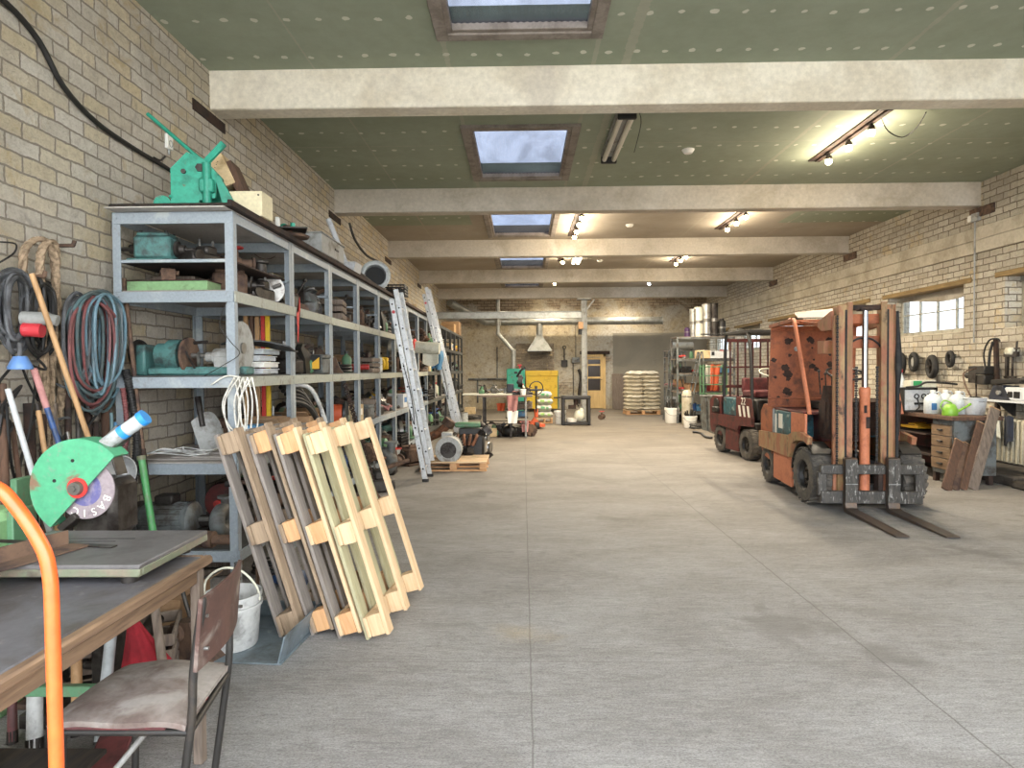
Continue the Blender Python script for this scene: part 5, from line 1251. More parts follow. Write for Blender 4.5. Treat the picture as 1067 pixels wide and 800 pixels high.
# ================================================================ pallet with motor and engine
PY=9.3
t=make_pallet(('pal_tan','pal_light','pal_tan'),label='flat wooden pallet on the floor carrying the electric motor, right of the ladder');x0=at(437,490,y=PY).x;x1=at(507,490,y=PY).x
t.location=((x0+x1)/2,PY+.4,0);t.scale=((x1-x0)/1.2,1,1)
z=.145;c=at(467,469,y=PY+.05)
t=thing('fan_cooled_motor','big electric motor with round pale fan cover on the pallet','motor',(c.x,PY+.25,z))
hc=c.z-z
part('fan_cover',MB().lathe([(.12,0),(.195,0),(.2,.01),(.2,.14),(.19,.15),(.12,.15)],(0,-.2,hc),(0,1,0),seg=32,caps=False),'grey_light',t)
m=MB().cyl((0,-.185,hc),(0,-.17,hc),.19,seg=28)
for i in range(12):a=pi*i/6;m.box((.07*cos(a),-.19,hc+.07*sin(a)),(.1,.006,.012),rot=(0,-a,0),b=.001)
m.cyl((0,-.2,hc),(0,-.16,hc),.035);part('fan_grille',m,'steel_dark',t)
m=MB().cyl((0,-.06,hc),(0,.32,hc),.16,seg=28)
for i in range(26):a=2*pi*i/26;m.box((.17*cos(a),.13,hc+.17*sin(a)),(.03,.36,.007),rot=(0,-a,0),b=.001)
part('ribbed_body',m,'grey_machine',t);part('feet',MB().box((-.1,.12,.02),(.07,.3,.04)).box((.1,.12,.02),(.07,.3,.04)),'grey_machine',t)
part('terminal_box',MB().box((-.05,.1,hc+.2),(.16,.14,.08),b=.01),'grey_light',t)
t=thing('engine_block','dark oily engine with brown manifold on the floor behind the pallet motor','engine',(at(488,460,y=10.2).x,10.3,0))
rs=random.Random(4);m=MB().box((0,.1,.25),(.5,.5,.4),b=.03).box((.05,.1,.5),(.42,.3,.12),b=.02)
part('block',m,'black_metal',t)
m=MB()
for i in range(16):
    p=Vector((rs.uniform(-.3,.35),rs.uniform(-.3,.25),rs.uniform(.1,.5)));q=p+Vector((rs.uniform(-.15,.15),rs.uniform(-.1,.1),rs.uniform(-.12,.15)));m.cyl(p,q,rs.uniform(.02,.06),seg=10)
for i in range(8):m.box((rs.uniform(-.3,.35),rs.uniform(-.3,.1),rs.uniform(.1,.55)),(rs.uniform(.06,.14),.1,rs.uniform(.05,.12)),rot=(rs.random(),rs.random(),rs.random()))
part('ancillaries',m,'steel_dark',t)
m=MB()
for i in range(4):m.tube([(-.16+.1*i,-.15,.45),(-.16+.1*i,-.26,.42),(-.1+.06*i,-.28,.3)],.026,10)
part('manifold',m,'rust_orange',t)
part('pulley',MB().lathe([(0,0),(.09,0),(.08,.02),(.09,.04),(0,.04)],(.33,-.1,.25),(1,-.3,0)).lathe([(0,0),(.06,0),(.05,.02),(.06,.04),(0,.04)],(.3,-.2,.42),(1,-.3,0)),'steel',t)
part('rocker_cover',MB().box((-.02,.08,.6),(.42,.18,.08),b=.03),'green_dull',t)
p=at(497,442,y=11.6);t=thing('white_canister','small white canister standing behind the engine','canister',(p.x,11.6,0));part('body',MB().lathe([(0,0),(.1,0),(.1,.4),(.04,.46),(.04,.5),(0,.5)]),'white_paint',t);part('lid',MB().cyl((0,0,.5),(0,0,.53),.045),'black_plastic',t)
t=thing('orange_manifold','rusty orange casting propped against the foot of the farther ladder','casting',(at(452,455,y=10.6).x,10.6,0));part('casting',MB().tube([(-.25,0,.1),(-.1,0,.35),(.1,0,.45),(.25,0,.6)],.07,12).box((-.2,0,.1),(.2,.2,.2),b=.03),'rust_orange',t);part('flange',MB().cyl((.22,0,.56),(.29,0,.66),.11,seg=18),'rust',t)
# machine parts on the floor in front of the racks
for i,(px,py,k,s,w) in enumerate([(395,500,'water_pump',2.0,'standing on the floor before the racks'),(384,516,'machine_casting',1.6,'on the floor at the pallets, before the racks'),(425,486,'rusty_gearbox',1.5,'on the floor beside the ladder foot'),(408,492,'gate_valve',1.6,'on the floor before the sixth rack'),(372,525,'rusty_bracket',1.5,'on the floor behind the frontmost pallet')]):
    g=at(px,py,z=0);put(k,(min(g.x,-1.68),g.y+.25,0),.5*i,w,s)
t=thing('black_chain','dark chain hanging at the front of the fourth rack','chain',(-1.9,7.55,0));m=MB()
A=at(360,402,x=-1.86);B=at(388,500,x=-1.72);P_=[A+(B-A)*k/44 for k in range(45)]
for i,p in enumerate(P_):m.torus(p-Vector(t.location),.022,.007,(1,0,0) if i%2 else (0,1,0),10,5)
part('links',m,'rust_dark',t)
t=thing('lever_bar','long rusty bar lying across castings on the floor before the racks','bar',(0,0,0));A=at(388,492,y=8.);B=at(412,484,y=8.2);part('bar_shaft',MB().cyl(A,A+(B-A)*1.6,.028),'rust',t);part('bar_head',MB().cyl(A-(B-A)*.2,A+(B-A)*.15,.06),'rust_dark',t)
# ================================================================ forklifts
def tyre_wheel(t,x,y,r,w,side,mats=('tyre','maroon'),name='wheel'):
    """side -1: outer face toward -x"""
    ax=(side,0,0);c=Vector((x,y,r))
    m=MB();m.lathe([(r*.55,-w/2),(r*.62,-w/2-.004),(r*.9,-w/2+.002),(r*.965,-w*.36),(r*.965,w*.36),(r*.9,w/2-.002),(r*.62,w/2+.004),(r*.55,w/2),(r*.55,-w/2)],c,ax,seg=40,caps=False)
    n=22
    for i in range(n):
        a=2*pi*i/n
        for s,da in((-1,0),(1,pi/n)):
            e=Vector((0,cos(a+da),sin(a+da)));tn=Vector((0,-sin(a+da),cos(a+da)))
            X=Vector((1,0,0));M=Matrix((X,tn,e)).transposed()@Matrix.Rotation(.28*s,3,'Z')
            m.box(c+e*(r*.972)+X*(s*w*.24),(w*.5,r*.19,r*.055),rot=M,b=.004)
    o=part(name,m,mats[0],t)
    m=MB();m.lathe([(0,w*.1),(r*.2,w*.1),(r*.22,w*.3),(r*.3,w*.3),(r*.32,w*.16),(r*.5,w*.2),(r*.56,w*.44),(r*.58,w*.46),(r*.58,-w*.4),(0,-w*.4)],c,ax,seg=28)
    part('rim',m,mats[1],o)
    m=MB()
    for i in range(6):
        a=pi*i/3;e=Vector((0,cos(a),sin(a)));part('wheel_nut',MB().cyl(c+e*r*.38+Vector(ax)*w*.15,c+e*r*.38+Vector(ax)*w*.3,r*.045,seg=6),'steel_dark',o)
    part('hub_cap',MB().cyl(c+Vector(ax)*w*.1,c+Vector(ax)*w*.36,r*.12),'steel_dark',o)
    return o
def chain(m,x,y,z0,z1,w=.028):
    z=z0;i=0
    while z<z1:
        m.box((x,y,z),(w if i%2 else w*.65,.014,.022),b=.003);z+=.024;i+=1
# ---- the near forklift, facing the camera (-y)
t=thing('forklift','large rusty orange forklift with tall scratched mast, nearest on the right, forks toward the camera','forklift',(3.665,7.03,0),radians(-2.9))
FR=.31
tyre_wheel(t,-.45,0,FR,.24,-1,('tyre','black_metal'),'front_wheel');tyre_wheel(t,.48,0,FR,.24,1,('tyre','black_metal'),'front_wheel')
tyre_wheel(t,-.46,1.3,.25,.15,-1,('tyre','black_metal'),'rear_wheel');tyre_wheel(t,.46,1.3,.25,.15,1,('tyre','black_metal'),'rear_wheel')
part('axle',MB().cyl((-.45,0,.3),(.45,0,.3),.07).box((0,.0,.3),(.5,.24,.24),b=.03).cyl((-.42,1.3,.25),(.42,1.3,.25),.05),'black_metal',t)
# frame beam on each side with the fender over the front wheel
for s in(-1,1):
    poly=[(1.52,.45),(.42,.45),(.36,.52),(.33,.62),(.22,.67),(-.02,.69),(-.12,.66),(-.14,.74),(.1,.78),(.3,.76),(.48,.7),(1.52,.66)]
    part('side_beam',MB().prism(poly,(s*.545,0,0),'x',.05),'forklift_ochre',t)
    # wheel arch
    m=MB();m.grid(lambda u,v,s=s:(s*(.36+.2*v),.0+.365*cos(pi*(.02+.72*u)),.31+.365*sin(pi*(.02+.72*u))),16,2,.012);part('wheel_arch',m,'black_metal',t)
    part('lower_side_panel',MB().prism([(.4,.1),(1.0,.12),(1.0,.45),(.42,.45),(.4,.4)],(s*.535,0,0),'x',.03),'forklift_orange_light',t)
    part('chassis_wall',MB().box((s*.33,.72,.33),(.05,1.5,.3)),'black_metal',t)
part('belly',MB().box((0,.75,.3),(.62,1.2,.34),b=.02),'black_metal',t)
# battery bay
[part('battery',MB().box((s*.36,.8,.82),(.3,.56,.3),b=.012),'teal_box',t,'dark teal battery box') for s in(-1,1)]
m=MB();m.box((-.513,.86,.84),(.006,.13,.18),b=.002).box((-.512,1.03,.8),(.005,.05,.24),b=.001);part('battery_patch',m,'label_white',t)
[part('orange_panel',MB().box((s*.5,.3,.83),(.03,.42,.3),b=.008),'forklift_orange_light',t) for s in(-1,1)]
part('hood',MB().box((0,.62,.985),(1.02,.98,.03),b=.01).box((0,.75,.8),(.5,.9,.3),b=.01),'maroon',t)
part('counterweight',MB().prism([(1.12,.3),(1.5,.35),(1.56,.5),(1.56,.92),(1.44,1.02),(1.12,1.02)],(0,0,0),'x',1.06),'forklift_orange',t)
part('corner_panel',MB().box((-.5,1.2,.8),(.05,.24,.36),b=.01),'grey_light',t)
# rear sheet with rust holes: real patches of darker rust
m=MB();m.prism([(-.57,1.0),(.50,1.0),(.53,2.02),(-.53,2.02)],(0,1.16,0),'y',.02);part('rear_sheet',m,'forklift_orange',t,'large orange rear sheet spotted with dark rust holes')
rs=random.Random(9);m=MB()
for x,z,r in[(-.32,1.84,.042),(-.28,1.85,.025),(-.05,1.86,.035),(-.02,1.84,.03),(.2,1.84,.045),(.16,1.82,.03),(-.3,1.66,.022),(-.33,1.42,.05),(-.36,1.5,.045),(-.32,1.36,.03),(-.34,1.2,.045),(-.3,1.17,.03),(-.02,1.52,.035),(.03,1.48,.03),(.2,1.54,.035),(.2,1.66,.015),(-.02,1.75,.012),(.12,1.75,.012),(.0,1.6,.012),(-.5,1.6,.03),(-.48,1.38,.02),(.3,1.75,.03),(-.1,1.3,.012),(.1,1.35,.014),(-.2,1.95,.012),(.3,1.3,.012),(-.44,1.12,.018)]:
    n=16;m=MB().prism([(x+r*(1+.3*rs.uniform(-1,1))*cos(2*pi*k/n)*1.1,z+r*(1+.3*rs.uniform(-1,1))*sin(2*pi*k/n)) for k in range(n)],(0,1.1485,0),'y',.003)
    part('rust_hole',m,'rust_dark',t)
part('sheet_rib',MB().bx(-.56,.5,1.135,1.155,1.1,1.115),'forklift_orange',t);part('sheet_rib',MB().bx(-.54,.51,1.13,1.15,1.97,2.03),'forklift_orange',t)
part('sheet_bolt',MB().cyl((-.22,1.13,1.74),(-.22,1.15,1.74),.03,seg=14),'grey_light',t)
# overhead guard
for s in(-1,1):
    part('front_post',MB().tube([(s*.49,.02,.98),(s*.49,.1,1.2),(s*.5,.42,1.98),(s*.5,.5,2.05),(s*.5,.62,2.07)],.024,8,sub=4),'forklift_orange_light',t)
    part('roof_side_rail',MB().bar((s*.5,.5,2.06),(s*.52,1.2,2.03),.05,.045),'forklift_orange',t)
m=MB().bar((-.5,.5,2.04),(.5,.5,2.04),.06,.045);part('roof_front_rail',m,'forklift_orange',t)
m=MB()
for k in range(4):m.bar((-.5,.66+.15*k,2.045),(.5,.66+.15*k,2.045),.05,.025)
part('roof_bars',m,'forklift_orange',t)
m=MB().grid(lambda u,v:(-.44+.5*u+.18*v,.5+.62*v,2.085+.16*v*(.7+.3*u)),8,6,.01);part('roof_sheet',m,'board_grey',t,'loose grey sheet on the roof')
part('mast_bracket',MB().prism([(-.24,2.1),(-.24,1.9),(.0,1.9),(.12,1.96),(.12,2.0)],(-.35,0,0),'x',.05),'forklift_salmon',t);part('roof_strut',MB().bar((-.36,.1,1.98),(-.42,.5,2.03),.03,.04),'forklift_orange',t);part('mast_bracket',MB().bar((-.35,-.15,1.72),(-.35,.02,1.72),.12,.14),'forklift_salmon',t);part('mast_bracket',MB().bar((.27,-.2,2.02),(.3,.46,1.98),.05,.12),'forklift_salmon',t)
# controls and seat
part('seat_cushion',MB().box((.05,.72,1.04),(.46,.42,.1),b=.03),'black_rubber',t)
part('cowl',MB().prism([(-.02,.75),(.14,.75),(.12,1.1),(.02,1.16),(-.06,1.12)],(.05,0,0),'x',.8),'rust_dark',t)
part('lever_console',MB().prism([(-.08,.72),(.14,.72),(.16,1.05),(.06,1.3),(-.04,1.3),(-.1,1.1)],(-.27,-.03,0),'x',.14),'rust_dark',t)
m=MB()
for i in range(4):m.cyl((-.36+.06*i,.05,1.2),(-.4+.07*i,.0,1.45-.03*i),.008,seg=8).sphere((-.4+.07*i,0,1.46-.03*i),.018,seg=8,rg=6)
part('control_levers',m,'steel_dark',t)
m=MB().torus((.0,.25,1.43),.2,.014,(.0,-.35,1),32,8).cyl((0,.25,1.43),(0,.1,1.1),.02)
for a in(0,2.1,4.2):m.cyl((0,.25,1.42),(.19*cos(a),.25+.19*sin(a),1.43+.06*sin(a)),.008,seg=6)
part('steering_wheel',m,'black_plastic',t)
# mast
MX=-.06
m0=-.3
for s in(-1,1):
    x=MX+s*.245
    m=MB().bx(x-.04,x+.045,m0-.06,m0-.035,.1,2.15).bx(x-.04,x+.045,m0+.06,m0+.085,.1,2.13).bx(x+s*.03-.012,x+s*.03+.012,m0-.06,m0+.085,.1,2.14)
    part('outer_rail',m,'forklift_ochre' if s<0 else 'forklift_salmon',t)
    x2=MX+s*.172
    m=MB().bx(x2-.012,x2+.012,m0-.05,m0+.07,.12,2.17).bx(x2-.03,x2+.03,m0-.066,m0-.044,.12,2.18)
    part('inner_rail',m,'forklift_salmon' if s<0 else 'forklift_ochre',t)
    m=MB().bx(x-s*.035-.012,x-s*.035+.012,m0-.064,m0-.05,.12,2.1);part('greasy_strip',m,'black_rubber',t)
    m=MB();chain(m,MX+s*.105,m0-.06,.32,1.5,.03);part('lift_chain',m,'black_metal',t)
    part('outer_flange',MB().bx(MX+s*.30-.018,MX+s*.30+.018,m0-.02,m0+.02,.1,2.05),'forklift_salmon' if s<0 else 'rust_dark',t)
m=MB();chain(m,MX-.296,m0-.055,.4,2.05,.024);part('lift_chain',m,'black_metal',t)
part('hose_bundle',MB().tube([(MX+.31,m0-.05,.5),(MX+.312,m0-.06,1.2),(MX+.316,m0-.06,1.6),(MX+.31,m0-.04,2.08)],lambda q:.018+.022*max(0,1-abs(q-.62)*4),10),'black_rubber',t)
part('cross_member',MB().bx(MX-.24,MX+.24,m0+.02,m0+.07,1.96,2.06),'forklift_orange',t)
part('cross_member',MB().bx(MX-.24,MX+.24,m0+.02,m0+.07,1.70,1.83),'forklift_orange',t)
part('cross_member',MB().bx(MX-.2,MX+.2,m0-.04,m0+.04,2.1,2.15).bx(MX-.06,MX+.06,m0-.06,m0+.05,2.09,2.12),'rust_dark',t)
part('cross_member',MB().bx(MX-.26,MX+.26,m0+.0,m0+.07,.14,.26),'black_metal',t)
cy=part('lift_cylinder',MB().lathe([(0,0),(.05,0),(.05,1.0),(.055,1.01),(.055,1.07),(.045,1.09),(0,1.09)],(MX,m0-.02,.2),(0,0,1),seg=22),'forklift_orange_light',t)
part('piston_rod',MB().cyl((MX,m0-.02,1.28),(MX,m0-.02,2.1),.03,seg=22),'chrome',cy,'bright chrome rod')
part('cylinder_mark',MB().bx(MX-.03,MX-.0,m0-.075,m0-.07,1.02,1.1).bx(MX-.01,MX+.03,m0-.075,m0-.07,.86,.98),'rust_dark',cy)
part('loop_hose',MB().torus((MX,m0+.0,1.62),.19,.01,(0,1,0),30,6,.2,2.9),'black_rubber',t)
# carriage
cy0=-.42
m=MB().box((MX+.02,cy0,.44),(1.02,.05,.1),b=.006);part('carriage_bar',m,'scratched_iron',t)
m=MB().box((MX+.02,cy0,.15),(1.02,.05,.13),b=.006);part('carriage_bar',m,'scratched_iron',t)
for x in(-.47,.51):part('carriage_plate',MB().box((MX+x,cy0+.01,.29),(.09,.04,.24),b=.006),'scratched_iron',t)
for x in(-.2,.2):part('carriage_web',MB().box((MX+x*.6,cy0+.05,.32),(.05,.1,.36),b=.006),'rust_dark',t)
for x in(-.215,.21):
    m=MB();y0=cy0-.05
    prof=[(y0+.02,.56),(y0-.025,.56),(y0-.03,.1),(y0-.045,.055),(y0-.09,.04),(y0-1.0,.018),(y0-1.0,.008),(y0-.03,.004),(y0+.01,.03),(y0+.02,.08)]
    m.prism(prof,(MX+x,0,0),'x',.115);m.box((MX+x,y0-.005,.52),(.125,.07,.1),b=.01);f=part('fork',m,'fork_iron',t)
    part('fork_shank',MB().box((MX+x,y0-.036,.33),(.119,.014,.44),b=.003),'scratched_iron',f)
    part('heel_band',MB().box((MX+x,y0-.042,.30),(.122,.012,.008),b=.002),'grey_light',f)
# ---- the far forklift, facing away
t=thing('forklift','smaller dark maroon forklift with numbered flank and black overhead frame, parked behind the orange one','forklift',(4.15,10.4,0),radians(7))
tyre_wheel(t,-.46,0,.25,.17,-1,('tyre','black_metal'),'front_wheel');tyre_wheel(t,.46,0,.25,.17,1,('tyre','black_metal'),'front_wheel')
tyre_wheel(t,-.44,1.05,.25,.14,-1,('tyre','black_metal'),'rear_wheel');tyre_wheel(t,.44,1.05,.25,.14,1,('tyre','black_metal'),'rear_wheel')
for s in(-1,1):
    part('side_beam',MB().prism([(-.2,.56),(.25,.54),(.3,.46),(1.3,.5),(1.36,.56),(1.36,.68),(-.2,.7)],(s*.52,0,0),'x',.05),'maroon',t)
    part('lower_side_panel',MB().prism([(.3,.1),(.8,.1),(.8,.46),(.32,.46)],(s*.5,0,0),'x',.03),'maroon',t)
    part('battery',MB().box((s*.4,.66,.84),(.22,.5,.3),b=.01),'teal_box',t,'teal blue battery box')
    part('number_panel',MB().prism([(-.2,.68),(.38,.68),(.38,1.02),(-.1,1.0)],(s*.51,0,0),'x',.03),'maroon',t)
    m=MB()
    for k in range(3):m.prism([(-.12+.15*k,.7),(-.05+.15*k,.7),(.0+.15*k,.88),(-.07+.15*k,.88)],(s*.528,0,0),'x',.004)
    part('white_stripe',m,'label_white',t)
    part('overhead_post',MB().tube([(s*.47,-.08,.75),(s*.46,-.02,1.6),(s*.45,.1,2.05),(s*.45,.3,2.1)],.03,8),'black_metal',t)
    part('overhead_post',MB().tube([(s*.46,.98,1.0),(s*.45,.95,1.9),(s*.45,.9,2.1)],.03,8),'black_metal',t)
M=Matrix(((0,0,-1,-.528),(-1,0,0,.12),(0,1,0,.95),(0,0,0,1)))
text_part('22',.17,M,'label_white',t,'number',.0015)
part('overhead_frame',MB().bar((-.45,.05,2.1),(-.45,1.0,2.1),.06,.05).bar((.45,.05,2.1),(.45,1.0,2.1),.06,.05).bar((-.45,.1,2.1),(.45,.1,2.1),.06,.05).bar((-.45,.95,2.1),(.45,.95,2.1),.06,.05).bar((-.45,.4,2.1),(.45,.4,2.1),.04,.03).bar((-.45,.65,2.1),(.45,.65,2.1),.04,.03).bar((-.9,.97,2.1),(.45,.97,2.1),.03,.02),'black_metal',t)
part('counterweight',MB().prism([(1.0,.3),(1.42,.34),(1.5,.5),(1.5,.9),(1.38,1.0),(1.0,1.0)],(0,0,0),'x',1.0),'maroon',t)
part('belly',MB().box((0,.6,.4),(.8,1.3,.4),b=.02).box((0,.5,.8),(.6,.8,.36),b=.02),'black_metal',t)
part('seat',MB().box((0,.55,1.06),(.46,.44,.12),b=.04).box((0,.78,1.2),(.44,.1,.26),b=.04),'seat_red',t)
part('rear_grille',MB().bx(-.42,.42,.98,1.0,1.96,2.02).bx(-.42,.42,.98,1.0,1.5,1.53).bx(-.42,.42,.98,1.0,1.15,1.2),'maroon',t)
for k in range(6):part('grille_bar',MB().bx(-.36+.14*k,-.33+.14*k,.975,.995,1.0,2.02),'maroon',t)
part('exhaust_tank',MB().cyl((-.52,1.2,.86),(-.2,1.2,.86),.1).box((-.4,1.2,.76),(.3,.24,.1),b=.02),'black_metal',t)
part('steering_wheel',MB().torus((0,.22,1.42),.18,.014,(0,-.4,1),28,8).cyl((0,.22,1.42),(0,.05,1.0),.02),'plastic_cream',t)
for s in(-1,1):
    part('mast_rail',MB().bx(s*.24-.03,s*.24+.03,-.36,-.26,.08,2.02),'maroon',t);m=MB();chain(m,s*.1,-.3,.3,1.9,.03);part('lift_chain',m,'rust',t)
    part('fork',MB().prism([(-.42,.5),(-.46,.5),(-.47,.06),(-1.35,.02),(-1.35,.008),(-.44,.004)],(s*.22,0,0),'x',.1),'fork_iron',t)
[part('mast_cross_member',MB().bx(-.25,.25,-.32,-.27,a_,b_),'rust',t) for a_,b_ in((1.9,2.0),(1.3,1.36),(1.0,1.05),(.3,.4))]
part('lift_cylinder',MB().cyl((0,-.3,.15),(0,-.3,1.3),.045).cyl((0,-.3,1.3),(0,-.3,1.9),.025),'maroon',t)
part('carriage_bar',MB().box((0,-.42,.42),(.84,.04,.1)).box((0,-.42,.14),(.84,.04,.1)),'black_metal',t)
part('load_guard',MB().bar((-.35,-.42,.5),(-.35,-.42,1.5),.03,.03).bar((.35,-.42,.5),(.35,-.42,1.5),.03,.03).bar((-.35,-.42,1.5),(.35,-.42,1.5),.03,.03).bar((-.12,-.42,.5),(-.12,-.42,1.5),.02,.02).bar((.12,-.42,.5),(.12,-.42,1.5),.02,.02),'maroon',t)
# ================================================================ right wall: bench with drawers and what stands on it
BX0,BX1,BY0,BY1,BZ=5.40,5.95,8.05,10.6,.87
t=thing('workbench','long dark workbench with small wooden drawers behind the orange forklift','workbench',(5.75,9.3,0))
def bb(x0,x1,y0,y1,z0,z1,b=.004):return MB().bx(x0-5.75,x1-5.75,y0-9.3,y1-9.3,z0,z1,b)
part('worktop',bb(BX0-.05,BX1+.05,BY0-.05,BY1,BZ-.05,BZ,.006),'wood_brown',t)
part('end_panel',bb(BX0+.02,BX1,BY0,BY0+.03,.12,BZ-.05),'grey_machine',t)
part('pedestal',bb(BX0+.02,BX1,BY0+.03,BY0+.42,.12,BZ-.05),'grey_machine',t)
for k in range(4):
    d=part('drawer',bb(BX0-.01,BX0+.02,BY0+.03,BY0+.4,.18+.145*k,.315+.145*k),'drawer_wood',t)
    part('drawer_handle',bb(BX0-.03,BX0-.01,BY0+.17,BY0+.27,.24+.145*k,.26+.145*k),'black_metal',d)
for x,y in((BX0+.05,BY0+.05),(BX1-.05,BY0+.05),(BX0+.05,BY0+.38),(BX0+.05,BY1-.1),(BX1-.05,BY1-.1)):part('leg',bb(x-.03,x+.03,y-.03,y+.03,0,BZ-.05 if y>9 else .12),'rust_dark',t)
part('lower_shelf',bb(BX0+.05,BX1,BY0+.5,BY1,.3,.33),'rust_dark',t)
part('back_board',bb(BX1-.03,BX1,BY0+.45,BY1,.1,BZ-.05),'maroon',t)
def on_bench(px,py,y):
    p=at(px,py,y=y);return (min(max(p.x,BX0+.1),6.05),y,BZ)
t=thing('battery_charger','white-fronted charger in a black frame with cables on the bench','charger',on_bench(951,430,9.0))
part('front_panel',MB().box((0,-.11,.17),(.4,.01,.28),b=.003),'white_paint',t);part('frame',MB().bx(-.22,-.2,-.12,.12,0,.34).bx(.2,.25,-.12,.12,0,.34).bx(-.22,.25,-.12,.12,.31,.34).bx(-.22,.25,-.12,.12,0,.03),'black_metal',t)
part('body_box',MB().box((0,0,.17),(.4,.2,.28)),'grey_light',t)
m=MB()
for x in(-.04,.06):m.torus((x,-.12,.22),.03,.008,(0,1,0),16,6)
m.tube([(-.04,-.13,.2),(-.02,-.15,.08),(-.1,-.2,.03),(-.15,-.18,.0)],.008,6).tube([(.06,-.13,.2),(.05,-.16,.1),(.12,-.16,.08),(.16,-.15,.1)],.008,6).box((.03,-.12,.12),(.2,.02,.03));part('knobs_and_cables',m,'black_plastic',t)
part('vent_patch',MB().box((.13,-.117,.22),(.04,.004,.08)),'grey_machine',t)
p=on_bench(957,407,9.0)
t=thing('wooden_tray_box','pale box with green label standing on top of the charger','box',(p[0]+.03,9.02,BZ+.342));part('box_body',MB().box((0,0,.05),(.36,.16,.1)),'plastic_cream',t);part('label_patch',MB().box((-.08,-.083,.05),(.12,.004,.08)),'label_green',t)
single('black_pipe_arm',MB().tube([(-.25,0,0),(-.1,-.04,.02),(.0,-.06,.07),(.25,-.06,.06),(.42,-.05,.04)],.014,8),'black_metal','bent black tube lying across the charger top','tube',(p[0],8.88,BZ+.345))
t=thing('cleaner_bottle','pale bottle with red cap behind the charger','bottle',(p[0]-.14,9.2,BZ+.0));part('body',MB().lathe([(0,0),(.07,0),(.07,.42),(.03,.52),(.03,.55),(0,.55)]),'jug',t);part('cap',MB().cyl((0,0,.55),(0,0,.6),.034),'red_plastic',t)
for i,(px,y,h) in enumerate([(972,8.6,.3),(985,8.75,.3),(998,8.5,.29)]):
    t=thing('water_jug',['leftmost of the three cloudy plastic jugs, with a blue-and-yellow label','middle cloudy plastic jug, behind the green watering can','rightmost cloudy plastic jug, beside the white enamel bucket'][i],'jug',on_bench(px,436,y),.1*i,'cloudy plastic jugs on the bench')
    part('body',MB().lathe([(0,0),(.1,0),(.108,.01),(.108,.17),(.1,.21),(.06,.25),(.03,.27),(.028,h-.01),(0,h-.01)],seg=22),'jug',t)
    part('handle',MB().tube([(.03,0,.28),(.08,0,.29),(.1,0,.25),(.1,0,.2)],.01,8),'jug',t);part('screw_cap',MB().cyl((0,0,h-.012),(0,0,h+.015),.032),'white_plastic',t)
    if i==0:part('label_patch',MB().box((-.04,-.1,.1),(.08,.012,.09)),'label_blue',t)
t=thing('watering_can','bright green watering can with long spout on the front of the bench','watering can',on_bench(981,437,8.25))
part('body',MB().lathe([(0,0),(.085,0),(.09,.01),(.085,.08),(.065,.13),(.04,.15),(.0,.15)],seg=24),'lime',t);part('spout',MB().cyl((.06,0,.03),(.24,-.02,.14),.018,.01,seg=10).cyl((.22,-.02,.13),(.25,-.02,.15),.018,.014),'lime',t);part('handle',MB().tube([(-.08,0,.06),(-.12,0,.12),(-.08,0,.19),(0,0,.17),(.03,0,.14)],.009,8),'lime',t)
t=thing('enamel_bucket','white bucket with a bit of red hose standing at the right end of the bench','bucket',(on_bench(1016,436,8.35)[0],8.35,BZ));part('shell',MB().lathe([(0,0),(.1,0),(.105,.006),(.125,.21),(.135,.215),(.13,.225),(.12,.22),(.1,.012),(0,.012)],seg=28),'white_paint',t);part('inner_brush',MB().sphere((0,0,.2),.09,(1,1,.5)),'black_rubber',t)
part('handle',MB().tube([(.13,0,.2),(.0,-.13,.17),(-.13,0,.2)],.004,6),'steel',t)
single('red_hose',MB().tube([(5.93,8.45,BZ+.2),(5.9,8.5,BZ+.3),(5.98,8.7,BZ+.46),(6.2,9.0,BZ+.55),(6.5,9.2,BZ+.6)],.01,8),'rust','thin reddish hose arching from the white bucket up to the wall drill','hose')
single('bench_clutter',MB().box((0,0,.03),(.3,.3,.04),rot=(0,.05,.2)).box((.05,.1,.07),(.28,.1,.02),rot=(0,.0,.5)).cyl((-.1,-.1,.06),(.15,-.05,.06),.012),'gold','brass-coloured offcuts on the shelf under the charger','offcuts',(5.62,9.1,.62))
single('bench_clutter',MB().bx(BX0,BX1,8.6,9.8,.58,.6),'rust_dark','dark board shelf below the charger','board')
# leaning planks at the bench end
PLK=[((986,507),(1000,459),.13,'wood_brown','short brown plank, leftmost against the bench end'),((995,508),(1008,462),.1,'rust','rust-brown plank second from the left at the bench end'),((1003,510),(1022,440),.1,'wood_brown','tall brown plank third from the left at the bench end'),((1013,511),(1037,425),.13,'wood_old','tallest grey-brown plank, rightmost against the bench end')]
for i,(a,b,w,mt,lab) in enumerate(PLK):
    y=7.78+.015*i;A=at(a[0],a[1],z=0);A=Vector((A.x,y-.06,.0));B=at(b[0],b[1],y=8.0);B=Vector((B.x,8.0-.0*i,B.z))
    A=Vector((at(a[0],a[1],y=y-.06).x,y-.06,.005));
    t=thing('leaning_plank',lab,'plank',A,0,'planks leaning on the bench end');part('plank_face',MB().bar((.0,0,0),B-A,w,.028,up=(0,-1,0),b=.003),mt,t);part('plank_end',MB().bar((B-A)*.985,(B-A)*1.0,w+.002,.03,up=(0,-1,0)),'wood_handle',t)
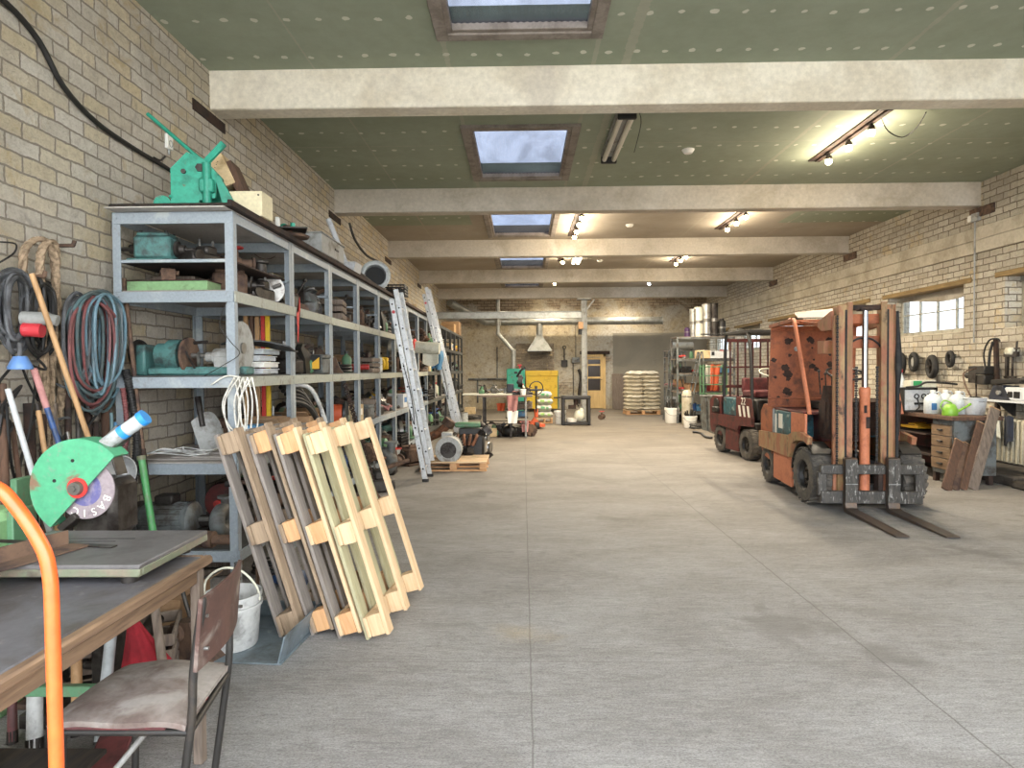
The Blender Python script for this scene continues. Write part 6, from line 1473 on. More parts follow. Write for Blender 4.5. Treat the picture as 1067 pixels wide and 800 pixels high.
# radiator
t=thing('cast_radiator','cream cast-iron radiator below the second window, beside the leaning planks','radiator',(XR-.13,8.05,.14))
m=None
for k in range(16):
    y=.02+.085*k;m=MB().bar((0,y,.02),(0,y,.6),.13,.05,b=.02,up=(0,1,0));m.sphere((0,y,.6),.04,(1.4,1,.8)).sphere((0,y,.03),.04,(1.4,1,.8));part('section',m,'radiator_paint',t)
part('pipe_run',MB().cyl((0,-.1,.56),(0,1.5,.56),.018).cyl((0,1.4,.05),(0,2.2,.05),.02).cyl((-.0,1.4,.56),(0,1.45,.9),.015),'radiator_paint',t)
m=MB().grid(lambda u,v:(XR-.22-.03*sin(6*u)-(.05 if v>.15 else 0),8.98+.22*u-.05*v,.78-.32*max(0,v-.1)+.02*sin(8*u)),10,10,.012);single('pale_cloth',m,'plastic_cream','pale patterned cloth hanging over the left end of the radiator','cloth')
m=MB().grid(lambda u,v:(XR-.23-.03*sin(5*u),8.76+.2*u,.8-.42*v*(.8+.2*u)+.02*sin(7*u)),10,10,.012);single('black_cloth',m,'navy','black glove-like cloth hanging on the radiator beside the pale one','cloth')
# wall tyres
for i,(px,py,rp,lab) in enumerate([(938,379,12,'bare thin tyre ring hanging first at the edge of the forklift mast'),(952,377,10.5,'small tyre with pale hub hanging between the mast and the largest tyre'),(971,382,12.5,'largest black wheel with spoked rim on the right wall'),(990,374,9,'smallest black tyre hanging rightmost of the wall wheels')]):
    p=at(px,py,x=XR-.09);r=rp*p.y/FPX;t=thing('spare_tyre_set',lab,'tyre',p,0,'tyres hanging on the right wall')
    part('tyre',MB().torus((0,0,0),r*.76,r*.24,(1,-.25,0),30,10),'black_rubber',t);m=MB()
    if i==1:part('hub',MB().lathe([(0,0),(r*.45,0),(r*.5,.03),(0,.03)],(-.02,0,0),(1,-.25,0)),'grey_light',t)
    elif i==2:
        for k in range(5):a=2*pi*k/5;m.cyl((-.02,0,0),(-.02,r*.55*cos(a),r*.55*sin(a)),.012)
        m.cyl((-.06,0,0),(.04,0,0),.03);part('spoked_rim',m,'steel_dark',t)
    part('peg',MB().cyl((-.06,0,r*.5),(.09,0,r*.5),.01),'steel_dark',t)
# drill / pump unit on the wall with bow of hose
p=at(1024,389,x=XR-.12)
t=thing('drill_head','black boxy machine head with bowed cables fixed on the right wall above the planks','machine',p)
part('head',MB().box((0,0,.05),(.2,.34,.12),b=.01).box((0,-.06,-.09),(.18,.2,.14),b=.01).cyl((0,.2,-.03),(0,.32,-.03),.05),'black_metal',t)
part('grille',MB().box((-.1,0.08,-.06),(.01,.16,.16)),'steel_dark',t)
part('bow_cable',MB().tube([(0,-.05,.1),(0,-.02,.3),(0,-.12,.48),(0,-.28,.5),(0,-.33,.46)],.012,8).tube([(0,-.12,.1),(0,-.14,.3),(0,-.2,.46)],.018,8),'black_rubber',t)
part('rail',MB().bar((.04,-.2,.5),(.04,-.26,-.7),.05,.05).cyl((.0,.14,-.1),(.02,.14,-.62),.01),'rust_dark',t)
p=at(1053,418,x=6.7)
t=thing('bracket_shelf','white painted shelf board on the right wall over the radiator','shelf',(6.74,8.6,p.z));part('shelf_board',MB().box((0,0,0),(.36,1.3,.03)),'white_paint',t)
for y in(-.3,.4):part('bracket',MB().prism([(.17,-.02),(.17,-.22),(.14,-.22),(-.1,-.02)],(0,y,0),'y',.02),'black_metal',t)
zs=p.z+.016
t=thing('bench_saw','navy blue bench machine with long black arm on the white wall shelf','machine',(6.72,9.0,zs));part('base',MB().prism([(-.28,0),(.1,0),(.1,.05),(.02,.2),(-.16,.2)],(0,0,0),'x',.22),'navy',t);part('arm',MB().bar((0,.18,.24),(0,-.38,.27),.08,.08,b=.02).sphere((0,-.4,.28),.05),'black_metal',t);part('knob',MB().cyl((-.11,-.1,.1),(-.14,-.1,.1),.03),'grey_light',t)
t=thing('white_power_box','white box with two black sockets at the right end of the shelf','box',(6.72,8.62,zs));part('box_body',MB().box((0,0,.09),(.2,.42,.18),b=.015),'white_paint',t);part('socket_face',MB().box((-.105,-.02,.08),(.012,.1,.09)).box((-.105,.1,.08),(.012,.08,.08)),'black_plastic',t)
p=at(1055,378,x=XR-.08);t=thing('hand_clamp','dark iron clamp tool hanging on the wall above the shelf','clamp',p);part('frame',MB().bar((0,.1,.12),(0,.1,-.22),.04,.04).bar((0,.14,.12),(0,-.1,.12),.05,.07).bar((0,-.0,.12),(0,-.0,-.22),.025,.025).bar((0,-.06,-.2),(0,.14,-.2),.04,.03),'steel_dark',t);part('screw',MB().cyl((0,-.08,.3),(0,-.06,.1),.012).cyl((0,-.12,.2),(0,.0,.2),.01),'steel_dark',t)
single('foam_block',MB().box((0,0,0),(.12,.14,.1),b=.02),'plastic_cream','small cream block on the wall above the iron clamp','block',at(1054,366,x=XR-.07))
t=thing('junction_box','small white junction box on the right wall at the second beam','box',at(1012,228,x=XR-.03));part('box_body',MB().box((0,0,0),(.06,.1,.1),b=.01),'white_plastic',t);part('conduit',MB().cyl((0.0,-.08,-.03),(0.0,-.08,-1.9),.012).box((0,-.1,0),(.06,.14,.12)),'grey_light',t)
# ================================================================ back of the hall
def B(px,py,y):return at(px,py,y=y)
# door
x0,x1=B(607,400,YB).x,B(631,400,YB).x;zt=B(620,369,YB).z
t=MB();t.bx(x0,x0+.1,YB-.06,YB-.0,0,zt).bx(x1-.1,x1,YB-.06,YB,0,zt).bx(x0,x1,YB-.06,YB,zt-.1,zt);fz=[.0,.62,.75,1.12,1.2,1.62,1.7,zt-.1]
D=struct('door_1',t,'door_wood')
m=MB().bx(x0+.1,x1-.1,YB-.05,YB-.01,.02,.62).bx(x0+.1,x0+.2,YB-.05,YB-.01,.62,zt-.1).bx(x1-.2,x1-.1,YB-.05,YB-.01,.62,zt-.1)
for a in(.62,1.14,1.62,zt-.2):m.bx(x0+.2,x1-.2,YB-.05,YB-.01,a,a+.07)
struct('door_leaf',m,'door_wood',D)
for a,b in((.69,1.14),(1.21,1.62),(1.69,zt-.2)):struct('door_pane',MB().bx(x0+.2,x1-.2,YB-.035,YB-.03,a,b,0),'dark_glass',D)
struct('door_handle',MB().cyl((x1-.15,YB-.05,1.1),(x1-.15,YB-.1,1.1),.012).bx(x1-.25,x1-.14,YB-.11,YB-.095,1.09,1.11),'black_metal',D)
struct('door_lintel',MB().bx(x0-.1,x1+.15,YB-.12,YB,zt,zt+.12),'rust_dark',D)
# column and cross beam
cy_=18.2;cx=B(609,400,cy_).x
t=thing('steel_column','grey steel column in the middle of the back area carrying a cross beam','column',(cx,cy_,0));part('column_shaft',MB().box((0,0,1.75),(.14,.04,3.5)).box((-.07,0,1.75),(.015,.16,3.5)).box((.07,0,1.75),(.015,.16,3.5)),'grey_light',t);part('base_plate',MB().box((0,0,.01),(.3,.3,.02)),'grey_machine',t);part('head_plate',MB().box((0,0,3.5),(.4,.3,.03)).bar((.07,0,3.2),(.3,0,3.5),.05,.05),'grey_light',t)
zb=B(560,328,cy_).z;single('cross_beam',MB().bx(XL+.0,cx-.07,cy_-.06,cy_+.06,zb-.1,zb-.085).bx(XL,cx-.07,cy_-.06,cy_+.06,zb+.085,zb+.1).bx(XL,cx-.07,cy_-.008,cy_+.008,zb-.09,zb+.09),'galvanised','long pale steel beam from the left wall to the grey column','beam')
p=B(605,339,cy_-.15);t=thing('control_box','brown control box with dark hanging plug on the grey column','box',p);part('box_body',MB().box((0,0,0),(.14,.1,.2)),'carton',t);part('plug',MB().cyl((-.02,0,-.12),(-.02,0,-.26),.05).cyl((-.02,0,-.1),(-.02,0,-.12),.03),'black_plastic',t)
# ducts
yd=YB-.6;za=B(600,334.5,yd).z;xa=B(505,335,yd).x;xb=B(690,335,yd).x
t=thing('round_air_duct','long round galvanised duct running along the top of the back wall','duct',(0,yd,za));part('tube',MB().cyl((xa,0,0),(xb,0,0),.14,seg=24),'galvanised',t)
for k in range(6):x=xa+(xb-xa)*k/5;part('joint_ring',MB().torus((x,0,0),.142,.014,(1,0,0),24,6),'galvanised',t)
part('slanting_run',MB().cyl((xa,0,0),(xa-1.1,-1.6,.55),.13,seg=20),'galvanised',t)
x=B(562,340,yd).x;zh=B(562,366,yd).z
t=thing('smoke_hood','galvanised pyramid hood hanging under a vertical duct on the back wall','hood',(x,yd,zh));a=.44;h=.55
part('hood_shell',MB().rings([[Vector((sx*w,sy*w*.6,z)) for sx,sy in((-1,-1),(1,-1),(1,1),(-1,1))] for w,z in((a,0),(a,.05),(.12,h),(.12,h+.1))],smooth=False),'galvanised',t)
part('riser_duct',MB().cyl((0,0,h+.05),(0,0,za-zh),.12,seg=20),'galvanised',t)
# brick hearth + boiler
hx0,hx1=B(538,400,YB).x,B(577,400,YB).x;hz=B(560,358,YB).z
t=MB().bx(hx0,hx1,YB-.32,YB-.004,0,hz);single('brick_hearth',t,'brick_soot','sooty brick hearth block behind the yellow boiler casing','hearth')
yy=YB-1.5;a0,a1=B(548,400,yy).x,B(581,400,yy).x;ztop=B(560,386,yy).z
t=thing('boiler_casing','bright yellow boiler casing with green edge at the back wall','boiler',((a0+a1)/2,yy,0));w=(a1-a0)
part('casing_body',MB().box((0,.35,ztop/2+.05),(w,.7,ztop-.1),b=.01),'yellow_paint',t);part('lid',MB().box((0,.34,ztop-.1),(w+.04,.74,.2),b=.01),'yellow_paint',t);part('green_side',MB().box((w/2+.015,.35,ztop/2+.05),(.04,.7,ztop-.1)),'green_dull',t);part('foot',MB().box((-w/2+.1,.1,.03),(.1,.1,.06)).box((w/2-.1,.1,.03),(.1,.1,.06)),'black_metal',t)
part('lower_rail',MB().box((w/2+.1,-.1,.5),(.5,.04,.05)),'black_metal',t)
yy=22.15;a0,a1=B(528,400,yy).x,B(547,400,yy).x;ztop=B(537,384,yy).z
t=thing('green_heater','teal green heater box with riser pipe behind the mitre saw table','heater',((a0+a1)/2,yy,0));w=a1-a0
part('heater_body',MB().box((0,.25,(ztop+.55)/2),(w,.5,ztop-.55),b=.02).box((0,.25,.3),(w*.9,.45,.6),b=.01),'green_paint',t);part('control_slot',MB().box((0,-.005,ztop-.14),(.12,.01,.07)),'black_plastic',t)
p0=B(535,384,yy+.2);p1=B(535,366,yy+.2);p2=B(519,348,yy+.2);p3=B(519,339,yy+.2);p4=Vector((p3.x,p3.y,ZC))
o=Vector(t.location)
part('flue_pipe',MB().tube([p0-o,p1-o],.09,14,sub=1).tube([p1-o,p2-o],.07,14,sub=1).tube([p2-o,p3-o,p4-o],.07,14,sub=1).sphere(p1-o,.09).sphere(p2-o,.08),'galvanised',t)
part('flue_cap',MB().cyl(p3-o,p3-o+Vector((0,0,.14)),.1),'galvanised',t)
part('red_valve',MB().cyl((.14,.1,ztop),(.14,.1,ztop+.1),.03).box((.14,.1,ztop+.12),(.14,.05,.05)),'red_plastic',t)
# work table with mitre saw
ty=13.8;tz=.92;a0,a1=B(498,430,ty).x,B(555,430,ty).x
t=thing('saw_table','cluttered steel-legged work table in the left background before the green heater','table',((a0+a1)/2,ty,0));w=a1-a0
part('table_top',MB().box((0,.4,tz),(w,.8,.04),b=.005),'wood_old',t)
for x in(-w/2+.12,w/2-.15,.12):
    for y in(.06,.74):part('leg',MB().box((x,y,tz/2),(.04,.04,tz-.02)),'steel_dark' if x<w/2-.2 else 'grey_light',t)
part('brace_bar',MB().bar((-w/2+.12,.06,.32),(w/2-.15,.06,.32),.02,.02).bar((-w/2+.12,.74,.32),(w/2-.15,.74,.32),.02,.02),'steel_dark',t)
part('under_shelf',MB().box((.25,.4,.62),(.5,.6,.02)).box((.25,.4,.44),(.5,.6,.02)),'steel_dark',t)
single('table_board',MB().bx(a0-.35,a0+.75,ty+.1,ty+.6,tz+.021,tz+.05),'plastic_cream','pale long board overhanging the left end of the saw table','board')
x=B(541,410,ty).x
t=thing('mitre_saw','black and teal mitre saw on the table in front of the green heater','saw',(x,ty+.35,tz+.021))
part('turntable',MB().box((0,0,.03),(.6,.3,.05),b=.01).cyl((0,0,.05),(0,0,.08),.16),'steel_dark',t);part('saw_head',MB().box((.02,0,.32),(.1,.2,.2),rot=(0,.5,0),b=.03).cyl((-.03,0,.3),(.07,.0,.3),.14),'black_plastic',t);part('blade',MB().cyl((.08,0,.25),(.084,0,.25),.15,seg=30),'steel',t);part('handle',MB().tube([(-.05,-.05,.4),(.05,-.1,.55),(.14,-.1,.6)],.025,8),'black_plastic',t)
part('teal_base',MB().box((-.2,.0,.14),(.16,.2,.2),b=.02).box((.3,.05,.1),(.5,.12,.04)),'navy',t)
single('metal_rail',MB().bx(a0+.1,a0+.95,ty+.62,ty+.68,tz+.1,tz+.14).bx(a0+.4,a0+.44,ty+.62,ty+.68,tz+.021,tz+.1).bx(a0+.8,a0+.84,ty+.62,ty+.68,tz+.021,tz+.1),'steel','grey metal rail standing at the back of the saw table','rail')
p=B(545,411,ty+.1);t=thing('white_cup','small white tub on the saw table','tub',(p.x,ty+.08,tz+.021));part('tub_body',MB().lathe([(0,0),(.055,0),(.07,.12),(.066,.12),(.05,.01),(0,.01)]),'white_plastic',t);part('rim',MB().torus((0,0,.12),.07,.006),'white_plastic',t)
def cloth(name,mat,lab,cat,px,py0,py1,wpx,y):
    a=B(px-wpx/2,py0,y);b=B(px+wpx/2,py1,y);m=MB().grid(lambda u,v:(a.x+(b.x-a.x)*(u-.5)*(1-.25*v)+(b.x-a.x)/2,y-.03*sin(9*u+2*v),a.z+(b.z-a.z)*v),14,8,.012);single(name,m,mat,lab,cat)
cloth('pink_rag','pink_cloth','faded pink rag hanging over the front edge of the saw table','rag',534,412,429,12,ty-.03)
cloth('white_bag','white_plastic','white plastic bag hanging below the pink rag','bag',534,428,441,12,ty-.06)
cloth('orange_cloth','bright_orange','bright orange cloth hanging under the saw table at the left','cloth',522,420,428,9,ty+.2)
cloth('red_rag','pink_cloth','dusky pink rag lying low at the right leg of the saw table','rag',547,438,450,8,ty+.2)
p=B(531,452,ty+.3);single('black_sack',MB().sphere((0,0,.13),.17,(1,.8,.8)).cyl((0,0,.22),(.03,0,.34),.04,.06),'black_plastic','black tied bin bag on the floor under the saw table','bag',(p.x,ty+.3,0))
put('wooden_crate',(B(547,430,ty).x,ty+.4,.63),0,'on the upper shelf under the saw table',.9)
for i_,(k_,fx,fy,s_) in enumerate([('steel_junk',.3,.5,.8),('dark_junk',.12,.3,.8),('paint_can',.5,.7,.6),('oil_bottle',.82,.7,1.),('rust_junk',.9,.35,.7),('crumpled_rag',.68,.25,.6)]):put(k_,(a0+w*fx+(.0),ty+.1+.55*fy,tz+(.051 if fx<.75 else .021)),i_,['left of the rail','at the left end','behind the rail','behind the mitre saw','at the right end','before the mitre saw'][i_]+' on the saw table',s_)
for i_,(k_,fx,s_) in enumerate([('closed_carton',.2,1.2),('dark_junk',.4,1.3),('plastic_crate',.62,1.1),('rust_junk',.85,1.3)]):put(k_,(a0+w*fx,ty+.45,0),.2*i_,['leftmost','left','right','rightmost'][i_]+' on the floor under the saw table',s_)
put('toolbox',(B(541,430,ty).x,ty+.4,.45),0,'on the lower of the two shelves under the saw table',.8)
# pallet truck
y=16.0;o=Vector((B(558,437,y).x,y,0))
t=thing('pallet_truck','orange-red hand pallet truck with black loop handle beside the saw table','pallet truck',o,.25)
part('fork',MB().bx(-.26,-.1,-.0,1.1,.06,.11),'bright_orange',t);part('fork',MB().bx(.1,.26,-.0,1.1,.06,.11),'bright_orange',t);part('chassis',MB().prism([(-.22,.05),(.22,.05),(.04,.2),(-.05,.3)],(0,-.06,0),'y',.1).cyl((0,-.06,.3),(0,-.06,.5),.05),'bright_orange',t)
part('wheel',MB().cyl((-.05,-.12,.09),(.05,-.12,.09),.09),'black_rubber',t)
hy=B(556,404,y).z
part('tow_bar',MB().cyl((0,-.08,.4),(-.05,-.25,hy-.12),.022),'black_metal',t);part('loop_handle',MB().torus((-.05,-.26,hy),.17,.014,(.1,1,.2),24,8).box((-.05,-.26,hy-.05),(.06,.04,.2)),'black_metal',t)
# printed sacks on a small pallet
y=17.6;a0,a1=B(559,430,y).x,B(576,430,y).x
t=make_pallet(('pal_tan','pal_light','pal_tan'),label='small pallet under the white printed sacks beside the yellow boiler');t.scale=((a1-a0)/1.2,.8,1);t.location=((a0+a1)/2,y+.3,0)
zt=B(566,408,y).z;n=4
for i in range(n):
    h=(zt-.145)/n
    t=thing('printed_sack','white sack with green print, %s of the boiler-side stack'%['lowest','second from the bottom','third from the bottom','topmost'][i],'sack',((a0+a1)/2+.01*(-1)**i,y+.3,.145+h*i),.03*(-1)**i,'white printed sacks')
    w=(a1-a0);part('sack_body',MB().grid(lambda u,v:(w*.5*(2*u-1)*(1-.06*abs(2*v-1)**4),.3*(2*v-1),h*.5+h*.49*(1-abs(2*u-1)**9)*(1-abs(2*v-1)**9)+.006*sin(17*u+i)),14,10).grid(lambda u,v:(w*.5*(2*u-1),.3*(2*v-1)*-1,h*.5-h*.49*(1-abs(2*u-1)**9)*(1-abs(2*v-1)**9)),14,10),'bag_white',t)
    part('printed_patch',MB().box((-.08+.05*(i%2),-.27,h*.55),(.12,.05,h*.4),b=.01).box((.1,-.27,h*.5),(.08,.05,h*.35),b=.01),'label_green' if i%2 else 'lime',t)
def bucket(px,py,r,h,lab,extra=None,mat='white_plastic'):
    g=at(px,py,z=0);t=thing('plastic_bucket',lab,'bucket',(g.x,g.y+r,0));part('shell',MB().lathe([(0,0),(r*.86,0),(r*.88,.006),(r,h*.85),(r*1.05,h*.86),(r*1.04,h),(r*.97,h),(r*.95,h*.85),(r*.84,.012),(0,.012)],seg=26),mat,t)
    part('bail',MB().tube([(-r*1.04,0,h*.85),(-r*.7,-r*.85,h*.6),(0,-r*1.06,h*.5),(r*.7,-r*.85,h*.6),(r*1.04,0,h*.85)],.005,6),'steel',t)
    if extra:extra(t,r,h)
    return t
bucket(584,442,.16,.36,'plain white bucket on the floor right of the yellow boiler')
def junk(t,r,h):
    rs=random.Random(5);m=MB()
    for i in range(9):a=rs.uniform(0,6.28);m.cyl((.4*r*cos(a),.4*r*sin(a),h*.6),(r*.8*cos(a),r*.8*sin(a),h*rs.uniform(1.1,1.6)),.02,seg=7)
    m.sphere((0,0,h*.9),r*.75,(1,1,.5));part('scrap_inside',m,'black_metal',t)
bucket(702,441,.2,.42,'white bucket full of dark scrap at the foot of the far stepladder',junk)
bucket(721,446,.17,.3,'smaller white bucket with grey bands before the back shelving',junk)
# press frame
y=17.0;o=Vector((B(600,440,y).x,y,0));h=B(600,412,y).z
t=thing('press_stand','dark cast press stand with open frame beside the steel column','stand',o);w=.34
part('frame',MB().box((-w,0,h/2),(.09,.3,h),b=.02).box((w,0,h/2),(.09,.3,h),b=.02).box((0,0,h-.05),(2*w+.1,.34,.1),b=.03).box((0,0,.06),(2*w,.3,.06)),'black_metal',t);part('ram',MB().cyl((0,0,h-.1),(0,0,h-.25),.06).box((-.1,-.05,h-.3),(.2,.1,.1)),'rust_dark',t)
single('crumpled_bag',MB().sphere((0,0,.17),.15,(1,.8,1.1)).sphere((.05,-.03,.28),.08,(1,.8,1.2)),'plastic_cream','crumpled pale green bag inside the press stand','bag',(o.x+.1,y,.09));single('white_basin',MB().lathe([(0,0),(.13,0),(.16,.09),(.15,.09),(.12,.01),(0,.01)]),'white_plastic','small white basin inside the press stand','basin',(o.x-.12,y-.02,.09))
# shovel and electrical fittings on the back wall
p=B(588,371,YB-.06);t=thing('hanging_shovel','dark short shovel hanging on the back wall right of the hood','shovel',p);part('blade',MB().grid(lambda u,v:(-.12+.24*u,-.02*sin(pi*u),-.15-.25*v),8,6,.01),'black_metal',t);part('handle',MB().cyl((0,0,-.2),(0,0,.28),.02).torus((0,0,.33),.06,.014,(0,1,0),16,6),'black_metal',t)
p=B(600,375,YB-.08);t=thing('electric_switchbox','grey electrical switch box with cables on the back wall left of the door','switch box',p);part('box_body',MB().box((0,0,0),(.3,.14,.2)),'grey_machine',t);part('button',MB().cyl((.06,-.07,0),(.06,-.09,0),.03),'black_plastic',t);part('conduit',MB().cyl((-.1,0,-.1),(-.1,0,-1.5),.015).cyl((0,0,.1),(0,0,1.6),.012),'steel_dark',t)
p=B(603,393,YB-.1);single('dark_hose',MB().tube([p+Vector((0,0,.3)),p+Vector((.08,0,0)),p+Vector((.03,0,-.5)),p+Vector((.0,0,-1.))],.06,10),'steel_dark','dark pipe with rounded head standing between switch box and door','pipe')
t=thing('grey_pipe_run','long grey horizontal pipe with drops along the left part of the back wall','pipe',B(488,395,YB-.06));L=B(535,395,YB).x-B(488,395,YB).x;part('pipe_line',MB().cyl((0,0,0),(L,0,0),.04),'grey_machine',t);part('drop_pipe',MB().cyl((.35,0,0),(.35,0,-.9),.03),'grey_machine',t);part('drop_pipe',MB().cyl((1.1,0,0),(1.1,0,1.2),.02),'grey_machine',t)
# bulk goods left of the table by the racks end
for i,(px,py,k,s,w) in enumerate([(490,431,'closed_carton',1.4,'on the floor at the left foot of the back wall'),(483,440,'paint_can',1.5,'on the floor at the end of the racks'),(494,437,'cable_coil',1.6,'on the floor by the back wall pipes'),(606,436,'rusty_bracket',1.4,'on the floor below the door handle side'),(627,437,'gate_valve',1.2,'on the floor before the ochre door')]):
    g=at(px,py,z=0);put(k,(g.x,min(g.y,YB-.5),0),.3*i,w,s)
# pellet sacks
y=20.6;a0,a1=B(653,430,y).x,B(689,430,y).x;cxp=(a0+a1)/2;w=a1-a0
t=make_pallet(('pal_tan','pal_light','pal_tan'),label='wooden pallet under the tall stack of shiny pellet sacks');t.scale=(w/1.2,1,1);t.location=(cxp,y+.45,0)
ztop=B(670,387,y).z;n=10;h=(ztop-.145)/n;rs=random.Random(6)
proto=None
for i in range(n):
    for s in(-1,1):
        lab='shiny beige pellet sack, %s column, layer %s counted from the floor'%('left' if s<0 else 'right',['one','two','three','four','five','six','seven','eight','nine','ten'][i])
        k=1-.012*i-(.08 if i>8 else 0)
        loc=(cxp+s*w*.25*k+rs.uniform(-.02,.02),y+.42+rs.uniform(-.02,.02),.145+h*i);rz=rs.uniform(-.05,.05)
        if proto is None:
            proto=thing('pellet_sack',lab,'sack',loc,rz,'stack of pellet sacks');W2=w*.5*1.06
            part('sack_body',MB().grid(lambda u,v:(W2*.5*(2*u-1)*(1-.05*(2*v-1)**4),.4*(2*v-1),h*.5+h*.6*(1-abs(2*u-1)**8)*(1-abs(2*v-1)**10)+.012*sin(13*u)*sin(7*v)),18,14).grid(lambda u,v:(W2*.5*(2*u-1)*(1-.05*(2*v-1)**4),-.4*(2*v-1),h*.5-h*.56*(1-abs(2*u-1)**9)*(1-abs(2*v-1)**10)),18,14),'bag_pellet',proto)
            part('seam_fold',MB().grid(lambda u,v:(W2*.46*(2*u-1),-.4-.03*v,h*.5+.02*sin(9*u)-.01*v),12,2,.006),'bag_pellet',proto)
        else:dup(proto,loc,rz+(pi if rs.random()<.5 else 0),lab)
t=thing('fibre_board','brown fibre board leaning on the back wall between door and pellet sacks','board',(B(645,430,23.4).x,23.55,0));part('board_sheet',MB().box((0,.1,.66),(.42,.02,1.32),rot=(-.12,0,0)),'wood_old',t);part('board_edge',MB().box((.21,.1,.66),(.01,.022,1.32),rot=(-.12,0,0)),'wood_brown',t)
# ---------------------------------------------------------------- shelving in the right background
def shelf_unit(lab,x0,x1,y0,y1,zt,levels,mat='grey_machine'):
    t=thing('goods_shelf',lab,'shelf',(x0,y0,0),0,'shelf units in the right background');w=x1-x0;d=y1-y0
    for x in(0,w):
        for y in(0,d):part('post',MB().box((x,y,zt/2),(.05,.05,zt)),mat,t)
    for z in levels:
        o=part('shelf_board',MB().box((w/2,d/2,z),(w+.04,d+.04,.03)),'wood_old',t);part('rail',MB().box((w/2,-.02,z-.03),(w,.02,.06)),mat,o)
    return t
ys=17.4
x0,x1=B(706,400,ys).x,B(765,400,ys).x
LV=[.3,.85,1.35,B(735,374,ys).z,B(735,351,ys).z]
shelf_unit('tall grey shelf unit in the right background piled with boxes and silver rolls',x0,x1,ys,ys+.7,LV[-1],LV)
ys2=20.;xx0,xx1=B(697,400,ys2).x,B(714,400,ys2).x
shelf_unit('narrow shelf unit beside the far stepladder at the right back corner',xx0,xx1,ys2,ys2+.6,LV[-1]-.3,[.4,.9,1.4,1.85,LV[-1]-.3])
zt=LV[-1]+.016
for i,(px,wpx,py,mt,lab) in enumerate([(722,7,322,'foil','slim silver insulation roll, leftmost on the tall shelf'),(728,9,320,'plastic_cream','white wrapped roll second from the left on the tall shelf'),(736,9,317,'foil','large silver roll standing in the middle of the shelf top'),(744,8,316,'steel_dark','dark wrapped roll standing right of the silver ones'),(752,8,332,'black_metal','short black canister at the right end of the shelf top'),(716,6,341,'purple','small purple jar at the left of the silver rolls')]):
    p=B(px,py,ys+.3);r=wpx/2*ys/FPX;t=thing('insulation_roll' if i<4 else 'canister',lab,'roll' if i<4 else 'canister',(p.x,ys+.3+.0*i,zt));hh=p.z-zt;part('roll_body',MB().lathe([(0,0),(r,0),(r,hh),(r*.6,hh),(r*.55,hh-.02),(0,hh-.02)] if i<4 else [(0,0),(r,0),(r,hh*.85),(r*.6,hh*.92),(r*.6,hh),(0,hh)],seg=24),mt,t)
    part('end_cap' if i>3 else 'wrap_band',MB().lathe([(r*1.01,hh*.45),(r*1.02,hh*.5),(r*1.01,hh*.55)],seg=24,caps=False),'steel' ,t)
y=20.3;a=B(700,354,y);b=B(722,352,y);a.z=b.z=LV[-1]-.3+.016+.135
t=thing('steel_duct_piece','silver round duct piece lying across the narrow shelf top','duct',a);part('tube',MB().cyl((0,0,0),b-a,.13,seg=22),'galvanised',t);part('end_ring',MB().torus((0,0,0),.13,.02,(1,0,0),22,8),'galvanised',t)
rs=random.Random(21)
KS=['closed_carton','paint_can','red_box','white_box','red_can','green_bottle','yellow_bottle','oil_bottle','toolbox','open_carton','crumpled_rag','cable_coil','green_can','angle_grinder','blue_can','plastic_crate']
for li,z in enumerate(LV[:4]):
    nn=5;prev=None
    for k in range(nn):
        kk=rs.choice([q for q in KS if q!=prev]);prev=kk
        put(kk,(x0+(x1-x0)*(k+.6)/(nn+.3),ys+.25+rs.uniform(-.05,.1),z+.016),rs.uniform(-.3,.3),'on %s shelf of tall right unit, %s from left'%(['lowest','second','third','fourth'][li],['first','second','third','fourth','fifth'][k]),rs.uniform(1.,1.3))
for li,z in enumerate([.4,.9,1.4,1.85]):
    for k in range(2):put(rs.choice(KS),(xx0+(xx1-xx0)*(k+.5)/2,ys2+.25,z+.016),rs.uniform(-.2,.2),'on %s shelf of narrow right back unit, %s side'%(['lowest','second','third','fourth'][li],['left','right'][k]),1.2)
# long boxes on the front of the unit
p=B(737,371,ys-.1);t=thing('long_carton','long tan and white carton at the front of the tall right shelf','box',(p.x,ys+.05,LV[3]+.017));part('tan_half',MB().box((-.1,-.03,.11),(.36,.22,.22)),'carton_pale',t);part('white_half',MB().box((.38,-.03,.1),(.58,.2,.2)),'white_paint',t);part('dark_mark',MB().box((.16,-.135,.13),(.08,.004,.1)),'black_plastic',t)
m=MB().grid(lambda u,v:(-.12+.26*u*(1-.3*v),-.02*sin(9*u),.0-.7*v+.02*sin(8*u)),10,10,.015)
p=B(745,380,ys-.12);t=thing('hanging_apron','orange and cream overalls hanging on the tall right shelf','clothes',p);part('orange_cloth',m,'bright_orange',t);part('cream_cloth',MB().grid(lambda u,v:(-.26+.2*u,-.03*sin(7*u),.0-.5*v),8,8,.015),'plastic_cream',t)
# green drawer rack
y=16.6;a0,a1=B(733,400,y).x,B(757,400,y).x;z0=B(745,412,y).z;z1=B(745,380,y).z
t=thing('green_parts_rack','bright green open steel rack standing on the grey bins','rack',(a0,y,z0));w=a1-a0
m=MB()
for x in(0,w):m.box((x,0,(z1-z0)/2),(.04,.04,z1-z0)).box((x,.3,(z1-z0)/2),(.04,.04,z1-z0))
part('upright',m,'green_dull',t)
for k in range(4):part('tier',MB().box((w/2,.15,.05+(z1-z0-.1)*k/3),(w,.3,.03)),'green_dull',t)
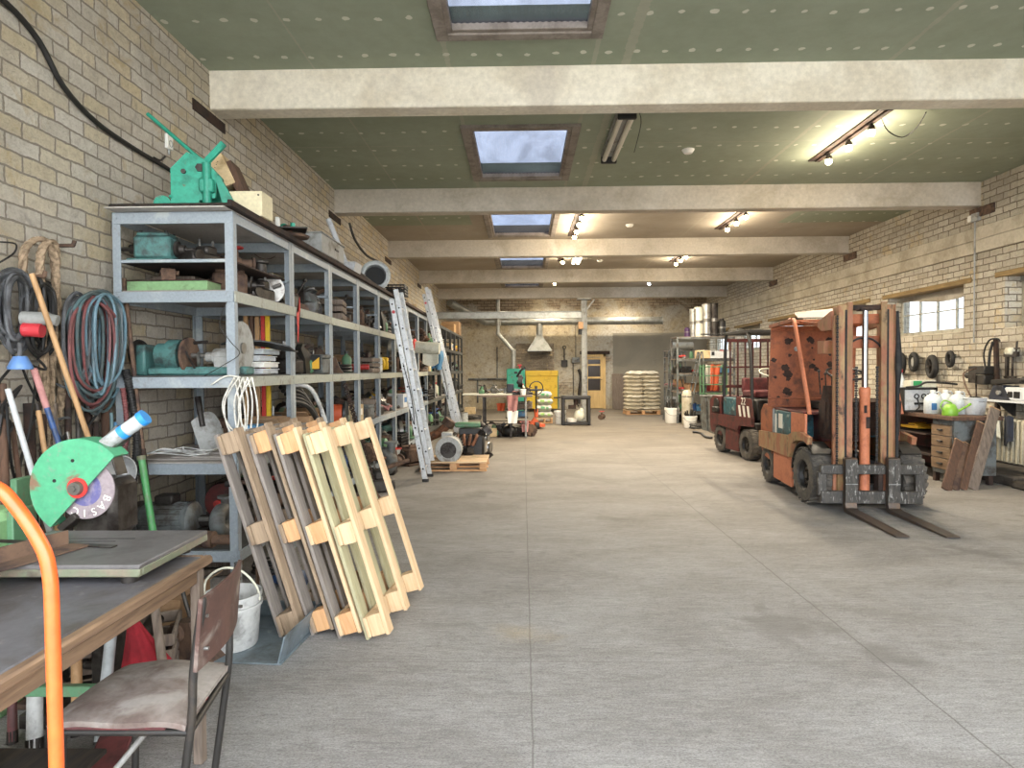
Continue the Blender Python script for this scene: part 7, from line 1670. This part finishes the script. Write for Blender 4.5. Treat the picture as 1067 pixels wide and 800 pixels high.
# grey bins
for i,(pa,pb,py) in enumerate([(735,743,449),(743,757,452)]):
    g=at((pa+pb)/2,py,z=0);a0,a1=B(pa,430,g.y).x,B(pb,430,g.y).x;h=B(745,414,g.y).z;w=a1-a0
    t=thing('storage_bin',['narrow grey-green upright bin, left of the pair','wide grey-green upright bin behind the far forklift'][i],'bin',((a0+a1)/2,g.y+.2,0),0,'grey-green bins')
    part('bin_body',MB().prism([(-w/2+.03,0),(w/2-.03,0),(w/2,h),(-w/2,h)],(0,0,0),'y',.45),'grey_machine',t);part('bin_rim',MB().box((0,0,h+.02),(w+.04,.5,.05),b=.01),'grey_machine',t)
# step ladders
def stepladder(lab,pt,pb,y,spread,mt='grey_machine'):
    top=B(*pt,y);bot=at(*pb,z=0);bot=B(pb[0],pb[1],y);bot.z=0
    t=thing('step_ladder',lab,'ladder',bot,0,'step ladders in the right background');T_=top-bot
    for s in(0,.38):
        part('stile',MB().bar((s*.0-.0,s,0),(T_.x,s*.85+.03,T_.z),.03,.05),mt,t);part('rear_stile',MB().bar((spread,s,0),(T_.x+.03,s*.85+.03,T_.z),.03,.04),mt,t)
    n=7
    for k in range(1,n):f=k/n;part('step',MB().box((T_.x*f,.19,T_.z*f),(.09,.36,.02)),mt,t)
stepladder('tall grey stepladder standing left of the narrow shelf, over the scrap bucket',(706,362),(694,438),18.2,.75)
stepladder('second stepladder folded against the tall right shelf',(731,366),(717,440),16.9,.55)
t=thing('white_cylinder','grey-white upright cylinder between the two stepladders','cylinder',(B(716,430,17.1).x,17.1,0));part('cylinder_body',MB().lathe([(0,0),(.13,0),(.14,.02),(.14,.8),(.1,.9),(.05,.93),(0,.93)],seg=24),'bag_pellet',t);part('collar',MB().torus((0,0,.75),.141,.012),'steel',t)
for i,(px,py,k,s,w) in enumerate([(711,440,'plastic_crate',1.3,'on the floor between the two white buckets'),(730,447,'cable_coil',1.6,'on the floor before the grey-green bins'),(728,440,'pipe_flange',1.6,'on the floor behind the smaller white bucket')]):
    g=at(px,py,z=0);put(k,(g.x,g.y+.2,0),.3*i,w,s)
single('black_floor_hose',MB().tube([at(722,450,z=.03),at(730,451,z=.03),at(735,455,z=.03),at(742,456,z=.03)],.025,8),'cable_black','black hose lying on the floor before the grey-green bins','hose')
# ================================================================ lights under the ceiling
def lampspot(m,c,d):pass
def track(lab,ys,x,y0,y1,mat='bulb',col=(1,.86,.66),e=60,r=.045,dz=.13):
    t=thing('track_light',lab,'ceiling light',(x,(y0+y1)/2,ZC),0,'track lights with bare round lamps');cy=(y0+y1)/2
    part('track_rail',MB().box((0,0,-.02),(.06,y1-y0,.04)).box((-.04,0,-.008),(.12,y1-y0+.1,.016)),'rust_dark',t)
    for y in ys:
        h=part('lamp_holder',MB().cyl((0,y-cy,-.04),(0,y-cy,-.07),.02).cyl((0,y-cy,-.065),(0,y-cy,-.11),.035,.045),'steel_dark',t)
        part('lamp_bulb',MB().sphere((0,y-cy,-.135),.042),mat,h)
        l=bpy.data.lights.new('lamp_glow','POINT');l.energy=e*.16;l.color=col;l.shadow_soft_size=.06
        o=bpy.data.objects.new('lamp_glow',l);COL.objects.link(o);o.location=(x,y,ZC-.24)
        l=bpy.data.lights.new('lamp_beam','SPOT');l.energy=e*1.3;l.color=col;l.shadow_soft_size=.05;l.spot_size=radians(165);l.spot_blend=.6
        o=bpy.data.objects.new('lamp_beam',l);COL.objects.link(o);o.location=(x,y,ZC-.19)
E_=LE=66
track('track light with three warm lamps nearest the camera, between the first and second beam',(7.28,7.78,8.28),3.95,6.9,8.6,e=LE)
track('track light with three warm lamps between the second and third beam, right side',(11.25,11.75,12.25),3.93,10.9,12.7,e=LE)
track('track light with warm lamps in the middle between the second and third beam',(11.2,11.7,12.3,12.8),1.05,10.8,13.2,e=LE)
track('track light with two warm lamps between the third and fourth beam, right side',(15.2,15.7,16.2),3.9,14.8,16.5,e=LE)
track('track light with one warm lamp in the middle, between third and fourth beam',(15.8,),1.0,15.3,16.3,e=LE)
track('single warm lamp in the middle bay before the last beam',(19.7,),1.0,19.3,20.2,e=LE)
track('single cool white lamp right of centre before the last beam',(19.9,),3.95,19.5,20.3,'bulb_cool',(.85,.92,1.),LE)
track('single warm lamp beyond the last beam, left of the grey column',(22.9,),1.0,22.5,23.2,e=LE)
track('single warm lamp beyond the last beam, right of the grey column',(22.9,),3.7,22.5,23.2,e=LE)
def fluor(lab,x,y0,y1,lit,mat):
    t=thing('fluorescent_light',lab,'ceiling light',(x,(y0+y1)/2,ZC));L=y1-y0
    part('fixture_body',MB().box((0,0,-.04),(.2,L,.05),b=.01),'grey_light',t)
    for s in(-1,1):part('tube_lamp',MB().cyl((s*.06,-L/2+.05,-.1),(s*.06,L/2-.05,-.1),.03),mat,t)
    for q in(-1,1):part('end_cap',MB().box((0,q*(L/2-.03),-.1),(.2,.05,.09),b=.01),'black_plastic' if not lit else 'steel_dark',t)
    part('cord',MB().tube([(.13,-L/2+.1,-.02),(.14,-L/2,-.2),(.12,-L/2+.3,-.4)],.004,6) if not lit else MB().cyl((.1,0,-.03),(.12,0,-.08),.006),'black_plastic',t)
    if lit:
        l=bpy.data.lights.new('tube_glow','AREA');l.shape='RECTANGLE';l.size=.15;l.size_y=L;l.energy=45;l.color=(1,.9,.7);o=bpy.data.objects.new('tube_glow',l);COL.objects.link(o);o.location=(x,(y0+y1)/2,ZC-.16)
fluor('unlit twin-tube fluorescent fitting hanging beyond the first beam, right of the second skylight',1.12,6.75,8.25,False,'tube_off')
fluor('lit fluorescent fitting between the fourth skylight and the tracks',1.35,14.7,16.2,True,'tube_lit')
fluor('lit fluorescent fitting deep in the hall on the left',-.6,18.3,19.6,True,'tube_lit')
for i,(px,py,lab) in enumerate([(717,156,'round white smoke detector on the ceiling left of the nearest track light'),(656,234,'round white smoke detector in the second bay'),(625,271,'small round white detector in the third bay')]):
    p=at(px,py,z=ZC);t=thing('smoke_detector',lab,'smoke detector',p,0,'smoke detectors');part('cap',MB().lathe([(0,-.05),(.05,-.045),(.07,-.02),(.08,0),(0,0)][::-1]),'white_plastic',t);part('ring',MB().torus((0,0,-.04),.045,.004),'grey_light',t)
single('ceiling_cord',MB().tube([at(918,122,z=ZC-.02),at(925,136,z=ZC-.1),at(940,143,z=ZC-.16),at(955,133,z=ZC-.1),at(965,117,z=ZC-.02)],.006,6),'black_plastic','thin dark cord drooping from the ceiling right of the nearest track light','cord')
# remove prototypes that were never placed
for k,(r,u) in PROTO.items():
    if not u:
        def rm(o):
            for c in kids(o):rm(c)
            bpy.data.objects.remove(o)
        rm(r)
# ================================================================ daylight
w=bpy.data.worlds.new('sky');bpy.context.scene.world=w;w.use_nodes=True;nt=w.node_tree;nt.nodes.clear()
o=nt.nodes.new('ShaderNodeOutputWorld');b=nt.nodes.new('ShaderNodeBackground');tc=nt.nodes.new('ShaderNodeTexCoord');no=nt.nodes.new('ShaderNodeTexNoise');no.inputs['Scale'].default_value=2.2;no.inputs['Detail'].default_value=5
rp=nt.nodes.new('ShaderNodeValToRGB');rp.color_ramp.elements[0].position=.35;rp.color_ramp.elements[1].position=.65;rp.color_ramp.elements[0].color=(.80,.88,1,1);rp.color_ramp.elements[1].color=(1,1,1,1)
nt.links.new(tc.outputs['Generated'],no.inputs['Vector']);nt.links.new(no.outputs['Fac'],rp.inputs[0]);nt.links.new(rp.outputs[0],b.inputs[0]);b.inputs[1].default_value=4.2;nt.links.new(b.outputs[0],o.inputs[0])
def portal(loc,rot,sx,sy):
    l=bpy.data.lights.new('daylight_portal','AREA');l.shape='RECTANGLE';l.size=sx;l.size_y=sy;l.cycles.is_portal=True
    o=bpy.data.objects.new('daylight_portal',l);COL.objects.link(o);o.location=loc;o.rotation_euler=rot
portal((1.45,-.65,2.0),(pi/2,0,0),8.3,4.0)
for a,b_ in SKY:portal((-.01,(a+b_)/2,ZC+.19),(0,0,0),1.15,b_-a)
for y0,y1 in WIN:portal((XR+.41,(y0+y1)/2,2.45),(0,pi/2,0),.8,2.0)
# ================================================================ camera and view
cd=bpy.data.cameras.new('camera');cam=bpy.data.objects.new('camera',cd);COL.objects.link(cam)
cam.location=(0,0,EYE);cam.rotation_euler=Matrix((CR,CU,-_F)).transposed().to_euler()
cd.sensor_fit='HORIZONTAL';cd.sensor_width=36;cd.lens=36*FPX/1067;cd.clip_start=.05;cd.clip_end=200
sc=bpy.context.scene;sc.camera=cam
sc.view_settings.view_transform='Standard';sc.view_settings.look='None';sc.view_settings.gamma=1;sc.view_settings.use_curve_mapping=False;sc.view_settings.exposure=1.3
try:
    sc.cycles.max_bounces=10;sc.cycles.diffuse_bounces=6;sc.cycles.transparent_max_bounces=12;sc.cycles.use_denoising=True;sc.cycles.sample_clamp_indirect=4
except Exception as e:pass
d_=[k for k,v in LABELS.items() if len(v)>1]
if d_:print('DUPLICATE LABELS',d_[:20])
